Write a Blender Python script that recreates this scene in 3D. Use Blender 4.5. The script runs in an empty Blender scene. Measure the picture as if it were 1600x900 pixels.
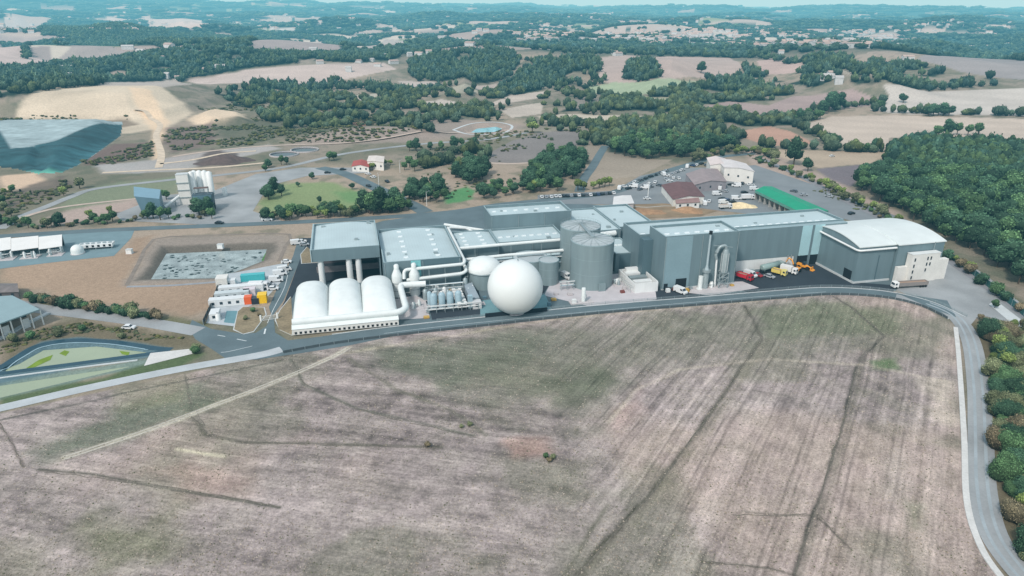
import bpy, math, random
import numpy as np
from mathutils import Vector, Matrix
random.seed(7); RNG = np.random.default_rng(11)
scene = bpy.context.scene
COL = scene.collection
# ------------------------------------------------------------------ camera
CAM_H, PITCH, FOC = 100.0, math.radians(22.3), 1067.0
cP, sP = math.cos(PITCH), math.sin(PITCH)
cd = bpy.data.cameras.new('camera'); cam = bpy.data.objects.new('camera', cd); COL.objects.link(cam)
cam.location = (0, 0, CAM_H); cam.rotation_euler = (math.radians(90) - PITCH, 0, 0)
cd.sensor_width = 36; cd.lens = 36 * FOC / 1600; cd.clip_start = 1; cd.clip_end = 90000
scene.camera = cam

def U(px, py, z=0.0):
    """survey of the photograph: where the sight line through a point meets the level z"""
    u, v = px - 800, 450 - py
    t = (CAM_H - z) / (FOC * sP - v * cP)
    return (u * t, (FOC * cP + v * sP) * t)
FA = math.radians(13.4); fca, fsa = math.cos(FA), math.sin(FA)
def F(a, b, z=0.0):
    """plant grid (along / away from the front road) -> world"""
    return (a * fca - b * fsa, a * fsa + b * fca + 225, z)

def lin(c):
    return tuple(((x / 255) / 12.92 if x / 255 <= .04045 else ((x / 255 + .055) / 1.055) ** 2.4) for x in c)

# ------------------------------------------------------------------ noise, polygons
_T = np.random.default_rng(5).random((256, 256))
def vnoise(X, Y):
    xi = np.floor(X).astype(int); yi = np.floor(Y).astype(int)
    fx = X - xi; fy = Y - yi; fx = fx * fx * (3 - 2 * fx); fy = fy * fy * (3 - 2 * fy)
    a = _T[xi & 255, yi & 255]; b = _T[(xi + 1) & 255, yi & 255]; c = _T[xi & 255, (yi + 1) & 255]; d = _T[(xi + 1) & 255, (yi + 1) & 255]
    return (a * (1 - fx) + b * fx) * (1 - fy) + (c * (1 - fx) + d * fx) * fy
def fbm(X, Y, o=4):
    s = 0; a = .5; n = 0
    for i in range(o):
        s = s + a * vnoise(X * 2 ** i + 17.3 * i, Y * 2 ** i + 9.1 * i); n += a; a *= .5
    return s / n
def sm(x):
    x = np.clip(x, 0, 1); return x * x * (3 - 2 * x)
def sdf(poly, X, Y):
    """signed distance, positive inside"""
    X = np.asarray(X, float); Y = np.asarray(Y, float)
    D = np.full(X.shape, 1e18); ins = np.zeros(X.shape, bool); n = len(poly)
    for i in range(n):
        x0, y0 = poly[i]; x1, y1 = poly[(i + 1) % n]
        ex, ey = x1 - x0, y1 - y0; L = ex * ex + ey * ey + 1e-12
        t = np.clip(((X - x0) * ex + (Y - y0) * ey) / L, 0, 1)
        D = np.minimum(D, (X - x0 - t * ex) ** 2 + (Y - y0 - t * ey) ** 2)
        if abs(ey) > 1e-9:
            ins ^= ((y0 > Y) != (y1 > Y)) & (X < ex * (Y - y0) / ey + x0)
    D = np.sqrt(D); return np.where(ins, D, -D)
def ldist(line, X, Y):
    D = np.full(X.shape, 1e18)
    for (x0, y0), (x1, y1) in zip(line[:-1], line[1:]):
        ex, ey = x1 - x0, y1 - y0; L = ex * ex + ey * ey + 1e-12
        t = np.clip(((X - x0) * ex + (Y - y0) * ey) / L, 0, 1)
        D = np.minimum(D, (X - x0 - t * ex) ** 2 + (Y - y0 - t * ey) ** 2)
    return np.sqrt(D)
def box(poly, m):
    xs = [p[0] for p in poly]; ys = [p[1] for p in poly]
    return min(xs) - m, max(xs) + m, min(ys) - m, max(ys) + m

# ------------------------------------------------------------------ relief
PL = []   # (polygon, height, slope width)
def relief(px, H, w, zref=None):
    PL.append(([U(x, y, H if zref is None else zref) for x, y in px], H, w))
def reliefw(poly, H, w): PL.append((poly, H, w))
reliefw([U(-400, 189), U(0, 188.5), U(206, 187), U(262, 178, 4), U(312, 162, 6), (-330, 960), (-700, 960)], 7, 16)
reliefw([U(-160, 180, 7), U(0, 177, 7), U(205, 175, 7), U(285, 162, 9), (-350, 930), (-640, 930)], 13, 62)
reliefw([U(-190, 262), U(-190, 192), U(0, 192), U(196, 191), U(189, 213), U(150, 240), U(122, 258), U(95, 271), U(60, 274), U(25, 266), U(0, 264)], 6.5, 24)
reliefw([U(-190, 250), U(-190, 205), U(-20, 212), U(4, 226), U(12, 246), U(0, 260)], -5, 14)
reliefw([U(40, 262), U(52, 240), U(80, 244), U(96, 256), U(80, 268), U(58, 270)], -3, 7)
relief([(300, 172), (340, 165), (390, 172), (400, 185), (330, 188), (296, 182)], 6, 16)
relief([(360, 192), (600, 186), (720, 192), (700, 205), (560, 212), (400, 214)], 7, 40)
relief([(330, 215), (420, 205), (560, 214), (520, 222), (400, 228)], -2.5, 14)
relief([(650, 105), (740, 88), (800, 92), (800, 116), (730, 128), (650, 122)], 26, 120)
relief([(860, 96), (940, 96), (940, 112), (880, 130), (830, 136)], 20, 90)
relief([(960, 95), (1140, 93), (1150, 112), (1000, 128), (940, 120)], 24, 120)
relief([(1190, 95), (1300, 88), (1400, 108), (1520, 128), (1400, 128), (1250, 120)], 26, 120)
relief([(215, 438), (250, 384), (432, 378), (425, 404), (345, 436)], -3.2, 9, 0)
relief([(30, 562), (70, 540), (150, 535), (240, 546), (225, 556), (120, 566), (0, 582), (0, 574)], -1.4, 3, 0)
relief([(-60, 606), (0, 598), (130, 578), (215, 566), (235, 566), (0, 622), (-60, 632)], -1.2, 2.5, 0)
relief([(735, 196), (770, 193), (795, 198), (780, 206), (730, 208), (712, 203)], -3, 6, 0)
PLB = [box(p, 5) for p, H, w in PL]
def hgt(X, Y):
    X = np.asarray(X, float); Y = np.asarray(Y, float)
    d = np.hypot(X, Y)
    z = sm((d - 640) / 700) * ((fbm(X / 460 + 3, Y / 460 + 8, 3) - .45) * 118)
    z = z + sm((d - 2200) / 4000) * (fbm(X / 1900 + 30, Y / 1900, 4) - .45) * 150
    u = X / np.maximum(Y, 50) * 1.07
    rid = np.clip(128 - 78 * u, 50, 260)
    z = z + sm((d - 6000) / 3500) * (rid - 36) * (1 - .65 * sm((d - 11000) / 9000)) * (.82 + .36 * fbm(X / 2600, Y / 2600 + 5, 3))
    for (poly, H, w), (x0, x1, y0, y1) in zip(PL, PLB):
        k = (X > x0) & (X < x1) & (Y > y0) & (Y < y1)
        if k.any():
            D = sdf(poly, X[k], Y[k]); z[k] += H * sm(D / w)
    return z
_T1 = np.exp(np.linspace(math.log(60), math.log(30000), 900))
def G(px, py):
    """where a sight line meets the land (world point on the relief)"""
    u, v = px - 800, 450 - py
    d = np.array([u, FOC * cP + v * sP, -FOC * sP + v * cP]); d = d / math.hypot(d[0], d[1])
    z = CAM_H + d[2] * _T1; g = hgt(d[0] * _T1, d[1] * _T1)
    k = np.nonzero(z < g)[0]
    if not len(k): i = len(_T1) - 1; return (d[0] * 12000, d[1] * 12000)
    i = max(k[0], 1); a0 = z[i - 1] - g[i - 1]; a1 = z[i] - g[i]; f = a0 / (a0 - a1)
    t = _T1[i - 1] + f * (_T1[i] - _T1[i - 1]); return (d[0] * t, d[1] * t)
def gz(x, y): return float(hgt(np.array([x]), np.array([y]))[0])

# ------------------------------------------------------------------ materials
MATS = {}
def mat(name, rgb, rough=.75, var=.12, scale=.25, stretch=(1, 1, 1), fine=.06, fscale=3., spec=.3, bump=0., metal=0., ribs=0., ribdir=0., attr=False, objrand=0., coat=0.):
    if name in MATS: return MATS[name]
    m = bpy.data.materials.new(name); m.use_nodes = True; nt = m.node_tree; N = nt.nodes; L = nt.links
    b = N['Principled BSDF']; b.inputs['Roughness'].default_value = rough; b.inputs['Specular IOR Level'].default_value = spec; b.inputs['Metallic'].default_value = metal
    b.inputs['Coat Weight'].default_value = coat
    tc = N.new('ShaderNodeTexCoord'); mp = N.new('ShaderNodeMapping'); mp.inputs['Scale'].default_value = stretch; L.new(tc.outputs['Object'], mp.inputs[0])
    def noise(s, det):
        n = N.new('ShaderNodeTexNoise'); n.inputs['Scale'].default_value = s; n.inputs['Detail'].default_value = det; L.new(mp.outputs[0], n.inputs['Vector']); return n
    def rng(src, lo, hi):
        r = N.new('ShaderNodeMapRange'); r.inputs['From Min'].default_value = .3; r.inputs['From Max'].default_value = .7; r.inputs['To Min'].default_value = lo; r.inputs['To Max'].default_value = hi; L.new(src, r.inputs[0]); return r.outputs[0]
    def mul(a, c):
        x = N.new('ShaderNodeMath'); x.operation = 'MULTIPLY'; L.new(a, x.inputs[0])
        if isinstance(c, float): x.inputs[1].default_value = c
        else: L.new(c, x.inputs[1])
        return x.outputs[0]
    n1 = noise(scale, 5); n2 = noise(fscale, 3)
    f = mul(rng(n1.outputs[0], 1 - var, 1 + var), rng(n2.outputs[0], 1 - fine, 1 + fine))
    if ribs:
        w = N.new('ShaderNodeTexWave'); w.inputs['Scale'].default_value = 1 / ribs; w.wave_type = 'BANDS'; w.bands_direction = 'X'; w.inputs['Distortion'].default_value = 0
        mr = N.new('ShaderNodeMapping'); mr.inputs['Rotation'].default_value = (0, 0, -ribdir); L.new(tc.outputs['Object'], mr.inputs[0]); L.new(mr.outputs[0], w.inputs[0])
        r = N.new('ShaderNodeMapRange'); r.inputs['From Min'].default_value = .0; r.inputs['From Max'].default_value = .12; r.inputs['To Min'].default_value = .94; r.inputs['To Max'].default_value = 1; L.new(w.outputs[1], r.inputs[0])
        f = mul(f, r.outputs[0])
    if objrand:
        oi = N.new('ShaderNodeObjectInfo'); r = N.new('ShaderNodeMapRange'); r.inputs['To Min'].default_value = 1 - objrand; r.inputs['To Max'].default_value = 1 + objrand; L.new(oi.outputs['Random'], r.inputs[0]); f = mul(f, r.outputs[0])
    vm = N.new('ShaderNodeVectorMath'); vm.operation = 'SCALE'; L.new(f, vm.inputs['Scale'])
    if attr:
        at = N.new('ShaderNodeAttribute'); at.attribute_name = 'Col'
        if rgb:
            v2 = N.new('ShaderNodeVectorMath'); v2.operation = 'MULTIPLY'; L.new(at.outputs['Color'], v2.inputs[0]); v2.inputs[1].default_value = lin(rgb); L.new(v2.outputs[0], vm.inputs[0])
        else: L.new(at.outputs['Color'], vm.inputs[0])
    else:
        vm.inputs[0].default_value = lin(rgb)
    L.new(vm.outputs[0], b.inputs['Base Color'])
    if bump:
        bp = N.new('ShaderNodeBump'); bp.inputs['Strength'].default_value = bump; bp.inputs['Distance'].default_value = .3; L.new(n2.outputs[0], bp.inputs['Height']); L.new(bp.outputs[0], b.inputs['Normal'])
    MATS[name] = m; return m

clad = mat('blue_grey_cladding', (112, 133, 139), .5, .09, .35, (1, 1, .10), .02, 1., ribs=1.9, ribdir=FA, spec=.4)
cladd = mat('dark_cladding', (88, 112, 120), .5, .05, .12, (1, 1, .25), .02, 1., ribs=1.9, ribdir=FA)
cladl = mat('pale_blue_panel', (168, 206, 212), .5, .04, .3)
memb = mat('roof_membrane', (184, 202, 205), .75, .06, .09, (1, 1, 1), .03, 1.4, ribs=3.4, ribdir=FA)
rim = mat('parapet_coping', (150, 172, 176), .5, .04, .3)
whitep = mat('white_paint', (226, 230, 228), .45, .05, .5, (1, 1, .2), fine=.03)
whitem = mat('white_membrane', (222, 229, 227), .5, .055, .3, fine=.015, spec=.35)
wall_w = mat('white_render', (222, 222, 216), .8, .06, .3)
conc = mat('pale_concrete', (192, 188, 188), .85, .10, .25, fine=.06)
steel = mat('galvanised_steel', (158, 172, 174), .45, .08, .5, metal=.35)
tankm = mat('tank_cladding', (128, 146, 149), .45, .09, .5, (1, 1, .10), .02, spec=.45)
dark = mat('dark_opening', (28, 34, 40), .8, .1, 1.)
glass = mat('window_glass', (44, 58, 68), .15, .1, .5, spec=.6)
tarmac = mat('dark_tarmac', (52, 60, 68), .85, .12, .12, fine=.06, fscale=2.)
road_m = mat('worn_asphalt', (98, 114, 119), .85, .14, .1, fine=.06, fscale=1.5)
road_l = mat('pale_asphalt', (154, 158, 159), .88, .2, .06, fine=.06, fscale=1.5)
path_w = mat('white_gravel', (208, 208, 204), .9, .08, .3, fine=.08, fscale=2.)
kerb_m = mat('kerb_concrete', (196, 202, 202), .85, .06, .5)
paintm = mat('road_paint', (214, 222, 222), .7, .1, 1.)
soil = mat('bare_soil', (164, 140, 122), .95, .10, .06, fine=.08, fscale=.8)
verge = mat('verge_grass', (108, 116, 90), .95, .22, .12, fine=.15, fscale=1.2, bump=.5)
lawn_m = mat('lawn_grass', (122, 140, 96), .95, .16, .06, fine=.12, fscale=.9, bump=.4)
water_g = mat('green_pond_water', (158, 170, 142), .3, .06, .08, spec=.5)
liner_m = mat('pond_liner', (46, 76, 90), .45, .15, .3)
tyre_m = mat('tyre_rubber', (30, 31, 33), .8, .05, 2.)
rust = mat('brown_roof_tile', (112, 84, 84), .8, .14, .3, fine=.08)
rustg = mat('grey_tile_roof', (150, 138, 138), .8, .12, .3, fine=.08)
greenr = mat('green_sheet_roof', (20, 150, 112), .5, .08, .2, (1, 1, 1), .04)
blueg = mat('blue_steel_sheet', (96, 126, 140), .5, .08, .2)
barkm = mat('tree_bark', (88, 76, 64), .9, .2, 2.)
def paint(rgb): return mat('paint_%d_%d_%d' % rgb, rgb, .35, .04, .6, fine=.02, spec=.5)

# ------------------------------------------------------------------ mesh collecting
def mesh_np(name, V, Fq, mats, smooth=None, mi=None, colr=None):
    """V (n,3), Fq list of arrays of faces (k,3)/(k,4)"""
    me = bpy.data.meshes.new(name); V = np.asarray(V, np.float32)
    me.vertices.add(len(V)); me.vertices.foreach_set('co', V.ravel())
    tot = np.concatenate([np.full(len(f), f.shape[1]) for f in Fq]); lv = np.concatenate([f.ravel() for f in Fq]).astype(np.int32)
    me.loops.add(len(lv)); me.loops.foreach_set('vertex_index', lv)
    me.polygons.add(len(tot)); me.polygons.foreach_set('loop_start', np.concatenate([[0], np.cumsum(tot)[:-1]]).astype(np.int32))
    me.polygons.foreach_set('use_smooth', np.full(len(tot), bool(smooth)) if smooth is None or isinstance(smooth, bool) else np.asarray(smooth, bool))
    if mi is not None: me.polygons.foreach_set('material_index', np.asarray(mi, np.int32))
    for m in mats: me.materials.append(m)
    if colr is not None:
        ca = me.color_attributes.new('Col', 'FLOAT_COLOR', 'POINT')
        c4 = np.ones((len(V), 4), np.float32); c4[:, :3] = colr; ca.data.foreach_set('color', c4.ravel())
    me.update(calc_edges=True); return me

class MB:
    def __init__(s): s.v = []; s.f = []; s.s = []
    def add(s, vs, fs, smooth=False):
        n = len(s.v); s.v += [tuple(p) for p in vs]; s.f += [tuple(i + n for i in q) for q in fs]; s.s += [smooth] * len(fs); return s
    def prism(s, poly, z0, z1, bottom=False):
        n = len(poly)
        area = sum(poly[i][0] * poly[(i + 1) % n][1] - poly[(i + 1) % n][0] * poly[i][1] for i in range(n))
        if area < 0: poly = poly[::-1]
        v = [(p[0], p[1], z0) for p in poly] + [(p[0], p[1], z1) for p in poly]
        f = [(i, (i + 1) % n, n + (i + 1) % n, n + i) for i in range(n)] + [tuple(range(n, 2 * n))]
        if bottom: f.append(tuple(range(n))[::-1])
        return s.add(v, f)
    def rect(s, a0, a1, b0, b1, z0, z1):
        return s.prism([F(a0, b0), F(a1, b0), F(a1, b1), F(a0, b1)], z0, z1, True)
    def cube(s, x0, x1, y0, y1, z0, z1):
        return s.prism([(x0, y0), (x1, y0), (x1, y1), (x0, y1)], z0, z1, True)
    def lathe(s, x, y, prof, n=32, smooth=True, cap=True):
        v = []; f = []
        for r, z in prof:
            for i in range(n):
                t = 2 * math.pi * i / n; v.append((x + r * math.cos(t), y + r * math.sin(t), z))
        for k in range(len(prof) - 1):
            for i in range(n):
                j = (i + 1) % n; f.append((k * n + i, k * n + j, (k + 1) * n + j, (k + 1) * n + i))
        s.add(v, f, smooth)
        if cap: s.add(v[-n:], [tuple(range(n))])
        return s
    def tube(s, pts, r, n=10, smooth=True):
        pts = [Vector(p) for p in pts]; v = []; f = []
        for i, p in enumerate(pts):
            d = (pts[min(i + 1, len(pts) - 1)] - pts[max(i - 1, 0)]).normalized()
            up = Vector((0, 0, 1)) if abs(d.z) < .95 else Vector((1, 0, 0))
            a = d.cross(up).normalized(); b = a.cross(d)
            k = 1.0
            if 0 < i < len(pts) - 1:
                c = (pts[i] - pts[i - 1]).normalized().dot((pts[i + 1] - pts[i]).normalized()); k = min(1.5, 1 / max(.5, math.sqrt((1 + c) / 2)))
            for j in range(n):
                t = 2 * math.pi * j / n; v.append(p + (a * math.cos(t) + b * math.sin(t)) * r * (k if False else 1))
        for i in range(len(pts) - 1):
            for j in range(n): f.append((i * n + j, i * n + (j + 1) % n, (i + 1) * n + (j + 1) % n, (i + 1) * n + j))
        s.add(v, f, smooth); s.add(v[:n], [tuple(range(n))[::-1]]); s.add(v[-n:], [tuple(range(n))]); return s
    def grid(s, fn, nu, nv, smooth=True, both=False):
        v = [fn(i / nu, j / nv) for i in range(nu + 1) for j in range(nv + 1)]
        f = [(i * (nv + 1) + j, (i + 1) * (nv + 1) + j, (i + 1) * (nv + 1) + j + 1, i * (nv + 1) + j + 1) for i in range(nu) for j in range(nv)]
        return s.add(v, f, smooth)
    def build(s, name, m, parent=None, label=None):
        me = bpy.data.meshes.new(name); off = Vector(parent.get('_w', (0, 0, 0))) if parent is not None else Vector((0, 0, 0))
        me.from_pydata([tuple(Vector(p) - off) for p in s.v], [], s.f); me.polygons.foreach_set('use_smooth', s.s)
        for x in (m if isinstance(m, (list, tuple)) else [m]): me.materials.append(x)
        o = bpy.data.objects.new(name, me); COL.objects.link(o)
        if parent is not None: o.parent = parent; o['_w'] = tuple(off)
        if label: o['label'] = label
        return o
def rounded(pts, r=1.5, k=4):
    out = [pts[0]]
    for a, b, c in zip(pts[:-2], pts[1:-1], pts[2:]):
        a, b, c = Vector(a), Vector(b), Vector(c)
        d1 = (a - b); d2 = (c - b); q = min(r, d1.length * .45, d2.length * .45)
        p0 = b + d1.normalized() * q; p1 = b + d2.normalized() * q
        for i in range(k + 1):
            t = i / k; out.append(tuple(p0 * (1 - t) ** 2 + b * 2 * t * (1 - t) + p1 * t * t))
    return out + [pts[-1]]
def tag(o, label=None, cat=None, group=None, kind=None):
    if label: o['label'] = label
    if cat: o['category'] = cat
    if group: o['group'] = group
    if kind: o['kind'] = kind
    return o
def thing(name, label, cat, loc, group=None):
    o = bpy.data.objects.new(name, None); COL.objects.link(o); o.location = loc; o['_w'] = tuple(loc); o.empty_display_size = .5
    return tag(o, label, cat, group)
def dup(root, loc, rz=0., scale=None, label=None, group=None):
    r = root.copy(); COL.objects.link(r); r.location = loc; r.rotation_euler = (0, 0, rz)
    if scale is not None: r.scale = scale if isinstance(scale, tuple) else (scale,) * 3
    if label: r['label'] = label
    if group: r['group'] = group
    for ch in root.children:
        c = ch.copy(); COL.objects.link(c); c.parent = r
        for g in ch.children:
            d = g.copy(); COL.objects.link(d); d.parent = c
    return r

# ================================================================== GROUND
def W(px): return [G(x, y) for x, y in px]
FIELD = [U(x, y) for x, y in [(-300, 700), (0, 648), (280, 588), (400, 562), (545, 541), (620, 524), (930, 492), (1290, 458), (1380, 462), (1440, 480), (1487, 508), (1497, 620), (1500, 780), (1530, 860), (1565, 910), (1700, 1150), (-500, 1150)]]
S_ = {}
fields = [  # far and middle fields (outline in the photograph, colour)
 ([(0, 72), (38, 72), (40, 88), (75, 92), (85, 103), (40, 108), (-40, 110)], (206, 184, 176)),
 ([(42, 73), (78, 72), (80, 98), (60, 92), (42, 85)], (168, 153, 148)),
 ([(-30, 32), (30, 28), (65, 38), (60, 46), (-30, 48)], (190, 178, 172)),
 ([(-30, 55), (75, 55), (115, 60), (100, 68), (-30, 66)], (180, 164, 158)),
 ([(110, 75), (130, 70), (180, 76), (205, 84), (195, 92), (130, 98), (90, 92)], (170, 156, 150)),
 ([(120, 27), (230, 26), (320, 31), (300, 34), (150, 32)], (214, 196, 186)),
 ([(230, 34), (330, 36), (345, 44), (400, 45), (400, 48), (300, 48), (240, 42)], (216, 194, 182)),
 ([(262, 80), (310, 78), (328, 84), (290, 86)], (185, 170, 165)),
 ([(390, 66), (505, 64), (530, 72), (535, 80), (440, 85), (390, 80)], (170, 154, 150)),
 ([(430, 31), (500, 32), (500, 38), (440, 38)], (210, 195, 190)), ([(600, 62), (650, 64), (620, 76), (560, 80)], (185, 172, 165)),
 ([(590, 15), (615, 15), (622, 22), (605, 22)], (205, 200, 192)), ([(420, 43), (462, 43), (460, 49), (422, 49)], (212, 206, 200)),
 ([(290, 125), (400, 107), (540, 100), (600, 98), (620, 108), (560, 120), (520, 128), (430, 132), (330, 132)], (204, 184, 174)),
 ([(180, 128), (280, 122), (300, 132), (250, 138), (150, 138)], (190, 176, 166)),
 ([(720, 138), (800, 118), (815, 120), (760, 140), (735, 145)], (198, 178, 166)),
 ([(770, 160), (800, 148), (860, 140), (855, 150), (800, 160), (765, 165)], (204, 186, 172)),
 ([(620, 126), (680, 127), (690, 136), (640, 138)], (196, 180, 170)),
 ([(640, 160), (690, 155), (745, 165), (700, 170), (645, 168)], (196, 182, 170)),
 ([(780, 172), (820, 164), (850, 160), (845, 178), (800, 184)], (200, 184, 170)),
 ([(940, 90), (1040, 88), (1140, 90), (1160, 105), (1145, 115), (1100, 122), (1040, 125), (950, 130), (935, 120), (940, 100)], (190, 168, 158)),
 ([(915, 135), (960, 128), (1020, 125), (1090, 128), (1060, 140), (1000, 148), (950, 150), (920, 142)], (168, 178, 146)),
 ([(1180, 95), (1210, 90), (1255, 100), (1250, 112), (1190, 115)], (198, 170, 160)),
 ([(1105, 165), (1140, 158), (1200, 165), (1240, 150), (1330, 138), (1385, 158), (1370, 165), (1240, 175), (1200, 190), (1110, 175)], (176, 152, 146)),
 ([(1380, 134), (1640, 135), (1640, 182), (1530, 180), (1400, 178), (1360, 172), (1390, 150)], (204, 192, 182)),
 ([(1255, 195), (1300, 182), (1400, 180), (1640, 187), (1640, 226), (1510, 218), (1440, 215), (1390, 215), (1385, 235), (1290, 225)], (206, 186, 170)),
 ([(1155, 205), (1200, 197), (1235, 205), (1275, 225), (1200, 228), (1160, 215)], (192, 150, 130)),
 ([(1180, 232), (1380, 238), (1395, 240), (1360, 255), (1280, 262), (1230, 250)], (192, 170, 148)),
 ([(1275, 264), (1360, 256), (1345, 275), (1330, 292), (1300, 285)], (132, 120, 124)),
 ([(1430, 95), (1530, 90), (1640, 108), (1640, 128), (1500, 112)], (160, 150, 148)),
 ([(840, 182), (880, 178), (1030, 182), (1030, 192), (900, 195), (850, 190)], (200, 184, 166)),
 ([(750, 247), (800, 220), (850, 205), (930, 205), (910, 225), (870, 235), (830, 255), (760, 254)], (140, 130, 126)),
 ([(945, 245), (1050, 250), (1000, 275), (930, 282), (918, 278)], (166, 150, 134)),
 ([(800, 200), (900, 196), (940, 203), (850, 206)], (150, 140, 125)),
 ([(410, 141), (490, 143), (488, 151), (415, 148)], (196, 184, 168)), ([(540, 150), (590, 146), (600, 156), (560, 160)], (190, 178, 162)), ([(690, 140), (740, 136), (750, 146), (705, 150)], (178, 168, 150)), ([(905, 150), (960, 158), (920, 172), (880, 170)], (150, 138, 128)), ([(1010, 150), (1050, 152), (1030, 162), (1000, 160)], (170, 164, 140)), ([(1300, 108), (1340, 112), (1330, 118), (1290, 114)], (176, 164, 150)),
]
towns = [([(800, 62), (860, 52), (960, 48), (1060, 44), (1200, 42), (1400, 50), (1440, 62), (1330, 74), (1200, 76), (1090, 70), (1000, 60), (900, 70), (830, 76)]),
         ([(1010, 62), (1140, 58), (1120, 76), (1080, 72)]), ([(1180, 58), (1260, 60), (1250, 68), (1180, 66)])]
woods = [
 [(-60, 110), (60, 105), (120, 95), (200, 88), (400, 85), (600, 80), (625, 90), (560, 98), (400, 105), (290, 122), (170, 132), (60, 146), (-60, 160)],
 [(60, 42), (230, 50), (400, 50), (400, 72), (260, 75), (120, 70), (70, 60)], [(400, 50), (540, 60), (540, 72), (505, 62), (400, 60)],
 [(640, 96), (720, 82), (800, 85), (812, 100), (800, 115), (740, 130), (700, 126), (640, 118)],
 [(800, 122), (850, 92), (935, 92), (940, 105), (870, 130), (800, 150), (760, 155)],
 [(985, 98), (1010, 95), (1032, 115), (1030, 122), (975, 124)],
 [(330, 150), (400, 130), (520, 126), (640, 140), (700, 158), (780, 170), (790, 186), (700, 188), (640, 172), (500, 172), (400, 170), (340, 160)],
 [(860, 182), (905, 160), (1000, 152), (1090, 135), (1165, 118), (1160, 104), (1180, 112), (1260, 112), (1250, 82), (1300, 85), (1400, 100), (1550, 124), (1556, 131), (1400, 133), (1330, 132), (1240, 146), (1200, 160), (1110, 160), (1170, 175), (1160, 190), (1060, 190), (1030, 178), (900, 176)],
 [(950, 212), (1100, 200), (1160, 215), (1150, 226), (1060, 242), (950, 238)],
 [(1535, 85), (1640, 88), (1640, 104), (1545, 92)],
 [(1000, 182), (1080, 186), (1190, 188), (1280, 184), (1240, 196), (1150, 198), (1060, 203), (960, 204), (940, 200)],
]
WMASK = {6: .60, 7: .47, 0: .36, 3: .36, 4: .38, 8: .3, 10: .45}
FW = [(W(p), (c[0] * .94, c[1] * .965, c[2] * .97)) for p, c in fields]; TW = [W(p) for p in towns]; WW = [W(p) for p in woods]

def cells(X, Y, s):
    """patchwork of fields and woods: nearest jittered point -> random id"""
    gx = np.floor(X / s).astype(int); gy = np.floor(Y / s).astype(int); best = np.full(X.shape, 1e18); idd = np.zeros(X.shape); sec = np.full(X.shape, 1e18)
    for i in (-1, 0, 1):
        for j in (-1, 0, 1):
            a = gx + i; b = gy + j
            jx = (a + _T[a & 255, b & 255]) * s; jy = (b + _T[(b + 91) & 255, (a + 37) & 255]) * s
            D = (X - jx) ** 2 * .6 + (Y - jy) ** 2 * 1.4; r = _T[(a + 151) & 255, (b + 77) & 255]
            k = D < best; sec = np.where(k, best, np.minimum(sec, D)); idd = np.where(k, r, idd); best = np.minimum(best, D)
    return idd, np.sqrt(sec) - np.sqrt(best)
def far_wood(X, Y):
    d = np.hypot(X, Y)
    wx = X + 120 * (fbm(X / 260, Y / 260, 2) - .5); wy = Y + 120 * (fbm(X / 260 + 40, Y / 260, 2) - .5)
    i1, e1 = cells(wx, wy, 235.)
    big = fbm(X / 1500 + 11, Y / 1500 + 4, 2)
    return i1, e1, (i1 < .56 + .8 * (big - .42)) | (e1 < 11)

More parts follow.
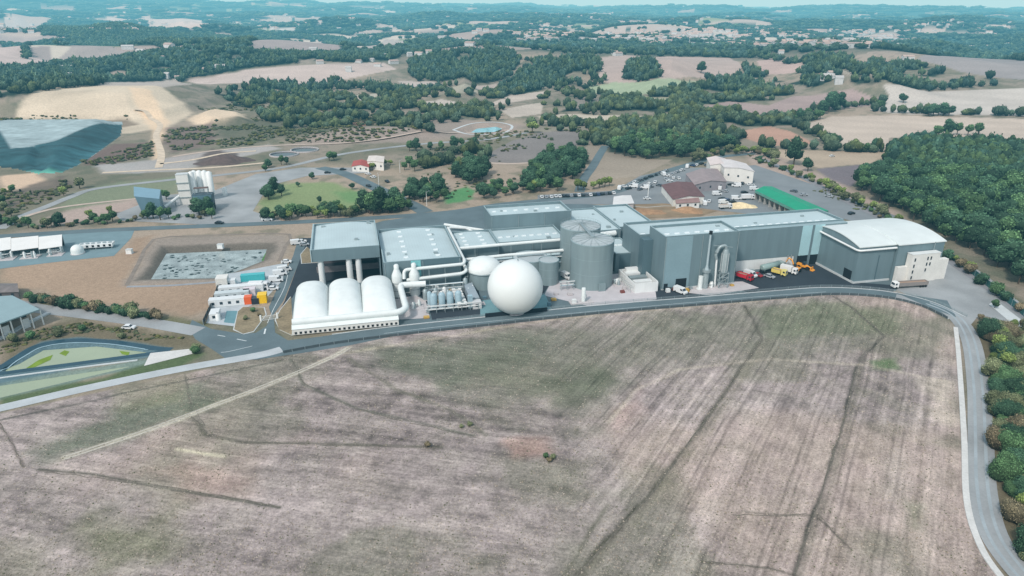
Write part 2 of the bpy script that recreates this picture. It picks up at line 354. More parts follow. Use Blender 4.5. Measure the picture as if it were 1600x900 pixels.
def bake(X, Y):
    n = X.shape[0]; d = np.hypot(X, Y); C = np.empty((n, 3))
    L = lambda c: np.array(lin(c))
    nz = fbm(X / 38, Y / 38, 4); nz2 = fbm(X / 9 + 5, Y / 9, 3); nzb = fbm(X / 140 + 9, Y / 140 + 2, 3)
    def mix(a, b, t): return a * (1 - t[:, None]) + b * t[:, None]
    C[:] = L((146, 136, 122)); C = mix(C, L((116, 114, 96)), sm((nz - .4) * 4) * .8); C = mix(C, L((178, 160, 142)), sm((nzb - .52) * 6) * .6)
    C = mix(C, L((84, 96, 78)), sm((nz2 - .5) * 5) * .45)
    # far country
    k = d > 640
    if k.any():
        i1, e1, wd = far_wood(X[k], Y[k]); r2 = (i1 * 7.31) % 1
        fc = np.where((r2 < .45)[:, None], L((182, 170, 160)), np.where((r2 < .7)[:, None], L((164, 150, 142)), np.where((r2 < .85)[:, None], L((140, 150, 118)), L((196, 188, 174)))))
        fc = fc * (.92 + .16 * nz[k])[:, None]
        wc = L((52, 72, 64)) * (.7 + .7 * nz2[k])[:, None]
        cc = np.where(wd[:, None], wc, fc); t = sm((d[k] - 1150) / 350); C[k] = C[k] * (1 - t)[:, None] + cc * t[:, None]
    for q_, poly in enumerate(WW):
        x0, x1, y0, y1 = box(poly, 2); k = (X > x0) & (X < x1) & (Y > y0) & (Y < y1)
        if k.any():
            D = sdf(poly, X[k], Y[k]); t = sm(D / 6 + .5); cc = L((48, 62, 52)) * (.8 + .4 * nz2[k])[:, None]; t = t * sm((fbm(X[k] / 42, Y[k] / 42, 3) - WMASK.get(q_, -1) + .03) * 14)
            C[k] = C[k] * (1 - t)[:, None] + cc * t[:, None]
    for poly, c in FW:
        x0, x1, y0, y1 = box(poly, 2); k = (X > x0) & (X < x1) & (Y > y0) & (Y < y1)
        if k.any():
            D = sdf(poly, X[k], Y[k]); soft = np.maximum(1.2, d[k] * .003); t = sm(D / soft + .5) * .96
            cc = L(c) * (.86 + .28 * nz[k] + .10 * (nz2[k] - .5))[:, None]
            st = np.sin((X[k] * .35 + Y[k] * .9) / 5.5 + 3 * nz[k]); cc = cc * (1 + .03 * st)[:, None]
            C[k] = C[k] * (1 - t)[:, None] + cc * t[:, None]
    for q_, poly in [(5, WW[5])]:
        x0, x1, y0, y1 = box(poly, 2); k = (X > x0) & (X < x1) & (Y > y0) & (Y < y1)
        if k.any():
            D = sdf(poly, X[k], Y[k]); t = sm(D / 6 + .5); cc = L((48, 62, 52)) * (.8 + .4 * nz2[k])[:, None]; t = t * sm((fbm(X[k] / 42, Y[k] / 42, 3) - WMASK.get(q_, -1) + .03) * 14)
            C[k] = C[k] * (1 - t)[:, None] + cc * t[:, None]
    for poly in TW:
        x0, x1, y0, y1 = box(poly, 2); k = (X > x0) & (X < x1) & (Y > y0) & (Y < y1)
        if k.any():
            D = sdf(poly, X[k], Y[k]); t = sm(D / 60) * sm((fbm(X[k] / 90, Y[k] / 90, 3) - .44) * 6) * .5; cc = L((186, 184, 182)); C[k] = C[k] * (1 - t)[:, None] + cc * t[:, None]
    # near and middle patches
    def patch(px, c, soft=2., amt=.9, nzk=.25, ref=0):
        poly = [U(x, y, ref) for x, y in px]; x0, x1, y0, y1 = box(poly, soft)
        k = (X > x0) & (X < x1) & (Y > y0) & (Y < y1)
        if k.any():
            D = sdf(poly, X[k], Y[k]); t = sm(D / soft * .5 + .5 + (nz2[k] - .5) * .9) * amt
            cc = L(c) * (1 - nzk / 2 + nzk * nz[k])[:, None]; C[k] = C[k] * (1 - t)[:, None] + cc * t[:, None]
    patch([(-260, 190), (0, 168), (60, 150), (110, 142), (250, 140), (300, 152), (260, 172), (200, 180), (-260, 200)], (202, 188, 166), 4, 1, .5, ref=15)
    patch([(-60, 182), (200, 180), (214, 188), (190, 192), (-60, 192)], (134, 120, 104), 4, .95, .5, ref=4)
    patch([(205, 165), (240, 168), (265, 190), (262, 205), (250, 225), (255, 245), (240, 250), (235, 225), (240, 205), (225, 190)], (222, 198, 168), 3)
    patch([(290, 178), (320, 168), (380, 172), (385, 182), (350, 190), (300, 188)], (218, 198, 172), 4, ref=4)
    patch([(340, 195), (500, 180), (640, 185), (620, 210), (500, 218), (380, 225), (330, 215)], (96, 98, 82), 8, .75)
    patch([(530, 192), (580, 190), (590, 202), (540, 206)], (150, 100, 82), 5, .6)
    patch([(260, 200), (330, 195), (340, 225), (270, 238), (255, 225)], (122, 106, 100), 6)
    patch([(130, 245), (180, 225), (235, 222), (238, 240), (180, 256), (135, 258)], (116, 98, 92), 4)
    patch([(150, 258), (240, 250), (330, 236), (420, 226), (440, 232), (330, 255), (280, 268), (160, 272)], (184, 180, 180), 3, .6, .5)
    patch([(640, 175), (700, 185), (820, 195), (800, 208), (640, 222), (440, 228), (520, 215), (640, 205)], (160, 146, 138), 8, .7)
    patch([(0, 275), (60, 270), (80, 290), (30, 296), (0, 300)], (212, 186, 160), 3)
    patch([(40, 290), (100, 275), (118, 285), (90, 305), (30, 325), (0, 340), (0, 310)], (112, 102, 92), 4)
    patch([(120, 300), (190, 285), (280, 275), (285, 300), (200, 318), (120, 330), (90, 325)], (126, 134, 110), 5)
    patch([(60, 345), (120, 325), (215, 310), (215, 332), (90, 352)], (176, 158, 148), 4)
    patch([(330, 232), (372, 240), (368, 252), (310, 262), (308, 250)], (96, 84, 80), 3)
    patch([(0, 410), (180, 398), (205, 372), (245, 366), (200, 440), (345, 438), (338, 478), (300, 492), (110, 470), (0, 440)], (163, 141, 120), 4, 1, .4)
    patch([(195, 446), (240, 372), (455, 366), (452, 380), (440, 410), (350, 442)], (150, 140, 130), 3)
    patch([(215, 438), (250, 384), (432, 378), (425, 404), (345, 436)], (100, 96, 88), 2)
    patch([(0, 545), (60, 510), (130, 500), (310, 528), (320, 545), (150, 540), (60, 545), (0, 575)], (112, 104, 84), 3)
    patch([(-60, 590), (0, 573), (30, 552), (66, 534), (120, 527), (180, 531), (268, 545), (240, 557), (120, 576), (0, 602), (-60, 612)], (92, 118, 126), 1.2, .95, .2)
    patch([(-60, 614), (0, 600), (120, 577), (240, 560), (250, 566), (130, 594), (0, 626), (-60, 640)], (120, 138, 130), 1.2, .9, .2)
    patch([(0, 635), (130, 606), (280, 575), (320, 552), (290, 550), (160, 590), (0, 622)], (84, 102, 68), 1.5)
    patch([(400, 315), (450, 285), (520, 285), (600, 315), (570, 326), (470, 330), (410, 335)], (132, 150, 104), 4, ref=0)
    patch([(520, 300), (580, 300), (590, 315), (540, 318)], (100, 142, 92), 4, .7)
    patch([(690, 305), (730, 290), (742, 300), (735, 312), (700, 318)], (84, 146, 92), 2)
    patch([(60, 470), (250, 495), (330, 505), (320, 515), (200, 500), (60, 480)], (110, 110, 84), 2)
    patch([(990, 300), (1035, 305), (1140, 330), (1000, 342), (985, 330)], (150, 130, 112), 2)
    patch([(1180, 232), (1260, 262), (1400, 330), (1420, 345), (1390, 350), (1290, 300), (1180, 262), (1160, 240)], (176, 158, 146), 4)
    patch([(1500, 500), (1600, 500), (1640, 950), (1570, 900), (1535, 760), (1525, 600)], (104, 96, 74), 3)
    patch([(1490, 398), (1620, 480), (1620, 520), (1540, 470), (1480, 410)], (112, 112, 92), 2)
    # the ploughed field in front
    k = sdf(FIELD, X, Y) > -1.5
    if k.any():
        x = X[k]; y = Y[k]; D = sdf(FIELD, x, y); n1 = nz[k]; n2 = nz2[k]; n3 = fbm(x / 3.2, y / 3.2 + 4, 3); nb = fbm(x / 45 + 3, y / 45 + 1, 3)
        c = np.empty((len(x), 3)); c[:] = L((160, 148, 144))
        mr = sm((x - 4 + (y - 150) * .12) / 22)
        sr = x * .85 - y * .53 + (n1 - .5) * 3; sl = x * .2 + y * .98 + (n1 - .5) * 9
        def stripes(s, f0, o):
            return fbm(s / f0, np.full(s.shape, o) + s * 0 + (x * .53 + y * .85) / 160, 3)
        s = stripes(sr, 1.6, 3.3) * mr + stripes(sl, 2.6, 8.1) * (1 - mr)
        s2 = stripes(sr, 6.5, 5.3) * mr + stripes(sl, 7., 2.1) * (1 - mr)
        n4 = fbm(x / 1.1 + 9, y / 1.1, 2); c = c * (1 + (s - .5) * 1.0 + (s2 - .5) * .7 + (n3 - .5) * .7 + (n4 - .5) * .5)[:, None]
        def mixk(c, col, t): return c * (1 - t[:, None]) + L(col) * (.75 + .5 * n3)[:, None] * t[:, None]
        c = mixk(c, (190, 170, 158), sm((nb - .52) * 5) * .5); c = mixk(c, (122, 122, 104), sm((fbm(x / 26 + 50, y / 26, 4) - .52) * 6) * .5)
        gp = [([(560, 548), (900, 508), (1200, 478), (1320, 472), (1475, 505), (1480, 560), (1350, 556), (1180, 556), (1050, 570), (960, 610), (930, 660), (850, 640), (700, 610), (600, 572)], (116, 118, 102), 9, .62),
              ([(560, 550), (700, 530), (850, 520), (860, 560), (700, 600), (600, 575)], (96, 105, 88), 7, .5),
              ([(860, 590), (960, 575), (950, 640), (900, 680), (850, 640)], (96, 104, 84), 6, .55),
              ([(60, 705), (230, 620), (330, 590), (330, 635), (160, 700), (60, 720)], (98, 110, 90), 5, .7),
              ([(180, 600), (290, 585), (290, 630), (200, 640)], (140, 138, 112), 4, .5),
              ([(130, 830), (260, 810), (260, 870), (150, 900)], (118, 124, 86), 8, .5), ([(1180, 490), (1300, 470), (1420, 490), (1400, 520), (1200, 530)], (104, 116, 86), 5, .5),
              ([(0, 850), (80, 850), (80, 900), (0, 900)], (120, 122, 92), 5, .4), ([(1355, 562), (1400, 560), (1408, 578), (1360, 580)], (96, 124, 78), 2, .7),
              ([(1410, 780), (1440, 790), (1445, 830), (1415, 830)], (112, 124, 92), 3, .5),
              ([(230, 735), (300, 722), (390, 752), (380, 770), (290, 765)], (164, 138, 126), 5, .45), ([(955, 640), (1000, 610), (1010, 640), (960, 670)], (180, 150, 142), 4, .5),
              ([(790, 690), (850, 685), (860, 710), (800, 715)], (178, 146, 134), 3, .6), ([(1440, 590), (1490, 600), (1480, 660), (1460, 640)], (208, 196, 178), 4, .55), ([(1375, 780), (1400, 700), (1410, 760), (1395, 830)], (202, 190, 180), 3, .4)]
        for px, col, soft, amt in gp:
            poly = [U(a, b) for a, b in px]; t = sm(sdf(poly, x, y) / soft * .6 + .5 + (n2 - .5) * 1.1) * amt; c = mixk(c, col, t)
        def line(px, col, w, amt, off=0.):
            pts = [U(a, b) for a, b in px]
            if off:
                q = []
                for i, p in enumerate(pts):
                    a = pts[max(i - 1, 0)]; b = pts[min(i + 1, len(pts) - 1)]; dx, dy = b[0] - a[0], b[1] - a[1]; l = math.hypot(dx, dy); q.append((p[0] - dy / l * off, p[1] + dx / l * off))
                pts = q
            return mixk(c, col, np.exp(-(ldist(pts, x + (n2 - .5) * 1.4, y + (n1 - .5) * 2) / w) ** 2) * amt * (.5 + n2))
        for px, col, w, amt in [
            ([(890, 910), (1010, 780), (1100, 660), (1190, 530), (1165, 478)], (82, 80, 70), .7, .75), ([(902, 910), (1022, 780), (1112, 660), (1202, 530)], (120, 116, 98), 1.3, .4),
            ([(1240, 900), (1290, 750), (1320, 650), (1342, 560), (1382, 525), (1330, 480), (1290, 456)], (78, 76, 70), .5, .8), ([(1250, 900), (1300, 750), (1330, 650), (1348, 560)], (104, 100, 88), .9, .5),
            ([(60, 735), (150, 742), (290, 765), (400, 785), (440, 792)], (88, 88, 78), .5, .75), ([(300, 650), (325, 678), (380, 690), (500, 695), (690, 700)], (94, 92, 80), .6, .7),
            ([(455, 560), (475, 600), (560, 640), (640, 660), (740, 682)], (86, 90, 78), .6, .7), ([(545, 560), (620, 610), (700, 640), (760, 680)], (104, 104, 88), .9, .5),
            ([(290, 585), (300, 640), (320, 665)], (100, 98, 88), .4, .6), ([(0, 660), (20, 695), (36, 730)], (96, 86, 80), .4, .7),
            ([(950, 660), (990, 610), (1060, 578), (1200, 562), (1350, 570), (1490, 598)], (196, 184, 168), .7, .5), ([(1280, 810), (1300, 830), (1330, 860)], (80, 76, 68), .3, .8),
            ([(1100, 880), (1200, 888), (1240, 900)], (84, 80, 70), .35, .7), ([(1160, 800), (1220, 806), (1280, 806)], (98, 94, 84), .35, .6), ([(1330, 575), (1260, 625), (1180, 610), (1060, 608)], (110, 106, 94), .35, .4),
            ([(280, 700), (350, 712)], (214, 204, 180), .6, .8), ([(540, 552), (860, 500), (1180, 470), (1290, 460)], (196, 184, 160), .9, .35),
            ([(0, 656), (280, 596), (400, 570), (440, 562)], (70, 74, 66), .45, .7), ([(950, 790), (880, 900)], (96, 96, 80), .6, .5)]:
            c = line(px, col, w, amt)
        tr = [(545, 543), (520, 558), (440, 592), (380, 616), (290, 650), (200, 683), (100, 716)]
        for off in (-.55, .55): c = line(tr, (214, 206, 190), .42, .95, off)
        c = line(tr, (150, 140, 120), 1.4, .3)
        # tractor lines
        for s0 in np.arange(-90, 130, 9.5):
            for o in (0, 1.8):
                t = np.exp(-((sr - s0 - o) / .28) ** 2) * mr * .28 * sm(D / 15); c = c * (1 - t)[:, None]
        t = sm(D / 1.5 + 1); C[k] = C[k] * (1 - t)[:, None] + c * t[:, None]
    return C

al = np.concatenate([np.linspace(62, 47, 25, endpoint=False), np.linspace(47, 22, 280, endpoint=False), np.linspace(22, 8, 190, endpoint=False), np.linspace(8, .9, 150, endpoint=False), np.exp(np.linspace(math.log(.9), math.log(.13), 26))])
rr = CAM_H / np.tan(np.radians(al)); rr[0] = 20
th = np.radians(np.concatenate([np.linspace(-80, -45, 40, endpoint=False), np.linspace(-45, 45, 980, endpoint=False), np.linspace(45, 80, 41)]))
# rows follow straight lines across the view so that they cross roads evenly
RR, TH = np.meshgrid(rr, th, indexing='ij')
k = 1 / np.maximum(np.cos(TH), .35); GX = (RR * k * np.sin(TH)).ravel(); GY = (RR * k * np.cos(TH)).ravel()
nr, nc = len(rr), len(th)
GZ = hgt(GX, GY); GC = bake(GX, GY)
idx = np.arange(nr * nc).reshape(nr, nc); Q = np.stack([idx[:-1, :-1], idx[:-1, 1:], idx[1:, 1:], idx[1:, :-1]], -1).reshape(-1, 4)
ground_m = mat('ground_cover', None, .95, .10, .5, fine=.16, fscale=1.6, spec=.1, bump=.5, attr=True)
# landfill liner is split out of the land sheet
LP = [U(x, y) for x, y in [(-150, 190), (0, 190), (192, 190), (188, 213), (150, 240), (122, 258), (95, 270), (60, 272), (25, 264), (0, 262), (-150, 255)]]
cx = GX[Q].mean(1); cy = GY[Q].mean(1); inl = np.zeros(len(Q), bool)
kk = (np.abs(cx + 400) < 500) & (cy > 400) & (cy < 760); inl[kk] = sdf(LP, cx[kk], cy[kk]) > 0
V = np.stack([GX, GY, GZ], -1)
inf = np.zeros(len(Q), bool); kk = (cy < 262) & (cy > 40) & (np.abs(cx) < 330); inf[kk] = sdf(FIELD, cx[kk], cy[kk]) > 0
# ploughed field: own sheet with furrow grain
def field_mat():
    m = bpy.data.materials.new('ploughed_soil'); m.use_nodes = True; nt = m.node_tree; N = nt.nodes; L = nt.links; b = N['Principled BSDF']; b.inputs['Roughness'].default_value = .95; b.inputs['Specular IOR Level'].default_value = .08
    tc = N.new('ShaderNodeTexCoord'); at = N.new('ShaderNodeAttribute'); at.attribute_name = 'Col'
    def stre(rot, sx, sy, scale, det=4, dist=.0):
        r = N.new('ShaderNodeMapping'); r.vector_type = 'TEXTURE'; r.inputs['Rotation'].default_value = (0, 0, rot); L.new(tc.outputs['Object'], r.inputs[0])
        q = N.new('ShaderNodeMapping'); q.inputs['Scale'].default_value = (sx, sy, 1); L.new(r.outputs[0], q.inputs[0])
        n = N.new('ShaderNodeTexNoise'); n.inputs['Scale'].default_value = scale; n.inputs['Detail'].default_value = det; n.inputs['Roughness'].default_value = .65; n.inputs['Distortion'].default_value = dist; L.new(q.outputs[0], n.inputs['Vector']); return n.outputs[0]
    def rg(src, lo, hi, a=.3, c=.7):
        r = N.new('ShaderNodeMapRange'); r.inputs['From Min'].default_value = a; r.inputs['From Max'].default_value = c; r.inputs['To Min'].default_value = lo; r.inputs['To Max'].default_value = hi; L.new(src, r.inputs[0]); return r.outputs[0]
    def mth(op, a, c):
        x = N.new('ShaderNodeMath'); x.operation = op
        for i, s_ in enumerate((a, c)):
            if isinstance(s_, (int, float)): x.inputs[i].default_value = s_
            else: L.new(s_, x.inputs[i])
        return x.outputs[0]
    right = stre(math.atan2(.85, .53), .09, 1.0, .9, 5, .4); left = stre(math.atan2(-.2, .98), .14, 1.0, .8, 5, .6)
    sx = N.new('ShaderNodeSeparateXYZ'); L.new(tc.outputs['Object'], sx.inputs[0]); mk = N.new('ShaderNodeMapRange'); mk.inputs['From Min'].default_value = 2; mk.inputs['From Max'].default_value = 30; L.new(sx.outputs[0], mk.inputs[0])
    mx = N.new('ShaderNodeMix'); L.new(mk.outputs[0], mx.inputs[0]); L.new(left, mx.inputs[2]); L.new(right, mx.inputs[3])
    g1 = stre(0, 1, 1, 1.5, 5, .3); g2 = stre(.7, 1, 1, 4.5, 3); patch = stre(0, 1, 1, .09, 4)
    f = mth('MULTIPLY', rg(mx.outputs[0], .76, 1.24), mth('MULTIPLY', rg(g1, .66, 1.30), rg(g2, .76, 1.22)))
    vm = N.new('ShaderNodeVectorMath'); vm.operation = 'SCALE'; L.new(at.outputs['Color'], vm.inputs[0]); L.new(f, vm.inputs['Scale'])
    tint = N.new('ShaderNodeMixRGB'); tint.blend_type = 'MULTIPLY'; L.new(rg(patch, 0, 1, .42, .6), tint.inputs[0]); L.new(vm.outputs[0], tint.inputs[1]); tint.inputs[2].default_value = (.98, 1.0, .965, 1)
    L.new(tint.outputs[0], b.inputs['Base Color']); bp = N.new('ShaderNodeBump'); bp.inputs['Strength'].default_value = .7; bp.inputs['Distance'].default_value = .25; L.new(g1, bp.inputs['Height']); L.new(bp.outputs[0], b.inputs['Normal']); return m
def subsheet(name, sel, m, label):
    q = Q[sel]; u, iv = np.unique(q.ravel(), return_inverse=True); me = mesh_np(name, V[u], [iv.reshape(-1, 4)], [m], smooth=True, colr=GC[u]); o = bpy.data.objects.new(name, me); COL.objects.link(o); tag(o, label, kind='structure')
subsheet('ploughed_field', inf, field_mat(), 'dry ploughed field with furrows in front of the works')
me = mesh_np('ground', V, [Q[~inl & ~inf]], [ground_m], smooth=True, colr=GC)
o = bpy.data.objects.new('ground', me); COL.objects.link(o); tag(o, 'dry rolling farmland with a ploughed field in front', kind='structure')
# liner colours: pale gravelly flat above, dark shiny slopes with runs
ql = Q[inl]; u_, inv = np.unique(ql.ravel(), return_inverse=True); lv = V[u_].copy(); lx, ly = lv[:, 0], lv[:, 1]
edge = [U(x, y, 5.5) for x, y in [(-190, 300), (-190, 200), (0, 206), (18, 234), (45, 232), (88, 222), (122, 206), (160, 191), (215, 180)]] + [U(230, 260), U(0, 310)]
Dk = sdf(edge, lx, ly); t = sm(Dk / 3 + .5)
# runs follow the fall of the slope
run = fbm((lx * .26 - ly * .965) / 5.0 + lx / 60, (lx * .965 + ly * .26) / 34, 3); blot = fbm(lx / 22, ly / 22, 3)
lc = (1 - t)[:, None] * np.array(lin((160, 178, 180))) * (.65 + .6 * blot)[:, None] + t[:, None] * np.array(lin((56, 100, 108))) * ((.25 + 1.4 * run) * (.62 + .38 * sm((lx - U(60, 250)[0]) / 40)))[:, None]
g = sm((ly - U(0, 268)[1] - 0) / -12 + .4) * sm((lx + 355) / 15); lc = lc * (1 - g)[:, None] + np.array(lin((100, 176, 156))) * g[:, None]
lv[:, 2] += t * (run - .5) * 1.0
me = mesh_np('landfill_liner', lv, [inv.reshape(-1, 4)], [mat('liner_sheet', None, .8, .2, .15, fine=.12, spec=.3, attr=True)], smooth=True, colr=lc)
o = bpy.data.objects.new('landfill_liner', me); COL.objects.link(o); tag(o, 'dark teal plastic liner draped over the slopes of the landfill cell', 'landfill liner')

# ------------------------------------------------------------------ flat sheets: roads, yards, water
def sheet(name, poly, z, m, label=None, kind='structure', drape=False, parent=None):
    import mathutils
    if drape:
        pts = [Vector((x, y, gz(x, y) + z)) for x, y in poly]
    else: pts = [Vector((x, y, z)) for x, y in poly]
    tri = mathutils.geometry.tessellate_polygon([[Vector((p.x, p.y, 0)) for p in pts]])
    fs = []
    for a, b, c in tri:
        nz_ = (pts[b] - pts[a]).cross(pts[c] - pts[a]).z; fs.append((a, b, c) if nz_ > 0 else (a, c, b))
    b = MB(); b.add(pts, fs); o = b.build(name, m, parent)
    if kind: o['kind'] = kind
    if label: o['label'] = label
    return o
def smoothline(pts, k=6):
    out = []
    P = [pts[0]] + list(pts) + [pts[-1]]
    for i in range(1, len(P) - 2):
        p0, p1, p2, p3 = [np.array(q, float) for q in P[i - 1:i + 3]]
        for j in range(k):
            t = j / k; out.append(tuple(.5 * ((2 * p1) + (-p0 + p2) * t + (2 * p0 - 5 * p1 + 4 * p2 - p3) * t * t + (-p0 + 3 * p1 - 3 * p2 + p3) * t ** 3)))
    return out + [tuple(pts[-1])]
def offs(pts, d):
    q = []
    for i, p in enumerate(pts):
        a = pts[max(i - 1, 0)]; b = pts[min(i + 1, len(pts) - 1)]; dx, dy = b[0] - a[0], b[1] - a[1]; l = math.hypot(dx, dy) + 1e-9; q.append((p[0] - dy / l * d, p[1] + dx / l * d))
    return q
def strip(name, px, w, z, m, label=None, kind='structure', h=0., off=0., world=False, k=6, parent=None):
    """ribbon along a surveyed line, draped on the land; h > 0 gives it a real step"""
    pts = smoothline(px if world else [G(*p) for p in px], k); A = offs(pts, off + w / 2); B = offs(pts, off - w / 2)
    ga = hgt(np.array([p[0] for p in A]), np.array([p[1] for p in A])); gb = hgt(np.array([p[0] for p in B]), np.array([p[1] for p in B])); zz = np.maximum(ga, gb)
    b = MB(); n = len(pts)
    v = [(p[0], p[1], q + z + h) for p, q in zip(A, zz)] + [(p[0], p[1], q + z + h) for p, q in zip(B, zz)]
    b.add(v, [(i, n + i, n + i + 1, i + 1) for i in range(n - 1)])
    if h:
        v2 = [(p[0], p[1], q - .3) for p, q in zip(A, zz)] + [(p[0], p[1], q - .3) for p, q in zip(B, zz)]
        b.add(v[:n] + v2[:n], [(i, i + 1, n + i + 1, n + i) for i in range(n - 1)]); b.add(v[n:] + v2[n:], [(i + 1, i, n + i, n + i + 1) for i in range(n - 1)])
        b.add([v[0], v[n], v2[n], v2[0]], [(0, 1, 2, 3)]); b.add([v[n - 1], v[-1], v2[-1], v2[n - 1]], [(3, 2, 1, 0)])
    o = b.build(name, m, parent)
    if kind: o['kind'] = kind
    if label: o['label'] = label
    return o
UU = lambda px: [U(x, y) for x, y in px]
front = [(440, 544), (520, 530), (620, 517), (760, 502), (930, 484), (1100, 470), (1220, 460), (1290, 455), (1350, 457), (1400, 463), (1450, 476), (1495, 497)]
# plant platform (grey-blue slab under the works) and yards
sheet('plant_apron', UU([(459, 522), (455, 470), (470, 380), (600, 345), (740, 325), (900, 318), (1000, 325), (1010, 345), (1160, 345), (1260, 360), (1290, 400), (1330, 430), (1410, 440), (1400, 455), (1290, 449), (930, 478), (620, 510)]), .03, road_m)
sheet('tarmac_and_shade', UU([(430, 505), (445, 470), (480, 375), (465, 372), (590, 372), (612, 440), (600, 440), (470, 442), (457, 465), (440, 480), (433, 505)]), .06, tarmac)
sheet('tarmac_and_shade', UU([(1150, 452), (1148, 432), (1230, 415), (1265, 408), (1332, 441), (1400, 446), (1395, 458), (1290, 450), (1180, 460)]), .06, tarmac)
sheet('tarmac_and_shade', UU([(675, 500), (672, 486), (752, 480), (760, 492)]), .06, tarmac)
sheet('tarmac_and_shade', UU([(1024, 470), (1022, 440), (1090, 440), (1100, 462)]), .06, tarmac)
sheet('concrete_pad', UU([(615, 500), (600, 470), (650, 462), (665, 470), (672, 497)]), .075, conc)
sheet('concrete_pad', UU([(850, 462), (862, 440), (990, 425), (1024, 455), (1026, 468), (930, 481), (850, 462)]), .075, mat('pinkish_concrete', (194, 190, 192), .85, .08, .25))
sheet('concrete_pad', UU([(1076, 458), (1085, 442), (1160, 440), (1186, 450), (1110, 462)]), .085, conc)
sheet('entrance_road', UU([(300, 500), (330, 514), (380, 522), (400, 520), (416, 510), (425, 495), (443, 470), (480, 378), (465, 376), (458, 400), (438, 440), (420, 480), (428, 500), (430, 520), (450, 532), (520, 524), (622, 512), (640, 520), (545, 540), (470, 552), (400, 562), (352, 560), (330, 545), (305, 530), (295, 512)]), .05, road_m)
strip('road', front, 6.4, .09, road_m, label='grey service road between the works and the field')
strip('kerb', front[1:], .35, .10, kerb_m, h=.12, off=3.5)
strip('kerb', front[:], .5, .10, kerb_m, h=.25, off=-3.6)
strip('road_markings', [(600, 521), (700, 509), (930, 486), (1180, 464), (1290, 456)], .15, .105, paintm, off=-.2)
strip('road', [(1400, 464), (1450, 474), (1490, 493), (1516, 530), (1528, 600), (1532, 680), (1535, 760), (1550, 830), (1590, 890), (1660, 960)], 5.6, .12, road_l, label='pale access road curving down beside the ploughed field')
for of in (-1.1, 1.0): strip('wheel_track', [(1450, 474), (1492, 493), (1516, 530), (1528, 600), (1532, 680), (1535, 760), (1550, 830), (1590, 890), (1660, 960)], .7, .135, mat('wheel_polished_asphalt', (160, 170, 174), .8, .1, .2), off=of)
strip('verge_path', [(1493, 512), (1498, 560), (1506, 680), (1510, 780), (1530, 850), (1566, 905), (1640, 990)], 1.3, .10, path_w, h=.15)
sheet('turning_area', UU([(1400, 452), (1478, 405), (1490, 398), (1540, 430), (1600, 478), (1620, 500), (1575, 503), (1530, 492), (1515, 510), (1490, 496), (1450, 478)]), .055, road_l)
sheet('asphalt_patch', UU([(1400, 458), (1480, 470), (1494, 496), (1455, 482)]), .13, road_m)
strip('road', [(-60, 650), (0, 638), (130, 608), (280, 577), (400, 556), (440, 546)], 4.2, .07, mat('whitish_path', (182, 188, 190), .9, .1, .2), label='pale path along the pond bank')
strip('road', [(-60, 462), (0, 470), (60, 482), (140, 492), (230, 504), (310, 518)], 6.5, .06, road_l, label='pale road from the shed to the works entrance')
sheet('gravel_ramp', UU([(235, 552), (300, 545), (305, 552), (225, 572)]), .08, path_w)
strip('road_markings', [(385, 533), (370, 530)], .3, .08, paintm, k=2); strip('road_markings', [(352, 526), (340, 524)], .3, .08, paintm, k=2)
strip('road_markings', [(394, 541), (360, 549), (345, 551)], .2, .08, paintm, k=3); strip('road_markings', [(413, 522), (415, 514)], .5, .08, paintm, k=2)
strip('road_markings', [(418, 505), (428, 482), (445, 448), (452, 416)], .2, .085, paintm, k=4)
sheet('tarmac_and_shade', UU([(604, 472), (655, 442), (745, 436), (752, 478), (672, 486), (664, 468), (650, 460)]), .062, tarmac)  # this dark sheet and the next stand in for shade beneath pipes and equipment
sheet('tarmac_and_shade', UU([(735, 446), (745, 425), (860, 420), (862, 440), (850, 458)]), .062, tarmac)
# islands of dry grass at the entrance
isl = mat('dry_island_grass', (140, 128, 104), .95, .22, .15, fine=.15, fscale=1.2, bump=.4)
def island(px, zz=.16):
    p = UU(px); b = MB(); b.prism(p, 0, zz); o = b.build('grass_island', isl); o['kind'] = 'structure'
    k = MB(); c = (sum(q[0] for q in p) / len(p), sum(q[1] for q in p) / len(p)); big = [(c[0] + (q[0] - c[0]) * 1.0 + .3 * (1 if q[0] > c[0] else -1), c[1] + (q[1] - c[1]) + .3 * (1 if q[1] > c[1] else -1)) for q in p]
    k.prism(big, 0, zz - .03); o2 = k.build('kerb', kerb_m); o2['kind'] = 'structure'
island([(366, 515), (372, 487), (380, 480), (412, 481), (415, 492), (408, 502), (396, 518), (380, 522)])
island([(456, 524), (436, 515), (431, 500), (438, 485), (455, 464), (457, 500)])
island([(472, 412), (470, 398), (480, 386), (495, 400), (500, 410)])
sheet('depot_slab', UU([(322, 505), (348, 430), (450, 410), (440, 440), (412, 470), (372, 486), (366, 510)]), .065, mat('depot_concrete', (178, 186, 190), .85, .1, .3))
for off_ in (-.62, .62):
    strip('wheel_rut', [(545, 543), (520, 558), (440, 592), (380, 616), (290, 650), (200, 683), (100, 716)], .42, .05, mat('chalky_rut', (192, 187, 176), .95, .16, .8, fine=.12), off=off_, k=8)
fur = mat('furrow_soil', (108, 103, 93), .95, .3, .8, fine=.25)
def wob(px, a=2.0, n=6):
    rn = random.Random(len(px) * 7 + int(px[0][0])); o = []
    for (x0, y0), (x1, y1) in zip(px[:-1], px[1:]):
        for i in range(n): f = i / n; o.append((x0 + (x1 - x0) * f + rn.uniform(-a, a), y0 + (y1 - y0) * f + rn.uniform(-a, a) * .6))
    return o + [px[-1]]
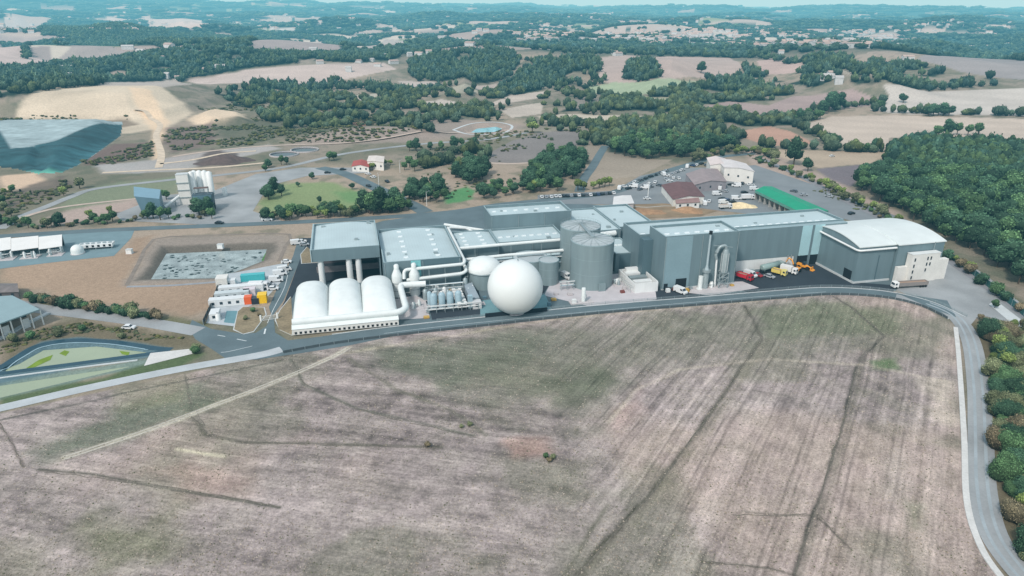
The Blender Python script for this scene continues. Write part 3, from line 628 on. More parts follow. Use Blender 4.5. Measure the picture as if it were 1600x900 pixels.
for px, w_ in [([(890, 910), (1010, 780), (1100, 660), (1190, 530), (1165, 478)], .38), ([(1240, 905), (1290, 750), (1320, 650), (1342, 560), (1382, 525), (1330, 480), (1290, 456)], .34), ([(60, 735), (150, 742), (290, 765), (400, 785), (440, 792)], .28), ([(70, 738), (150, 746), (290, 769), (380, 785)], .2), ([(300, 650), (325, 678), (380, 690), (500, 695), (690, 700)], .26), ([(455, 560), (475, 600), (560, 640), (640, 660), (740, 682)], .26), ([(0, 660), (20, 695), (36, 730)], .22), ([(1280, 805), (1300, 830), (1330, 862)], .2), ([(1100, 878), (1200, 888), (1240, 896)], .2), ([(1140, 804), (1220, 806), (1280, 802)], .2), ([(290, 590), (296, 625), (320, 665)], .18)]:
    q = wob(px); i0 = 0; fr = random.Random(int(w_ * 100))
    while i0 < len(q) - 2:
        n_ = fr.randint(2, 7); seg = q[i0:i0 + n_ + 1]; i0 += n_ + (fr.random() < .35)
        if len(seg) > 2: strip('furrow', seg, w_ * fr.uniform(.6, 1.1), .035, fur, k=2)
# country roads and concrete works area
strip('road', [(0, 358), (30, 340), (75, 322), (110, 308), (150, 295), (250, 283), (330, 275), (440, 262), (540, 240), (660, 225), (760, 218), (830, 206)], 5.5, .10, road_l, label='country road behind the concrete works')
strip('road', [(500, 262), (540, 272), (590, 295), (640, 318), (665, 332)], 9, .09, road_m, label='wide road with waiting cars')
strip('road', [(-40, 372), (160, 360), (400, 350), (560, 342), (700, 332), (780, 320), (860, 312), (960, 300), (1010, 278), (1060, 262), (1120, 246), (1180, 240)], 6.5, .08, road_m, label='road behind the works')
strip('road', [(905, 300), (912, 280), (925, 262), (938, 240), (946, 228)], 6, .11, road_m, label='lane between two woods')
strip('road', [(1190, 248), (1260, 280), (1330, 318), (1400, 352), (1450, 385), (1500, 418), (1560, 460), (1640, 520)], 5, .10, mat('lane_asphalt', (140, 142, 146), .9, .1, .1), label='lane between works and forest')
strip('dirt_track', [(270, 245), (330, 236), (420, 228), (560, 222), (700, 208), (800, 203)], 4, .12, mat('dirt', (190, 174, 160), .95, .1, .2), label='pale dirt track beside the round basins')
strip('dirt_track', [(248, 262), (252, 240), (244, 212), (250, 195), (232, 180), (210, 172)], 5, .12, mat('chalk_track', (206, 190, 168), .95, .15, .2))
strip('dirt_track', [(250, 256), (300, 250), (350, 240), (400, 236)], 4, .12, MATS['chalk_track'])
strip('dirt_track', [(160, 270), (240, 266), (330, 262), (420, 254)], 4, .11, MATS['chalk_track'])
strip('dirt_track', [(20, 345), (90, 325), (200, 312), (250, 308)], 3, .12, MATS['dirt'])
strip('dirt_track', [(755, 254), (800, 256), (860, 252)], 4, .12, MATS['dirt'])
sheet('concrete_apron', UU([(180, 335), (255, 305), (330, 300), (400, 272), (470, 262), (560, 262), (575, 270), (480, 275), (420, 290), (395, 330), (440, 345), (430, 352), (340, 352), (190, 345)]), .07, road_l)
sheet('car_park', UU([(840, 318), (840, 305), (960, 298), (1000, 275), (1060, 262), (1130, 262), (1180, 258), (1290, 295), (1420, 345), (1330, 345), (1270, 330), (1180, 335), (1130, 330), (1040, 318), (960, 320)]), .065, mat('car_park_asphalt', (130, 136, 139), .88, .1, .08, fine=.06))
sheet('grass_plot', UU([(985, 320), (1035, 318), (1120, 330), (1095, 338), (1000, 342), (990, 334)]), .10, mat('dry_plot', (140, 122, 98), .95, .2, .15, fine=.1))
# ponds
sheet('settling_pond_water', UU([(30, 566), (66, 545), (150, 539), (236, 549), (225, 556), (120, 567), (0, 582), (-40, 590)]), -.55, water_g)
sheet('settling_pond_water', UU([(-60, 610), (0, 598), (130, 579), (215, 567), (232, 568), (130, 592), (0, 622), (-60, 632)]), -.5, water_g)
for px in ([(40, 573), (60, 560), (82, 552), (78, 560), (52, 572)], [(92, 550), (100, 545), (108, 547), (102, 554)], [(186, 546), (202, 548), (200, 553), (190, 551)], [(-20, 600), (12, 594), (-10, 604)]):
    sheet('algae_mat', UU(px), -.5, mat('algae_green', (120, 146, 50), .9, .2, .4))
strip('pond_liner', [(-40, 585), (0, 574), (30, 556), (60, 540), (110, 532), (170, 534), (240, 544), (268, 546)], 2.6, .04, liner_m)
strip('pond_liner', [(-40, 592), (0, 584), (120, 568), (225, 555), (262, 549)], 2.2, .05, liner_m)
strip('pond_edge_kerb', [(-40, 598), (0, 591), (120, 575), (215, 563)], .7, .07, kerb_m, h=.1)
strip('pond_edge_kerb', [(0, 580), (40, 556), (66, 543), (110, 536), (170, 538), (232, 547)], .5, .07, mat('pale_liner_edge', (150, 178, 188), .6, .1, .3))
wl = mat('silty_water', (150, 162, 160), .25, .35, .22, fine=.25, fscale=1.6, spec=.5)
sheet('storage_pond_water', UU([(232, 434), (258, 392), (425, 385), (418, 404), (345, 432)]), -1.3, wl)
sheet('basin_water', UU([(745, 199), (775, 196), (785, 199), (772, 204), (735, 205)]), -1.2, mat('pale_blue_water', (140, 196, 204), .2, .3, .3))
strip('basin_kerb', [(708, 203), (738, 193), (775, 191), (800, 197), (785, 208), (735, 210), (708, 203)], 2.5, .1, kerb_m)
strip('bank_track', [(198, 446), (216, 412), (240, 374), (300, 369), (380, 366), (452, 366), (446, 385), (436, 408)], 1.6, .06, mat('bank_track_soil', (136, 126, 116), .95, .15, .3), k=2)
strip('bank_edge', [(198, 448), (270, 446), (345, 440)], 1.8, .06, mat('bank_edge_grey', (150, 154, 158), .9, .15, .3), k=2)
# green algae in storage pond
sheet('reed_bed', UU([(408, 402), (415, 390), (424, 386), (420, 402), (412, 407)]), -1.2, mat('reed_green', (84, 128, 70), .9, .3, .6, fine=.2, bump=.6))
# scum and reed flecks on the storage pond
pp = UU([(236, 432), (260, 394), (420, 388), (414, 402), (345, 430)]); bx = box(pp, 0); b = MB(); n = 0
while n < 90:
    x = random.uniform(bx[0], bx[1]); y = random.uniform(bx[2], bx[3])
    if sdf(pp, np.array([x]), np.array([y]))[0] < .5: continue
    n += 1; r = random.uniform(.3, 1.1); q = random.randint(5, 7)
    b.add([(x + r * random.uniform(.5, 1.4) * math.cos(6.283 * i / q), y + r * random.uniform(.5, 1.3) * math.sin(6.283 * i / q), -1.27) for i in range(q)], [tuple(range(q))])
o = b.build('pond_scum', mat('dark_scum', (56, 74, 76), .6, .2, .5)); tag(o, 'dark patches floating on the storage pond', kind='stuff')

# ================================================================== THE WORKS
def building(name, label, a0, a1, b0, b1, h, rise=.0, par=.9, wm=clad, lights=0, rows=1, lrow=None, skip_front=False, roofm=None, cat='building', rib=True, group=None):
    """clad box with a parapet, a recessed membrane roof, coping and roof lights"""
    roofm = roofm or memb
    t = thing(name, label, cat, F((a0 + a1) / 2, (b0 + b1) / 2), group)
    b = MB(); T = .35
    b.rect(a0, a1, b0, b0 + T, 0 if not skip_front else h - 4.8, h); b.rect(a0, a1, b1 - T, b1, 0, h)
    b.rect(a0, a0 + T, b0 + T, b1 - T, 0 if not skip_front else h - 4.8, h); b.rect(a1 - T, a1, b0 + T, b1 - T, 0, h)
    b.build('wall', wm, t)
    r = MB(); n = 10
    r.grid(lambda u, v: F(a0 + T + (a1 - a0 - 2 * T) * u, b0 + T + (b1 - b0 - 2 * T) * v, h - par - .05 + rise * (1 - (2 * u - 1) ** 2)), n, 2, smooth=rise > 0)
    r.build('roof', roofm, t)
    c = MB(); e = .06
    c.rect(a0 - e, a1 + e, b0 - e, b0 + T + e, h + .003, h + .08); c.rect(a0 - e, a1 + e, b1 - T - e, b1 + e, h + .003, h + .08)
    c.rect(a0 - e, a0 + T + e, b0 + T + e + .003, b1 - T - e - .003, h + .003, h + .078); c.rect(a1 - T - e, a1 + e, b0 + T + e + .003, b1 - T - e - .003, h + .003, h + .078)
    c.build('parapet_coping', rim, t)
    for j in range(rows):
        for i in range(lights):
            u = (i + .7) / (lights + .4); v = lrow[j] if lrow else .5
            if a1 - a0 < b1 - b0 and rows > 1: u, v = v, u
            x = a0 + (a1 - a0) * u; y = b0 + (b1 - b0) * v; z = h - par - .05 + rise * (1 - (2 * u - 1) ** 2)
            s = MB(); s.rect(x - .9, x + .9, y - .55, y + .55, z - .02, z + .35); s.build('skylight', MATS.get('skylight_dome') or mat('skylight_dome', (232, 240, 240), .3, .05, 1., spec=.6), t)
    if skip_front is False and h > 9:
        L_ = a1 - a0; n_ = max(2, int(L_ / 11))
        for i in range(n_ + 1):
            x = a0 + .4 + (L_ - .8) * i / n_; MB().rect(x - .09, x + .09, b0 - .22, b0 - .07, .3, h - .5).build('drain_pipe', steel, t)
        MB().rect(a0 - .02, a1 + .02, b0 - .10, b0 - .003, 0, .55).build('plinth', kerb_m, t)
    rv = random.Random(int(a0 * 7 + b0))
    for i in range(max(1, int((a1 - a0) * (b1 - b0) / 260))):
        x = rv.uniform(a0 + 2, a1 - 2); y = rv.uniform(b0 + 2, b1 - 2); w_ = rv.uniform(.4, .9); z = h - par - .06 + rise * (1 - (2 * (x - a0) / (a1 - a0) - 1) ** 2); MB().rect(x - w_, x + w_, y - w_ * .7, y + w_ * .7, z, z + rv.uniform(.4, .9)).build('roof_vent', steel, t)
    return t
def part_rect(t, name, m, a0, a1, b0, b1, z0, z1, label=None):
    return MB().rect(a0, a1, b0, b1, z0, z1).build(name, m, t, label)

b1 = building('process_hall', 'tall blue grey clad block with a thin chimney and filter tower at its front', 59.3, 90, 2.8, 17, 21.5, lights=7, lrow=[.35])
part_rect(b1, 'door', dark, 81 - 16, 85.5 - 16, 2.70, 2.79, 0, 4.2); part_rect(b1, 'door', dark, 60.2, 61.8, 2.70, 2.79, 0, 2.6)
part_rect(b1, 'wall_panel', mat('panel_shift', (132, 158, 166), .5, .05, .12), 59.6, 70.5, 2.72, 2.78, .4, 21.2)
b2 = building('sorting_hall', 'long low blue grey hall with a white base wall behind parked vehicles', 55.4, 147, 12.6 + 4.5, 34, 18, lights=24, lrow=[.18])
MB().rect(90.02, 147, 14.5, 17.08, 4.5, 17.4).build('wall', clad, b2)
MB().rect(90.02, 147, 14.4, 17.08, 17.41, 17.55).build('roof_edge', rim, b2)
MB().rect(90.02, 124, 14.6, 17.08, 0, 4.48).build('base_wall', whitep, b2); MB().rect(137.5, 147, 14.6, 17.08, 0, 4.48).build('base_wall', clad, b2)
for x in (126, 131.8): part_rect(b2, 'pale_panel', cladl, x, x + 4.6, 14.38, 14.49, 4.5, 17.5); part_rect(b2, 'door', dark, x - .2, x + 4.6, 14.62, 14.9, 0, 4.9)
part_rect(b2, 'door_post', clad, 130.62, 131.55, 14.3, 15, 0, 4.48); part_rect(b2, 'door_post', clad, 124, 125.6, 14.5, 15, 0, 4.48)
for x in (121, 122.6): MB().lathe(*F(x, 14.2)[:2], [(.25, 3.2), (.25, 5.2)], 8).build('vent_pipe', steel, b2)
# shoulder between the two halls
bs = MB().prism([F(55.4, 12.8), F(59.28, 12.8), F(59.28, 17.08), F(55.4, 17.08)], 0, 17.2).build('corner_wall', cladd, b2)

b3 = building('feed_hall', 'small low blue grey block with a pale panel beside the tall tanks', 49, 58.5, 24.5, 44, 8.2, par=.3, lights=4, lrow=[.55])
part_rect(b3, 'pale_panel', cladl, 56.2, 58.6, 24.36, 24.48, .6, 8.2); part_rect(b3, 'front_panel', cladd, 50.6, 56, 24.38, 24.48, .2, 7.8)
part_rect(b3, 'door', dark, 48.9, 48.99, 26, 43, .1, 7.4)

b4 = building('reception_hall', 'open fronted grey hall standing on thick white round columns', -69.6, -44, 37, 72, 15, rise=.9, skip_front=True, lights=0)
part_rect(b4, 'ceiling', cladd, -69.2, -44.4, 37.4, 71.6, 10.3, 10.4)
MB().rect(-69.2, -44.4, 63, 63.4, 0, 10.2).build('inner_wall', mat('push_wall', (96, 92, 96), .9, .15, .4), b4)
MB().rect(-69.2, -44.4, 52, 52.3, 0, 2.6).build('push_wall', mat('stained_concrete', (134, 130, 132), .9, .15, .4), b4)
for x, y in ((-66.6, 38.6), (-56.0, 38.6), (-52.4, 38.6)): MB().lathe(*F(x, y)[:2], [(1.15, 0), (1.15, 10.3)], 20).build('column', whitep, b4)
part_rect(b4, 'corner_trim', mat('pale_trim', (176, 196, 200), .5, .05, .3), -69.9, -69.62, 36.7, 72.2, 10.2, 15.1)
b5 = building('shredding_hall', 'middle grey hall with arched pale roof between open hall and low roofs', -43.4, -14.6, 22.4, 64, 13, rise=1.3, par=1.4, lights=6, rows=2, lrow=[.3, .72])
part_rect(b5, 'pale_panel', mat('aqua_panel', (130, 196, 198), .5, .05, .5), -33.4, -29.8, 22.26, 22.38, 4, 12.9)
part_rect(b5, 'front_panel', cladd, -29.5, -15, 22.28, 22.38, 9.2, 12.9)
b6 = building('composting_hall', 'low hall with slightly arched roof behind the twin white pipes', -14.2, 4.6, 41.5, 63, 10, rise=.8, par=1., lights=4, rows=2, lrow=[.3, .7])
b7 = building('maturation_hall', 'low hall with a row of roof lights behind the round tanks', 4.9, 34, 44, 63, 10, par=.7, lights=8, lrow=[.45])
b8 = building('ventilation_hall', 'tall grey box hall rising above the low roofs at the rear', 5.6, 42.5, 63.2, 80, 16, par=1.2, lights=7, lrow=[.6])
part_rect(b8, 'louvre', dark, 42.52, 42.6, 65, 67.5, 12.5, 15)
b9 = building('storage_hall', 'wide low hall with two bay roof beside the soil heap', 43, 60, 47, 82, 11, par=.5, lights=0)
b9b = building('storage_hall', 'wide low hall bay with raised parapet along the soil heap', 60.2, 77.5, 49, 84, 11.3, par=.8, lights=0)
b9c = building('annex', 'narrow low annex with pale roof behind the storage hall bays', 22, 56, 84.5, 92, 5, par=.3)
# low link roof and front facade of the middle halls
b10 = building('link_building', 'narrow low link with long blue roof strip between the twin white pipes', -13, 34, 34.5, 38.5, 6, par=.2)
part_rect(b10, 'wall_panel', cladd, 6, 34, 34.38, 34.49, .5, 5)

# barrel roofed hall at the end of the works
def barrel(t, a0, a1, b0, b1, eave, rise, wm, roofm, seg=20):
    w = MB(); T = .3
    prof = lambda v: eave + rise * (1 - (2 * v - 1) ** 2)
    for a in (a0, a1):
        vs = [F(a, b0, 0), F(a, b1, 0)] + [F(a, b0 + (b1 - b0) * (1 - i / seg), prof(1 - i / seg) - .25) for i in range(seg + 1)]
        w.add(vs, [tuple(range(len(vs))) if a == a0 else tuple(range(len(vs)))[::-1]])
    w.add([F(a0, b0, 0), F(a1, b0, 0), F(a1, b0, eave - .25), F(a0, b0, eave - .25)], [(0, 1, 2, 3)]); w.add([F(a0, b1, 0), F(a1, b1, 0), F(a1, b1, eave - .25), F(a0, b1, eave - .25)], [(3, 2, 1, 0)])
    w.build('wall', wm, t)
    r = MB(); e = .35
    top = lambda u, v: F(a0 - e + (a1 - a0 + 2 * e) * u, b0 - e + (b1 - b0 + 2 * e) * v, prof(v))
    r.grid(top, 8, seg); r.grid(lambda u, v: F(a0 - e + (a1 - a0 + 2 * e) * u, b0 - e + (b1 - b0 + 2 * e) * v, prof(v) - .35), 8, seg)
    for u in (0, 1): r.add([top(u, i / seg) for i in range(seg + 1)] + [F(*( (a0 - e if u == 0 else a1 + e), b0 - e + (b1 - b0 + 2 * e) * i / seg), prof(i / seg) - .35) for i in range(seg + 1)], [(i, i + 1, seg + 2 + i, seg + 1 + i) for i in range(seg)])
    for v in (0, 1): r.add([top(0, v), top(1, v), F(a1 + e, b0 - e + (b1 - b0 + 2 * e) * v, prof(v) - .35), F(a0 - e, b0 - e + (b1 - b0 + 2 * e) * v, prof(v) - .35)], [(0, 1, 2, 3)])
    r.build('roof', roofm, t)
wr = mat('white_sheet_roof', (214, 222, 220), .55, .05, .15, fine=.02, ribs=2.6, ribdir=FA)
t = thing('boiler_hall', 'large grey hall with white curved roof and white gutter', 'building', F(143, 6))
barrel(t, 135.4, 151.8, -8.2, 22.0, 15.1, 2.3, clad, wr)
MB().tube(rounded([F(134.2, 23, 15.6), F(134.6, 20, 14.6), F(134.7, -8.7, 13.7), F(151.5, -9.0, 13.8)], 1.5), .42, 8).build('gutter', whitep, t)
part_rect(t, 'plinth', kerb_m, 135.1, 151.7, -8.5, -8.22, 0, .8); part_rect(t, 'plinth', kerb_m, 135.1, 135.38, -8.2, 21, 0, .9)
for b_, w_ in ((-6.6, 4.4), (15.2, 3.6)): MB().rect(135.2, 135.33, b_, b_ + w_, .2, 4.6).build('door', dark, t)
part_rect(t, 'drain_pipe', cladd, 144.8, 145.1, -8.4, -8.22, .8, 11)
t2 = thing('turbine_hall', 'end hall with wide white curved roof above the white office block', 'building', F(162, 6))
barrel(t2, 152.1, 173.4, -9.4, 22.5, 15.15, 2.4, clad, wr)
MB().tube([F(168.3, -9.9, 11.5), F(168.3, -9.9, 15.2)], .15, 6).build('drain_pipe', steel, t2)
# office block
t = thing('office_block', 'white office block with small paired windows in front of the end hall', 'office building', F(163, -11))
part_rect(t, 'main_wall', wall_w, 156.4, 169.3, -12.6, -9.9, 0, 11.6); part_rect(t, 'parapet_coping', whitep, 156.3, 169.4, -12.7, -9.8, 11.603, 11.8)
part_rect(t, 'side_wall', wall_w, 151.9, 156.38, -11.4, -9.9, 0, 6.4); part_rect(t, 'side_wall', wall_w, 169.33, 174.5, -12.0, -9.9, 0, 8.4)
for x, zs in ((157.6, (1.4, 3.8, 6.2, 8.8)), (163.4, (4.2, 6.6, 9.0)), (164.9, (6.6, 9.0))):
    for z in zs:
        w = part_rect(t, 'window', glass, x, x + .62, -12.66, -12.605, z, z + 1.35)
        s = MB().rect(x - .08, x + .70, -12.74, -12.603, z - .12, z - .005); s.build('sill', whitep, w)

# fermentation tunnels: three white inflated vaults
t = thing('fermentation_vaults', 'three white rounded membrane vaults side by side above a row of dark vents', 'digester building', F(-58, 9))
AW = 34.2 / 3
for i in range(3):
    ac = -75.2 + AW * (i + .5)
    def vf(u, v, ac=ac):
        x = 2 * u - 1; yb = -4.2 + 26.6 * v
        g = min(1, v / .62); g = math.sqrt(max(0, 1 - (1 - g) ** 2.0)) * .86 + .14 * g
        if v > .86: g *= math.sqrt(max(0, 1 - ((v - .86) / .14) ** 2 * .85))
        return F(ac + x * AW / 2, yb, 3.25 + g * (2.3 + 3.9 * (max(0, 1 - abs(x) ** 2.6)) ** .6))
    MB().grid(vf, 26, 30).build('membrane_vault', whitem, t)
part_rect(t, 'wall', wall_w, -75.4, -41, -4.2, 22.6, 0, 3.2)
vw = MB(); vw.rect(-75.5, -40.9, -5.9, -4.22, .45, 2.5); vw.build('front_wall', wall_w, t)
MB().add([F(-75.6, -6.1, 2.5), F(-40.8, -6.1, 2.5), F(-40.8, -4.2, 3.5), F(-75.6, -4.2, 3.5)], [(0, 1, 2, 3)]).build('lean_to_roof', whitem, t)
for i in range(22): part_rect(t, 'vent', dark, -74.8 + i * 1.555, -74.05 + i * 1.555, -5.97, -5.905, .7, 1.5)
MB().tube(rounded([F(-75.4, -3.6, 4.1), F(-40.2, -3.9, 4.2), F(-37.8, -1.5, 4.4), F(-38.3, 13.5, 5.6), F(-38.0, 16.2, 6.0), F(-29, 15.5, 6.0)], 3, 6), 1.15, 16).build('air_duct', whitem, t, 'fat white air duct')
# scrubber towers
def scrubber(a, b, label):
    t = thing('scrubber_tower', label, 'scrubber tower', F(a, b), 'white scrubber towers'); x, y = F(a, b)[:2]
    MB().lathe(x, y, [(1.95, 0), (1.95, 8.2), (1.85, 8.6), (1.0, 10.6), (.95, 10.8)], 24).build('vessel', whitem, t)
    MB().lathe(x, y, [(.95, 10.81), (.95, 12.2), (.6, 12.6)], 16).build('outlet', whitem, t)
    for z in (2.5, 5.5): MB().lathe(x, y, [(2.03, z), (2.03, z + .2)], 24, cap=False).build('band', steel, t)
scrubber(-39.0, 20.6, 'white scrubber tower next to the membrane vaults'); scrubber(-32.6, 20.6, 'white scrubber tower beside the bent duct, second from the membrane vaults')
def duct(label, pts, r, m=None, cat='pipe', name='air_duct', sup=None, group=None):
    t = thing(name, label, cat, (pts[0][0], pts[0][1], 0), group)
    MB().tube(rounded(pts, 2.2, 5), r, 14).build('duct_run', m or whitem, t)
    if sup:
        for p in sup: MB().tube([(p[0], p[1], 0), (p[0], p[1], p[2])], .14, 6).build('support_post', steel, t)
    return t
duct('upper white duct bending along the front and side of the arched hall', [F(-36.5, 19.5, 7), F(-36.3, 20.6, 10.2), F(-14, 20.6, 10.6), F(-13.2, 22, 11.2), F(-13.6, 62, 12.2)], .62, sup=[F(-21, 20.6, 9.7), F(-27, 20.6, 9.6)])
duct('lower white duct running below the front of the arched hall', [F(-35.6, 20.2, 6.2), F(-14.6, 20.2, 7.0), F(-12.8, 21, 7.6), F(-13, 24, 8.6)], .66, sup=[F(-21, 20.2, 6.2)])
duct('upper of the twin white pipes passing behind the round tanks', [F(-13.6, 39.6, 10.3), F(4, 39.8, 10.5), F(31, 39.8, 10.7)], .66, sup=[F(-6, 39.6, 9.6), F(9, 39.6, 9.7), F(22, 39.6, 9.7)])
duct('lower of the twin white pipes passing behind the round tanks', [F(-12.6, 32.2, 8.0), F(6, 32.5, 8.4), F(30, 32.6, 8.6)], .65, sup=[F(-4, 32.3, 7.6), F(8, 32.5, 7.8), F(12, 32.5, 7.8), F(24, 32.5, 7.8)])
duct('short white duct ending on the low roof beside the tall tanks', [F(45, 43, 9.0), F(50, 45.5, 9.6), F(57, 45.8, 9.8)], 1.2)
duct('white curved duct lying on the roof behind the arched hall', [F(-14, 66, 9), F(-12, 70, 10), F(-4, 70, 9), F(-2, 68, 8)], .6)
duct('long white pipe at the back of the works before the car park', [F(-10, 100, 2.2), F(6, 84, 3.0), F(6, 83, 3)], .7)
duct('thin white pipe on the rear roofs by the car park', [F(24, 94, 5.6), F(52, 94, 5.6)], .6)
part = None
# gas holder sphere
t = thing('gas_sphere', 'huge white membrane gas sphere beside the service road', 'gas holder', (1.1, 221.4, 0))
R = 9.7; prof = [(R * math.sin(math.pi * i / 40), R - R * math.cos(math.pi * i / 40)) for i in range(3, 41)]
MB().lathe(1.1, 221.4, prof, 64, cap=False).build('membrane', mat('taut_white_membrane', (224, 230, 228), .4, .02, .1, fine=.01), t)
MB().lathe(1.1, 221.4, [(3.6, 0), (3.6, .3), (3.4, .45)], 40).build('foundation_ring', conc, t)
MB().lathe(2.0, 221.0, [(.25, 19.7), (.25, 20.1)], 10).build('vent_cap', steel, t)
part_g = sheet('gas_sphere_pad', [F(*q)[:2] for q in [(-12.5, -4.6), (13.5, -4.6), (15, 9), (-10, 9)]], .09, mat('teal_pad', (112, 150, 156), .8, .1, .2))
MB().rect(-11.0, 11.4, -6.2, -5.7, 0, 1.5).build('retaining_wall', mat('black_bund', (30, 40, 48), .8, .1, .4)); o = bpy.data.objects['retaining_wall']; tag(o, 'low black bund wall in front of the white gas sphere', 'wall')
# second digester: grey cylinder with a white dome
cx_, cy_ = F(-5.4, 24.5)[:2]
t = thing('domed_digester', 'grey round digester tank with a low white dome behind the sphere', 'digester tank', (cx_, cy_, 0))
MB().lathe(cx_, cy_, [(6.5, 0), (6.5, 6.4)], 48).build('tank_wall', tankm, t); MB().lathe(cx_, cy_, [(7.0, 6.3), (7.0, 6.65), (6.6, 6.7)], 48).build('rim', steel, t)
MB().lathe(cx_, cy_, [(6.9 * math.cos(i * math.pi / 24), 6.71 + 4.6 * math.sin(i * math.pi / 24)) for i in range(13)], 48, cap=False).build('dome', whitem, t)

def tank(name, label, a, b, r, h, m=tankm, top='spokes', group=None, cone=.9):
    x, y = F(a, b)[:2]; t = thing(name, label, 'tank', (x, y, 0), group)
    MB().lathe(x, y, [(r, 0), (r, h)], 56, cap=False).build('shell', m, t)
    MB().lathe(x, y, [(r - .2, h - .1), (r * .5, h - .1 + cone * .5), (.01, h - .1 + cone)], 56, cap=False).build('roof', mat('tank_roof', (172, 182, 184), .6, .08, .3), t)
    MB().lathe(x, y, [(r + .08, h - .25), (r + .08, h + .12), (r - .12, h + .12), (r - .12, h - .25)], 56, cap=False, smooth=False).build('rim', rim, t)
    for z in [h * k / 3 for k in range(1, 3)]: MB().lathe(x, y, [(r + .02, z), (r + .02, z + .07)], 56, cap=False).build('seam_band', rim, t)
    if top == 'spokes':
        for i in range(14):
            q = 6.283 * i / 14
            MB().tube([(x + .8 * math.cos(q), y + .8 * math.sin(q), h + cone * .9), (x + (r - .3) * math.cos(q), y + (r - .3) * math.sin(q), h + .05)], .08, 5).build('roof_beam', steel, t)
        rl = MB()
        for i in range(40):
            q = 6.283 * i / 40; q2 = 6.283 * (i + 1) / 40; rr_ = r - .05
            rl.tube([(x + rr_ * math.cos(q), y + rr_ * math.sin(q), h + 1.1), (x + rr_ * math.cos(q2), y + rr_ * math.sin(q2), h + 1.1)], .035, 4)
            rl.tube([(x + rr_ * math.cos(q), y + rr_ * math.sin(q), h + .1), (x + rr_ * math.cos(q), y + rr_ * math.sin(q), h + 1.1)], .03, 4)
        rl.build('railing', steel, t)
        MB().lathe(x, y, [(.7, h + cone * .8), (.7, h + cone + .5)], 14).build('agitator_housing', steel, t)
    return t
ta = tank('digester_tank', 'taller grey digester tank with beamed roof standing in front of its twin', 35.6, 16.2, 8.3, 18)
x, y = F(36.6, 7.7)[:2]; MB().rect(35.6, 38.3, 6.9, 8.6, 0, 3.0).build('access_hatch', tankm, ta)
tb = tank('digester_tank', 'grey digester tank half hidden behind the front tank, bridge on top', 37.0, 34.6, 8.2, 18)
MB().rect(27.8, 46.2, 26.3, 42.9, 0, 1.6).build('plinth', mat('tank_plinth', (84, 110, 116), .7, .1, .3), tb) if False else None
tw = thing('tank_walkway', 'steel footbridge joining the roofs of the twin digester tanks', 'walkway', F(36, 25))
MB().prism([F(35.2, 17)[:2], F(36.4, 17)[:2], F(37.4, 34)[:2], F(36.2, 34)[:2]], 19.0, 19.15, True).build('deck', steel, tw)
for e in (35.2, 36.4): MB().tube([F(e, 17, 20.1), F(e + 1, 34, 20.1)], .06, 5).build('handrail', steel, tw)
tank('buffer_tank', 'small grey buffer tank next to the flat wide tank', 19.6, 20.6, 3.9, 9.6, top=None, cone=.35)
tank('hydrolysis_tank', 'wide grey tank with pinkish flat lid behind the gas sphere', 14.6, 31.0 - 1.5, 7.0, 8.2, top=None, cone=.4)
MB().rect(9, 20, 28.9, 29.9, 8.7, 9.0).build('catwalk', steel, bpy.data.objects['hydrolysis_tank'])

# stack and filter tower in front of the process hall
x, y = F(76.6, 1.0)[:2]
t = thing('chimney_stack', 'slim grey flue stack with black tip before the tall block', 'chimney', (x, y, 0))
MB().lathe(x, y, [(1.05, 0), (1.05, 6.6), (1.0, 6.7)], 20).build('base_drum', steel, t); MB().lathe(x, y, [(1.6, 6.71), (1.6, 7.6)], 20).build('platform', steel, t)
MB().lathe(x, y, [(.85, 7.61), (.42, 9.5), (.36, 21.8)], 16).build('flue', mat('pale_flue', (168, 184, 188), .5, .05, .4), t); MB().lathe(x, y, [(.62, 21.81), (.66, 23.0)], 14).build('flue_tip', dark, t)
MB().tube([(x - 1.9, y - .2, 0), (x - 1.9, y - .2, 5)], .9, 14).build('white_vessel', whitem, t)
x, y = F(83.6, 0.6)[:2]
t = thing('filter_tower', 'steel bag filter tower with hooked duct on a braced frame', 'filter tower', (x, y, 0))
fr = MB()
for i in (-1.7, 1.7):
    for j in (-1.4, 1.4): fr.tube([(x + i, y + j, 0), (x + i, y + j, 6.3)], .18, 6)
for z in (2.2, 4.4, 6.3):
    for i in (-1.7, 1.7): fr.tube([(x + i, y - 1.4, z), (x + i, y + 1.4, z)], .12, 5)
    for j in (-1.4, 1.4): fr.tube([(x - 1.7, y + j, z), (x + 1.7, y + j, z)], .12, 5); fr.tube([(x - 1.7, y + j, z - 2.2), (x + 1.7, y + j, z)], .09, 5)
fr.build('frame', steel, t)
MB().lathe(x, y, [(1.35, 6.4), (1.35, 14.2), (.9, 15.4)], 20).build('filter_vessel', steel, t); MB().lathe(x, y, [(.25, 2.8), (1.3, 6.38)], 16).build('hopper', steel, t)
for i in range(8):
    q = 6.283 * i / 8; MB().tube([(x + 1.42 * math.cos(q), y + 1.42 * math.sin(q), 6.6), (x + 1.42 * math.cos(q), y + 1.42 * math.sin(q), 14)], .07, 4).build('stiffener', whitep, t)
MB().tube(rounded([(x, y, 15.2), (x - .3, y, 17.0), (x - 2.6, y - .2, 16.6), (x - 4.0, y - .4, 13.4), (x - 3.4, y - .4, 11.6)], 1.6, 5), .6, 12).build('hooked_duct', steel, t)
MB().tube([(x - 3.3, y - .4, 11.8), (x - 2.8, y - .3, 0)], .38, 10).build('down_pipe', whitep, t); MB().tube([(x - 5, y, 17), (x + 2.4, y, 16.2)], .12, 5).build('crane_arm', steel, t)
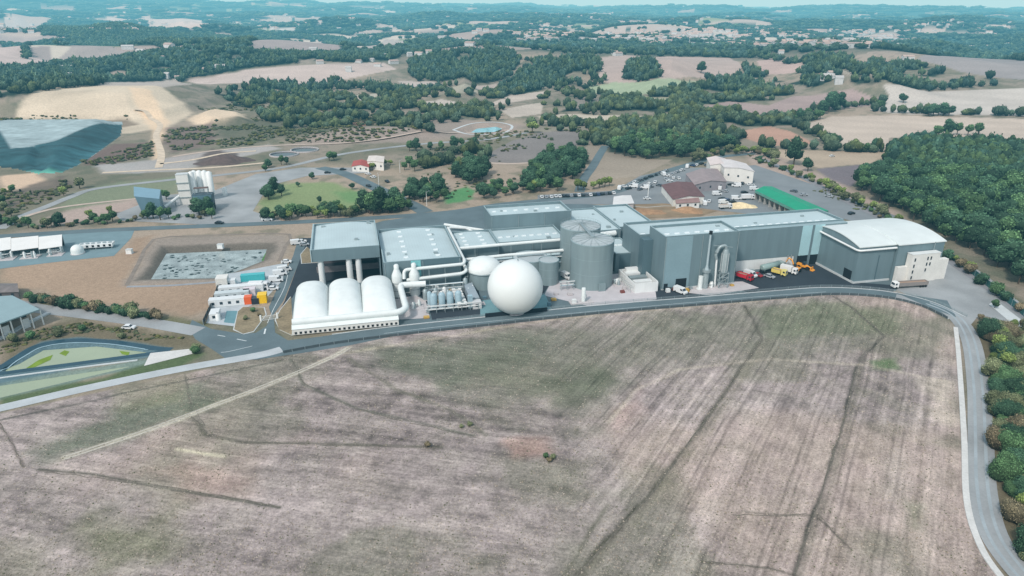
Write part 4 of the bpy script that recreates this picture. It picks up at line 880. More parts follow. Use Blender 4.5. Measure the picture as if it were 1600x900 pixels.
def skid(label, a, b, w, d, h, seed):
    """pipework skid: frame, vessels and pipes"""
    rnd = random.Random(seed); t = thing('pump_skid', label, 'pump skid', F(a, b))
    MB().rect(a - w / 2, a + w / 2, b - d / 2, b + d / 2, 0, .3).build('base_frame', conc, t)
    for i in range(3):
        p = F(a + rnd.uniform(-.35, .35) * w, b + rnd.uniform(-.35, .35) * d); MB().lathe(p[0], p[1], [(.5, .31), (.55, h * rnd.uniform(.6, 1)), (.2, h * 1.05)], 12).build('vessel', rnd.choice([steel, whitep, whitem]), t)
    for i in range(4):
        z = rnd.uniform(.8, h * .8); aa = rnd.uniform(-.4, .4) * w; bb = rnd.uniform(-.4, .4) * d
        MB().tube(rounded([F(a - w * .45, b + bb, z), F(a + aa, b + bb, z), F(a + aa, b + d * .4, z), F(a + aa, b + d * .4, .3)], .4, 3), .11, 6).build('pipe', rnd.choice([steel, whitep]), t)
    return t
skid('low pump skid with bent pipes between the stack and filter tower', 79.6, .8, 3.2, 2.8, 2.4, 3)
skid('pump skid on pinkish pad beside the fat white duct', -33.4, 8.2, 5, 4, 2.6, 4); skid('pump skid behind the light blue vessels', -27, 13, 4, 3, 3.2, 5)
skid('pump skid with pipes under the white domed digester', -12, 16, 4, 5, 3, 6); skid('pump skid at the foot of the gas sphere', -10.4, 6, 3.2, 3, 2.2, 8)
skid('pump skid under the lower duct near the scrubber towers', -24, 19, 6, 3, 3.6, 9); skid('pump skid by the pale cabin near the round tanks', 44.8, 12.2, 2.6, 4, 2.2, 13)
# row of light blue vessels and white fans (gas treatment)
bl = mat('pale_blue_vessel', (158, 184, 194), .4, .06, .5)
for i in range(4):
    x, y = F(-27.6 + i * 3.0, 4.8 + i * .15)[:2]
    t = thing('treatment_vessel', ['light blue vessel nearest the pinkish pad in the gas treatment row', 'second light blue vessel from the pinkish pad', 'third light blue vessel from the pinkish pad', 'light blue vessel next to the white fan units'][i], 'vessel', (x, y, 0), 'light blue gas treatment vessels')
    MB().lathe(x, y, [(1.15, .5), (1.2, 1.0), (1.2, 5.6), (.8, 6.2), (.2, 6.4)], 20).build('shell', bl, t)
    for q in (0.8, 2.9, 5.0): MB().tube([(x + .8 * math.cos(q), y + .8 * math.sin(q), 0), (x + .8 * math.cos(q), y + .8 * math.sin(q), .7)], .1, 5).build('leg', steel, t)
    MB().tube([(x, y, 6.3), (x, y, 6.9), (x + 1.2, y + .4, 6.9)], .12, 6).build('pipe', whitep, t)
for i in range(6):
    a, b = -17.6, 3.0 + i * 2.6
    t = thing('cooling_unit', ['lowest white cooling unit of the stepped column next to light blue vessels', 'second white cooling unit counted from the road in the column', 'third white cooling unit counted from the road in the column', 'fourth white cooling unit counted from the road in the column', 'fifth white cooling unit counted from the road in the column', 'white cooling unit farthest from the road in the column'][i], 'cooling unit', F(a, b), 'white cooling units in a column')
    MB().rect(a - 1.7, a + 1.7, b - .75, b + .75, .9, 2.7).build('casing', whitep, t); MB().rect(a - 1.5, a + 1.5, b - .78, b - .751, 1.1, 1.8).build('intake_grille', dark, t)
    for e in (-1.4, 1.4): MB().rect(a + e - .08, a + e + .08, b - .5, b + .5, 0, .9).build('leg', steel, t)
    x, y = F(a, b)[:2]; MB().lathe(x, y, [(.55, 2.71), (.55, 2.95)], 14).build('fan_cowl', steel, t)
def container(label, a, b, L, Wd, H, m, rot=0, name='container', cat='container', z=0, group=None, win=False):
    """ribbed steel box with corner posts, doors and roof"""
    p = F(a, b); t = thing(name, label, cat, (p[0], p[1], z), group); r = FA + rot; c, s = math.cos(r), math.sin(r)
    def q(x, y): return (p[0] + x * c - y * s, p[1] + x * s + y * c)
    def bx(x0, x1, y0, y1, z0, z1): return MB().prism([q(x0, y0), q(x1, y0), q(x1, y1), q(x0, y1)], z0 + z, z1 + z, True)
    w = MB(); n = max(6, int(L / .35))   # corrugated long sides
    for sy in (-1, 1):
        pts = [( -L / 2 + .1 + (L - .2) * i / (2 * n), (Wd / 2 - (.0 if i % 2 else .06)) * sy) for i in range(2 * n + 1)]
        v = [(*q(*k), .15 + z) for k in pts] + [(*q(*k), H - .08 + z) for k in pts]; N_ = len(pts)
        w.add(v, [((i, i + 1, N_ + i + 1, N_ + i) if sy < 0 else (i + 1, i, N_ + i, N_ + i + 1)) for i in range(N_ - 1)])
    for sx in (-1, 1):
        w.add([(*q(sx * (L / 2 - .05), -Wd / 2 + .1), .15 + z), (*q(sx * (L / 2 - .05), Wd / 2 - .1), .15 + z), (*q(sx * (L / 2 - .05), Wd / 2 - .1), H - .08 + z), (*q(sx * (L / 2 - .05), -Wd / 2 + .1), H - .08 + z)], [(0, 1, 2, 3) if sx > 0 else (3, 2, 1, 0)])
    w.build('side_panel', m, t)
    bx(-L / 2, L / 2, -Wd / 2, Wd / 2, H - .08, H + .04).build('roof', m, t); bx(-L / 2, L / 2, -Wd / 2, Wd / 2, 0, .15).build('base_frame', steel, t)
    for sx in (-1, 1):
        for sy in (-1, 1):
            x0 = sx * L / 2 - (.12 if sx > 0 else 0); y0 = sy * Wd / 2 - (.12 if sy > 0 else 0); bx(x0, x0 + .12, y0, y0 + .12, .151, H - .081).build('corner_post', m, t)
    bx(L / 2 - .045, L / 2 - .02, -.04, .04, .3, H - .2).build('door_bar', steel, t)
    if win:
        for k in range(max(1, int(L // 3))): x0 = -L / 2 + 1 + k * 2.8; bx(x0, x0 + 1, -Wd / 2 - .05, -Wd / 2 - .003, 1., 2.).build('window', glass, t)
    return t
container('long grey plant container behind the cooling units', -12.6, 12.6, 3.4, 15, 3.0, mat('grey_container', (152, 166, 174), .6, .06, .4))
container('pale cabin beside the black bund wall with two dark doors', -12.4, 3.0, 3.2, 2.8, 2.7, paint((206, 208, 208)), win=True)
container('light blue upright control cabinet next to the cooling units', -14.6, 3.6, 1.6, 1.6, 4.8, bl, name='control_cabinet', cat='cabinet')
# white stepped washing plant near the tanks
t = thing('water_treatment_unit', 'white open topped treatment unit with ladder frame beside the grey tanks', 'treatment unit', F(52.5, 9))
w = MB(); w.rect(48.2, 57.6, 2.2, 2.6, 0, 3.8); w.rect(57.2, 57.6, 2.62, 19, 0, 4.1); w.rect(48.2, 48.6, 2.62, 19, 0, 3.6); w.rect(48.62, 57.18, 18.6, 19, 0, 3.6); w.build('wall', whitep, t)
part_rect(t, 'floor', conc, 48.62, 57.18, 2.62, 18.58, 0, 1.2)
for k, b_ in enumerate((5, 9.5, 14)): part_rect(t, 'basin_cover', [whitep, steel, whitep][k], 49.4, 56.4, b_, b_ + 2.6, 1.21, 3.4)
for b_ in (7.9, 12.4): part_rect(t, 'basin', dark, 50.4, 55.4, b_, b_ + 1.2, 1.21, 2.4)
la = MB()
for i in range(9): la.rect(46.8, 48, 3.2 + i * 1.4, 3.35 + i * 1.4, 2.2, 2.3); la.rect(46.8, 46.9, 3.2 + i * 1.4, 3.3 + i * 1.4, 0, 2.2)
la.build('ladder_frame', steel, t)
part_rect(t, 'pipe_box', whitep, 50.5, 55.5, 16.5, 18.2, 1.21, 4.6)
# enclosure wall and pallet things next to process hall
container('white skip leaning beside the left corner of the tall block', 58.0, 9, 1.2, 6, 3, whitep, name='skip', cat='skip')
x, y = F(26.6, -1.2)[:2]; t = thing('flare_stack', 'short white flare stack on a low white plinth by the road', 'flare', (x, y, 0))
MB().lathe(x, y, [(.75, .5), (.75, 5.6), (.65, 5.7)], 18).build('burner', whitem, t); MB().rect(21.4, 30.2, -3.0, .2, 0, .45).build('plinth', conc, t)
MB().tube([(x + 1.1, y, .5), (x + 1.1, y, 3), (x + .6, y, 3)], .12, 6).build('gas_pipe', steel, t)
part_rect(t, 'cabinet', whitep, 22, 23.6, -2.4, -1.2, .46, 1.8)
# fence of the works along the service road
def fence(name, label, pts, h, m, step=3., panel=True, cat='fence', pm=None, cell=None):
    P_ = []
    for a, b in zip(pts[:-1], pts[1:]):
        L = math.hypot(b[0] - a[0], b[1] - a[1]); n = max(1, int(L / step)); P_ += [(a[0] + (b[0] - a[0]) * i / n, a[1] + (b[1] - a[1]) * i / n) for i in range(n)]
    P_.append(pts[-1]); z = [gz(*p) for p in P_]
    t = thing(name, label, cat, (P_[0][0], P_[0][1], z[0])); po = MB()
    for p, q in zip(P_, z): po.cube(p[0] - .06, p[0] + .06, p[1] - .06, p[1] + .06, q - .1, q + h + .05)
    g = MB()
    if panel:
        for i in range(len(P_) - 1):
            a, b = P_[i], P_[i + 1]; g.add([(*a, z[i] + .05), (*b, z[i + 1] + .05), (*b, z[i + 1] + h), (*a, z[i] + h)], [(0, 1, 2, 3)])
    else:
        for i in range(len(P_) - 1):
            for k in range(3): zz = h * (k + 1) / 3; g.tube([(*P_[i], z[i] + zz), (*P_[i + 1], z[i + 1] + zz)], .05, 4)
    g.build('mesh_panel' if panel else 'rail', m, t)
    o = po.build('fence_posts', pm or steel, t); o['kind'] = 'stuff'; o.name = 'post_run'
    return t
sl = smoothline([U(*p) for p in front], 4)
fence('guard_rail', 'long low guard rail between the works road and the ploughed field', offs(sl, -3.9), .95, mat('dark_guard_mesh', (78, 88, 92), .7, .12, .5), 4., panel=True, cat='guard rail')
fence('guard_rail', 'inner guard rail along the works side of the service road', offs(sl, 4.2)[10:], .9, steel, 4., panel=False, cat='guard rail')
gm = mat('green_windbreak', (52, 98, 98), .8, .18, .4, fine=.1)
fence('windbreak_fence', 'tall dark green windbreak fence beside the lane to the forest', [U(*p) for p in [(1478, 400), (1500, 414), (1540, 446), (1580, 478), (1640, 530)]], 2.6, gm, 3.)
sheet('pale_footpath', UU([(1545, 476), (1556, 470), (1606, 508), (1620, 530), (1600, 522)]), .14, kerb_m)
fence('site_fence', 'thin dark fence between the bare soil plot and the depot', [U(*p) for p in [(318, 508), (332, 478), (345, 440)]], 2.0, mat('dark_mesh', (60, 62, 64), .8, .1, .5), 3.)
# entrance barrier
t = thing('entrance_gate', 'white sliding gate with posts across the works entrance', 'gate', U(430, 500) + (0,))
g0 = U(408, 502); g1 = U(434, 498); gg = MB()
for i in range(15):
    f = i / 14; x = g0[0] + (g1[0] - g0[0]) * f; y = g0[1] + (g1[1] - g0[1]) * f; gg.cube(x - .04, x + .04, y - .04, y + .04, .15, 1.7)
for z in (.2, 1.7): gg.tube([(*g0, z), (*g1, z)], .07, 5)
gg.build('gate_leaf', whitep, t)
for g in (g0, g1): MB().cube(g[0] - .25, g[0] + .25, g[1] - .25, g[1] + .25, 0, 2.2).build('post', whitep, t)

# ------------------------------------------------------------------ depot of cabins and containers beside the entrance
def U3(px, py, z=0): p = U(px, py, z); return p
def abw(p):
    x, y = p[0], p[1] - 225; return (x * fca + y * fsa, -x * fsa + y * fca)
white = paint((222, 226, 226))
for px, py, L, Wd, H, m, lab in [
    (349, 448, 4.2, 5.0, 4.2, wall_w, 'tall pale box cabin at the corner of the storage pond'),
    (361, 447, 4, 3, 2.8, white, 'small white cabin next to the tall pale box'),
    (378, 456, 16, 3.0, 2.8, white, 'long white cabin topmost of the parallel cabins'),
    (364, 466, 12, 3.0, 2.8, mat('grey_white_panel', (196, 206, 208), .6, .05, .4), 'long grey white cabin second of the parallel cabins'),
    (360, 476, 14, 3.2, 2.8, white, 'long white cabin lowest of the parallel cabins'),
    (391, 461, 4.2, 3, 2.8, mat('pinkish_panel', (214, 206, 210), .6, .05, .4), 'short pinkish cabin above the orange container'),
    (396, 438, 9, 2.6, 2.7, paint((70, 180, 184)), 'turquoise container among the parked vans'),
    (389, 474, 2.6, 2.8, 2.9, paint((232, 104, 52)), 'orange container between two dark ones'),
    (377, 474, 2.6, 2.6, 2.4, paint((60, 78, 90)), 'dark blue grey container left of the orange one'.replace('left of', 'beside')),
    (400, 474, 2.6, 2.6, 2.4, paint((42, 50, 62)), 'black container between the orange and yellow ones'),
    (411, 472, 3.2, 3.6, 3.4, paint((240, 196, 30)), 'bright yellow container by the entrance road'),
    (337, 497, 3, 5, 2.6, white, 'white cabin beside the blue grey slab')]:
    p = U(px, py); a, b = abw(p); container(lab, a, b, L, Wd, H, m, rot=0, name='cabin' if H > 2.65 and m is not None and 'cabin' in lab else 'container', cat='cabin' if 'cabin' in lab else 'container', win='cabin' in lab)
sheet('depot_green_slab', UU([(350, 504), (354, 486), (371, 486), (368, 506)]), .10, mat('teal_slab', (104, 144, 152), .8, .08, .3))
for px, py, r, h, lab in [(341, 500, .9, 2.2, 'small white drum on the depot slab')]:
    p = U(px, py); t = thing('water_drum', lab, 'drum', (*p, 0)); MB().lathe(*p, [(r, 0), (r, h), (r * .5, h + .3)], 16).build('shell', whitep, t); MB().lathe(*p, [(.2, h + .31), (.2, h + .6)], 10).build('lid', dark, t)

# loose yard clutter: crates, pallets, drums
cr = random.Random(15)
for i, (a, b) in enumerate([(-31, -1.5), (-30, 2.5), (-25, 10), (-21, 14), (-19.5, 20.5), (-8, 10.5), (13.5, -1.5), (16.5, 3), (19, 8), (24, 6.5), (44, 4), (46, 7.2), (47, 15), (61, .5), (64, 1.6), (68, -.6), (71, 1.4), (73.6, -.2), (88, .6), (92, 12.5), (95.5, 13), (104, 12.8), (117, 12.6), (-58, 27), (-50, 27.5), (-47, 33), (-38, 28)]):
    t = thing('crate', 'small crate or pallet load standing loose in the yard of the works', 'crate', F(a, b), 'loose crates and pallets in the works yard'); w_ = cr.uniform(.5, 1.0); h_ = cr.uniform(.6, 1.5)
    MB().rect(a - w_, a + w_, b - w_ * .8, b + w_ * .8, .12, h_).build('load', cr.choice([whitep, steel, blueg, conc, paint((120, 60, 50)), paint((196, 160, 80))]), t)
    MB().rect(a - w_ - .05, a + w_ + .05, b - w_ * .8 - .05, b + w_ * .8 + .05, 0, .118).build('pallet_base', rust, t)

# pipe racks and slim vessels between the arched hall and the gas sphere
def rack(label, a0, a1, b, h, n, seed):
    rn = random.Random(seed); t = thing('pipe_rack', label, 'pipe rack', F((a0 + a1) / 2, b)); f_ = MB(); k = max(2, int((a1 - a0) / 3))
    for i in range(k + 1):
        a = a0 + (a1 - a0) * i / k
        for d in (-.7, .7): f_.rect(a - .08, a + .08, b + d - .08, b + d + .08, 0, h)
        f_.rect(a - .09, a + .09, b - .8, b + .8, h * .55, h * .55 + .12); f_.rect(a - .09, a + .09, b - .8, b + .8, h + .003, h + .12)
    f_.build('frame', steel, t)
    for i in range(n): d = -.6 + 1.2 * i / max(1, n - 1); z = h + .3 if i % 2 else h * .55 + .3; MB().tube([F(a0 - rn.uniform(0, 1), b + d, z), F(a1 + rn.uniform(0, 1), b + d, z)], rn.uniform(.1, .2), 6).build('pipe', rn.choice([steel, whitep, bl]), t)
rack('pipe rack crossing before the light blue vessels', -30, -12, 2.2, 2.2, 4, 1); rack('pipe rack behind the cooling units', -29, -15, 17.6, 4.2, 5, 2); rack('pipe rack beside the round buffer tanks', 22, 27, 12, 3.0, 4, 3); rack('pipe rack under the twin white pipes', -8, 30, 33.6, 5.4, 4, 4)
for i, (a, b, r, h) in enumerate([(-28.5, 9.4, .8, 5), (-26.2, 9.8, .7, 6), (-24, 10, .8, 4.4), (-21.8, 8.8, .6, 5.4), (-29.5, 14.2, .9, 4), (-22.5, 13.4, .7, 4.6), (-13.6, 19.5, .9, 5)]):
    x, y = F(a, b)[:2]; t = thing('slim_vessel', 'slim pale process vessel in the crowded plant behind the light blue row', 'vessel', (x, y, 0), 'slim vessels of the process area')
    MB().lathe(x, y, [(r, .3), (r, h), (r * .4, h + r * .5)], 14).build('shell', cr.choice([steel, whitep, bl]), t); MB().lathe(x, y, [(r + .15, 0), (r + .15, .3)], 14).build('base_ring', conc, t); MB().tube([(x, y, h + r * .4), (x, y, h + 1), (x + 1.1, y, h + 1)], .09, 5).build('pipe', steel, t)

# ================================================================== OTHER BUILDINGS
def gable(name, label, P4, h, rise, wm, rm, z=0, nwin=3, cat='house', group=None, ridge_long=True, over=.4, doors=1):
    """four ground corners (front left, front right, back right, back left) -> walls, pitched roof, windows, door"""
    P4 = [Vector((p[0], p[1], 0)) for p in P4]; c = sum(P4, Vector()) / 4
    if z is None: z = min(gz(p.x, p.y) for p in P4) - .3
    t = thing(name, label, cat, (c.x, c.y, z), group)
    if (P4[1] - P4[0]).length < (P4[3] - P4[0]).length: P4 = P4[1:] + P4[:1]
    A, B, C_, D = P4
    def at(p, zz): return (p.x, p.y, z + zz)
    m0 = (A + D) / 2; m1 = (B + C_) / 2
    w = MB(); w.add([at(A, 0), at(B, 0), at(C_, 0), at(D, 0), at(A, h), at(B, h), at(C_, h), at(D, h), at(m0, h + rise), at(m1, h + rise)], [(0, 1, 5, 4), (1, 2, 6, 9, 5), (2, 3, 7, 6), (3, 0, 4, 8, 7)]); w.build('wall', wm, t)
    ex = (B - A).normalized() * over; ey = (D - A).normalized() * over; sl = rise / ((D - A).length / 2 + 1e-6) * over
    r = MB(); a, b, c2, d = A - ex - ey, B + ex - ey, C_ + ex + ey, D - ex + ey; q0 = m0 - ex; q1 = m1 + ex; T = .22
    tp = [at(a, h - sl + .05), at(b, h - sl + .05), at(q1, h + rise + .05), at(q0, h + rise + .05), at(c2, h - sl + .05), at(d, h - sl + .05)]
    up = [(p[0], p[1], p[2] + T) for p in tp]
    r.add(tp + up, [(6, 7, 8, 9), (9, 8, 10, 11), (1, 0, 3, 2), (2, 3, 5, 4), (0, 1, 7, 6), (4, 5, 11, 10), (1, 2, 8, 7), (2, 4, 10, 8), (3, 0, 6, 9), (5, 3, 9, 11)]); r.build('roof', rm, t)
    n = ((B - A).cross(Vector((0, 0, 1)))).normalized(); L = (B - A).length; d_ = (B - A).normalized()
    for k, (E0, E1, nw) in [(k, s_) for s_ in ((A, B, nwin), (D, A, min(3, nwin)), (B, C_, min(3, nwin))) for k in range(s_[2])]:
        dd = (E1 - E0).normalized(); nn = dd.cross(Vector((0, 0, 1))); p = E0 + dd * ((E1 - E0).length * (k + .5) / nw - .55) + nn * .03; q = p + dd * 1.1
        MB().add([at(p, h * .42), at(q, h * .42), at(q, h * .42 + 1.25), at(p, h * .42 + 1.25)], [(0, 1, 2, 3)]).build('window', glass, t)
    for k in range(doors):
        p = A + d_ * (L * (k + .9) / (doors + 1)) + n * .035; q = p + d_ * 1.0; MB().add([at(p, .05), at(q, .05), at(q, min(2.1, h * .40)), at(p, min(2.1, h * .40))], [(0, 1, 2, 3)]).build('door', MATS['black_bund'], t)
    return t
def V2(l, z=0): return [U(x, y, z) for x, y in l]
gable('site_building', 'low building with dark red brown roof beside the soil heap', V2([(1052, 312), (1100, 308), (1081, 286), (1034, 290)], 4), 4.2, 1.2, wall_w, rust, nwin=5, cat='building')
gable('site_building', 'broad grey brown hipped roof building in the middle of the car park', V2([(1086, 289), (1135, 284), (1120, 264), (1072, 272)], 4.5), 4.5, 1.6, mat('grey_wall', (150, 146, 150), .8, .1, .3), rustg, nwin=6, cat='building')
gable('site_building', 'white administration building with pale pitched roof behind the car park', V2([(1132, 262), (1178, 268), (1165, 256), (1120, 249)], 8), 8, 1.0, wall_w, mat('pale_tiles', (206, 202, 200), .8, .08, .3), nwin=8, cat='building')
gable('site_building', 'white long rear wing with warm pale roof beyond the administration building', V2([(1110, 258), (1148, 259), (1132, 248), (1105, 247)], 7), 7, 1.4, wall_w, mat('warm_pale_tiles', (212, 200, 196), .8, .08, .3), nwin=4, cat='building')
gable('site_building', 'small white annex attached in front of the red brown roof', V2([(1057, 318), (1093, 316), (1088, 306), (1055, 309)], 3.2), 3.2, .5, whitep, mat('brown_flat', (150, 122, 118), .8, .1, .3), nwin=3, cat='building')
gable('house', 'white house with red roof beside yellow trees on the country road', V2([(550, 260), (576, 261), (577, 253), (553, 252)], 3.4), 3.4, 1.2, wall_w, mat('red_tiles', (168, 86, 80), .8, .1, .3), nwin=4)
gable('house', 'white building with flat pale roof next to the red roofed house', V2([(574, 252), (599, 254), (600, 245), (577, 244)], 5.5), 5.5, .4, wall_w, mat('pale_tiles_two', (214, 206, 198), .8, .1, .3), nwin=3)
# long green roofed bay building
t = thing('vehicle_shed', 'long open vehicle shed with bright green roof behind the works', 'shed', (*U(1240, 318), 0))
A, B, C_, D = [Vector((*p, 0)) for p in V2([(1183, 299), (1250, 326), (1294, 326), (1186, 290)], 6)]
B = Vector((*U(1262, 336, 6), 0)); C_ = Vector((*U(1295, 328, 6), 0)); D = Vector((*U(1206, 290, 6), 0)); A = Vector((*U(1180, 296, 6), 0))
def at(p, z): return (p.x, p.y, z)
ra = A * .5 + D * .5; rb = B * .5 + C_ * .5
MB().add([at(A, 5.6), at(B, 5.6), at(rb, 6.8), at(ra, 6.8), at(C_, 5.6), at(D, 5.6)], [(0, 1, 2, 3), (3, 2, 4, 5)]).build('roof', greenr, t)
fa = MB(); fa.add([at(A, 4.2), at(B, 4.2), at(B, 5.59), at(A, 5.59)], [(0, 1, 2, 3)]); fa.add([at(A, 4.2), at(D, 4.2), at(D, 5.59), at(ra, 6.78), at(A, 5.59)], [(4, 3, 2, 1, 0)]); fa.add([at(B, 4.2), at(C_, 4.2), at(C_, 5.59), at(rb, 6.78), at(B, 5.59)], [(0, 1, 2, 3, 4)]); fa.build('fascia', mat('green_fascia', (96, 150, 136), .6, .08, .3), t)
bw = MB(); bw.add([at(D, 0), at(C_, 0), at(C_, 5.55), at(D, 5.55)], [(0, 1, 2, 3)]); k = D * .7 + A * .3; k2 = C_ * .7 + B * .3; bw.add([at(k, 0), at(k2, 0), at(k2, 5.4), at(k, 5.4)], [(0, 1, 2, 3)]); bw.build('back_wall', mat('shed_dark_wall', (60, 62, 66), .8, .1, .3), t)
for i in range(11):
    p = A + (B - A) * (i / 10); q = p + (D - A).normalized() * 6; MB().add([at(p, 0), at(q, 0), at(q, 4.9), at(p, 4.9)], [(0, 1, 2, 3)]).build('bay_wall', wall_w, t)
# small lean canopy beside it
gable('canopy', 'pale canopy roof at the corner of the storage hall by the soil heap', V2([(958, 322), (990, 318), (985, 306), (960, 308)], 4), 4, .3, conc, mat('pale_canopy', (214, 214, 212), .7, .06, .3), nwin=0, cat='canopy', doors=0)
# big shed at the frame edge
t = thing('farm_shed', 'open sided shed with teal roof on the bank above the green pond', 'shed', (*U(10, 500), 0))
P4 = V2([(-70, 530), (62, 483), (20, 464), (-90, 470)], 6); n_ = [Vector((*p, 0)) for p in P4]
rm_ = MB(); rm_.add([at(n_[0], 6), at(n_[1], 6), at(n_[2], 6.6), at(n_[3], 6.6), at(n_[0], 5.6), at(n_[1], 5.6), at(n_[2], 6.2), at(n_[3], 6.2)], [(0, 1, 2, 3), (4, 5, 1, 0), (5, 6, 2, 1), (6, 7, 3, 2), (7, 6, 5, 4)]); rm_.build('roof', mat('teal_sheet_roof', (142, 166, 170), .5, .06, .15, ribs=1.2), t)
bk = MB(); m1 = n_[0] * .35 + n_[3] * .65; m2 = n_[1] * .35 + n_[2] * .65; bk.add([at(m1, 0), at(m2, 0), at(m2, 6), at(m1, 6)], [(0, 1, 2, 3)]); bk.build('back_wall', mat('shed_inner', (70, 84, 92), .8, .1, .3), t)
for i in range(9): p = n_[0] + (n_[1] - n_[0]) * (i / 8) + (n_[3] - n_[0]).normalized() * .4; MB().cube(p.x - .15, p.x + .15, p.y - .15, p.y + .15, 0, 5.75).build('post', whitep, t)
for i in range(8):
    if i in (1, 4, 6): p = n_[0] + (n_[1] - n_[0]) * ((i + .15) / 8) + (n_[3] - n_[0]).normalized() * 3; q = n_[0] + (n_[1] - n_[0]) * ((i + .8) / 8) + (n_[3] - n_[0]).normalized() * 3; MB().add([at(p, 0), at(q, 0), at(q, 3.4), at(p, 3.4)], [(0, 1, 2, 3)]).build('stored_panel', whitep, t)
strip('retaining_wall_path', [(-70, 552), (0, 530), (40, 508), (76, 490)], 1.6, .05, kerb_m, h=.5)
gable('shed', 'small grey shed above the teal roofed shed near the bare soil', V2([(-30, 458), (28, 456), (26, 444), (-30, 444)], 3), 3, .8, mat('weathered_wall', (96, 92, 92), .8, .2, .4), mat('weathered_roof', (124, 118, 116), .8, .2, .4), nwin=3, cat='shed')
# white tent roofs (gas treatment canopy)
tm = mat('tent_white', (228, 228, 224), .6, .04, .2)
t = thing('canopy_shelter', 'row of white sloping canopies over machinery beyond the bare soil', 'shelter', (*U(45, 395), 0))
for x0, x1 in ((-45, -13), (-12.6, 17), (17.4, 60), (60.4, 97)):
    a, b, c, d = U(x0, 393 - x0 * .06, 3.4), U(x1, 390 - x1 * .06, 3.4), U(x1, 367 + (97 - x1) * .05, 5), U(x0, 369 + (97 - x0) * .05, 5)
    MB().add([(*a, 3.4), (*b, 3.4), (*c, 5.2), (*d, 5.2), (*a, 3.2), (*b, 3.2), (*c, 5.0), (*d, 5.0)], [(0, 1, 2, 3), (4, 5, 1, 0), (5, 6, 2, 1), (6, 7, 3, 2), (7, 4, 0, 3), (7, 6, 5, 4)]).build('canopy_panel', tm, t)
    for q, z in ((a, 3.2), (b, 3.2), (c, 5), (d, 5)): MB().tube([(*q, 0), (*q, z)], .12, 5).build('post', steel, t)
    MB().add([(*c, 0), (*d, 0), (*d, 4.9), (*c, 4.9)], [(0, 1, 2, 3)]).build('back_wall', MATS['shed_dark_wall'], t)
sheet('tent_yard', UU([(-60, 425), (-60, 380), (100, 365), (210, 360), (205, 372), (178, 400), (100, 408), (0, 420)]), .055, mat('teal_yard', (118, 142, 148), .85, .08, .2))
def sk2(px, py, lab, s, w=4, d=3, h=2.4): a, b = abw(U(px, py)); skid(lab, a, b, w, d, h, s)
sk2(10, 405, 'machinery skid under the white canopies, nearest the frame edge', 21, 7, 5, 3); sk2(48, 402, 'machinery skid under the middle of the white canopies', 22, 7, 5, 3); sk2(88, 398, 'machinery skid at the open end of the white canopies', 23, 6, 5, 3)
p = U(122, 396); t = thing('domed_tank', 'small white domed tank beside the white canopies', 'tank', (*p, 0)); MB().lathe(*p, [(2.6, 0), (2.6, 1.6)] + [(2.6 * math.cos(i * .131), 1.6 + 2.4 * math.sin(i * .131)) for i in range(1, 13)], 24, cap=False).build('shell', whitem, t); MB().lathe(*p, [(2.9, 0), (2.9, .3)], 24).build('base_ring', conc, t)
a, b = abw(U(152, 388)); t = thing('air_cooler', 'long low air cooler with a row of white fans beyond the small dome', 'air cooler', (*U(152, 388), 0))
MB().rect(a - 7, a + 7, b - 2, b + 2, 1, 2.4).build('casing', whitep, t)
for i in range(6):
    x, y = F(a - 5.8 + i * 2.3, b)[:2]; MB().lathe(x, y, [(.8, 2.41), (.8, 2.7)], 14).build('fan_cowl', steel, t)
    MB().rect(a - 6 + i * 2.3, a - 5 + i * 2.3, b - 2.03, b - 2.003, 1.2, 2.2).build('grille', dark, t)
for e in (-6.5, 0, 6.5): MB().rect(a + e - .1, a + e + .1, b - 1.8, b + 1.8, 0, 1).build('leg', steel, t)
for px, py, lab in ((345, 388, 'white gauge cabinet on the far bank of the storage pond'), (203, 396, 'white pump cabinet at the corner of the bare soil plot')):
    p = U(px, py); t = thing('pump_cabinet', lab, 'cabinet', (*p, 0)); MB().cube(p[0] - 1.2, p[0] + 1.2, p[1] - .9, p[1] + .9, .15, 1.9).build('body', whitep, t); MB().cube(p[0] - 1.3, p[0] + 1.3, p[1] - 1, p[1] + 1, 1.903, 2.05).build('lid', kerb_m, t); MB().cube(p[0] - 1.4, p[0] + 1.4, p[1] - 1.1, p[1] + 1.1, 0, .15).build('plinth', conc, t)
# concrete plant
t = thing('concrete_plant', 'white silo group of the concrete works with dark mixer tower below', 'concrete plant', (*U(312, 322), 0))
part_rect(t, 'batching_tower', wall_w, *(lambda q: (q[0] - 3.4, q[0] + 2.6, q[1] - 2.2, q[1] + 2.4))(abw(U(294, 318))), 0, 16.5)
part_rect(t, 'tower_roof', kerb_m, *(lambda q: (q[0] - 3.5, q[0] + 2.7, q[1] - 2.3, q[1] + 2.5))(abw(U(294, 318))), 16.503, 16.8)
for z_ in (4, 8, 12): part_rect(t, 'gangway', steel, *(lambda q: (q[0] - 3.8, q[0] + 3, q[1] - 2.7, q[1] - 2.21))(abw(U(294, 318))), z_, z_ + .3)
for i, (px, h) in enumerate([(304, 17), (305, 17), (306, 16.6), (310, 16), (318, 16), (326, 16), (333, 15.5)]):
    if i < 2: continue
    x, y = U(px, 316 if i < 3 else 312); r = 1.6
    MB().lathe(x, y, [(r, 4 if i > 2 else 0), (r, h), (.5, h + .7)], 18).build('silo', whitep, t)
    if i > 2: MB().lathe(x, y, [(.3, 1.5), (r, 3.99)], 18).build('silo_cone', steel, t)
a, b = abw(U(318, 328)); part_rect(t, 'mixer_tower', mat('mixer_dark', (74, 92, 102), .6, .2, .4), a - 4, a + 6, b - 3, b + 2.6, 3.5, 9); part_rect(t, 'mixer_cabin', blueg, a - 3.6, a + 5.6, b - 3.3, b - 3.02, 5.5, 8.6)
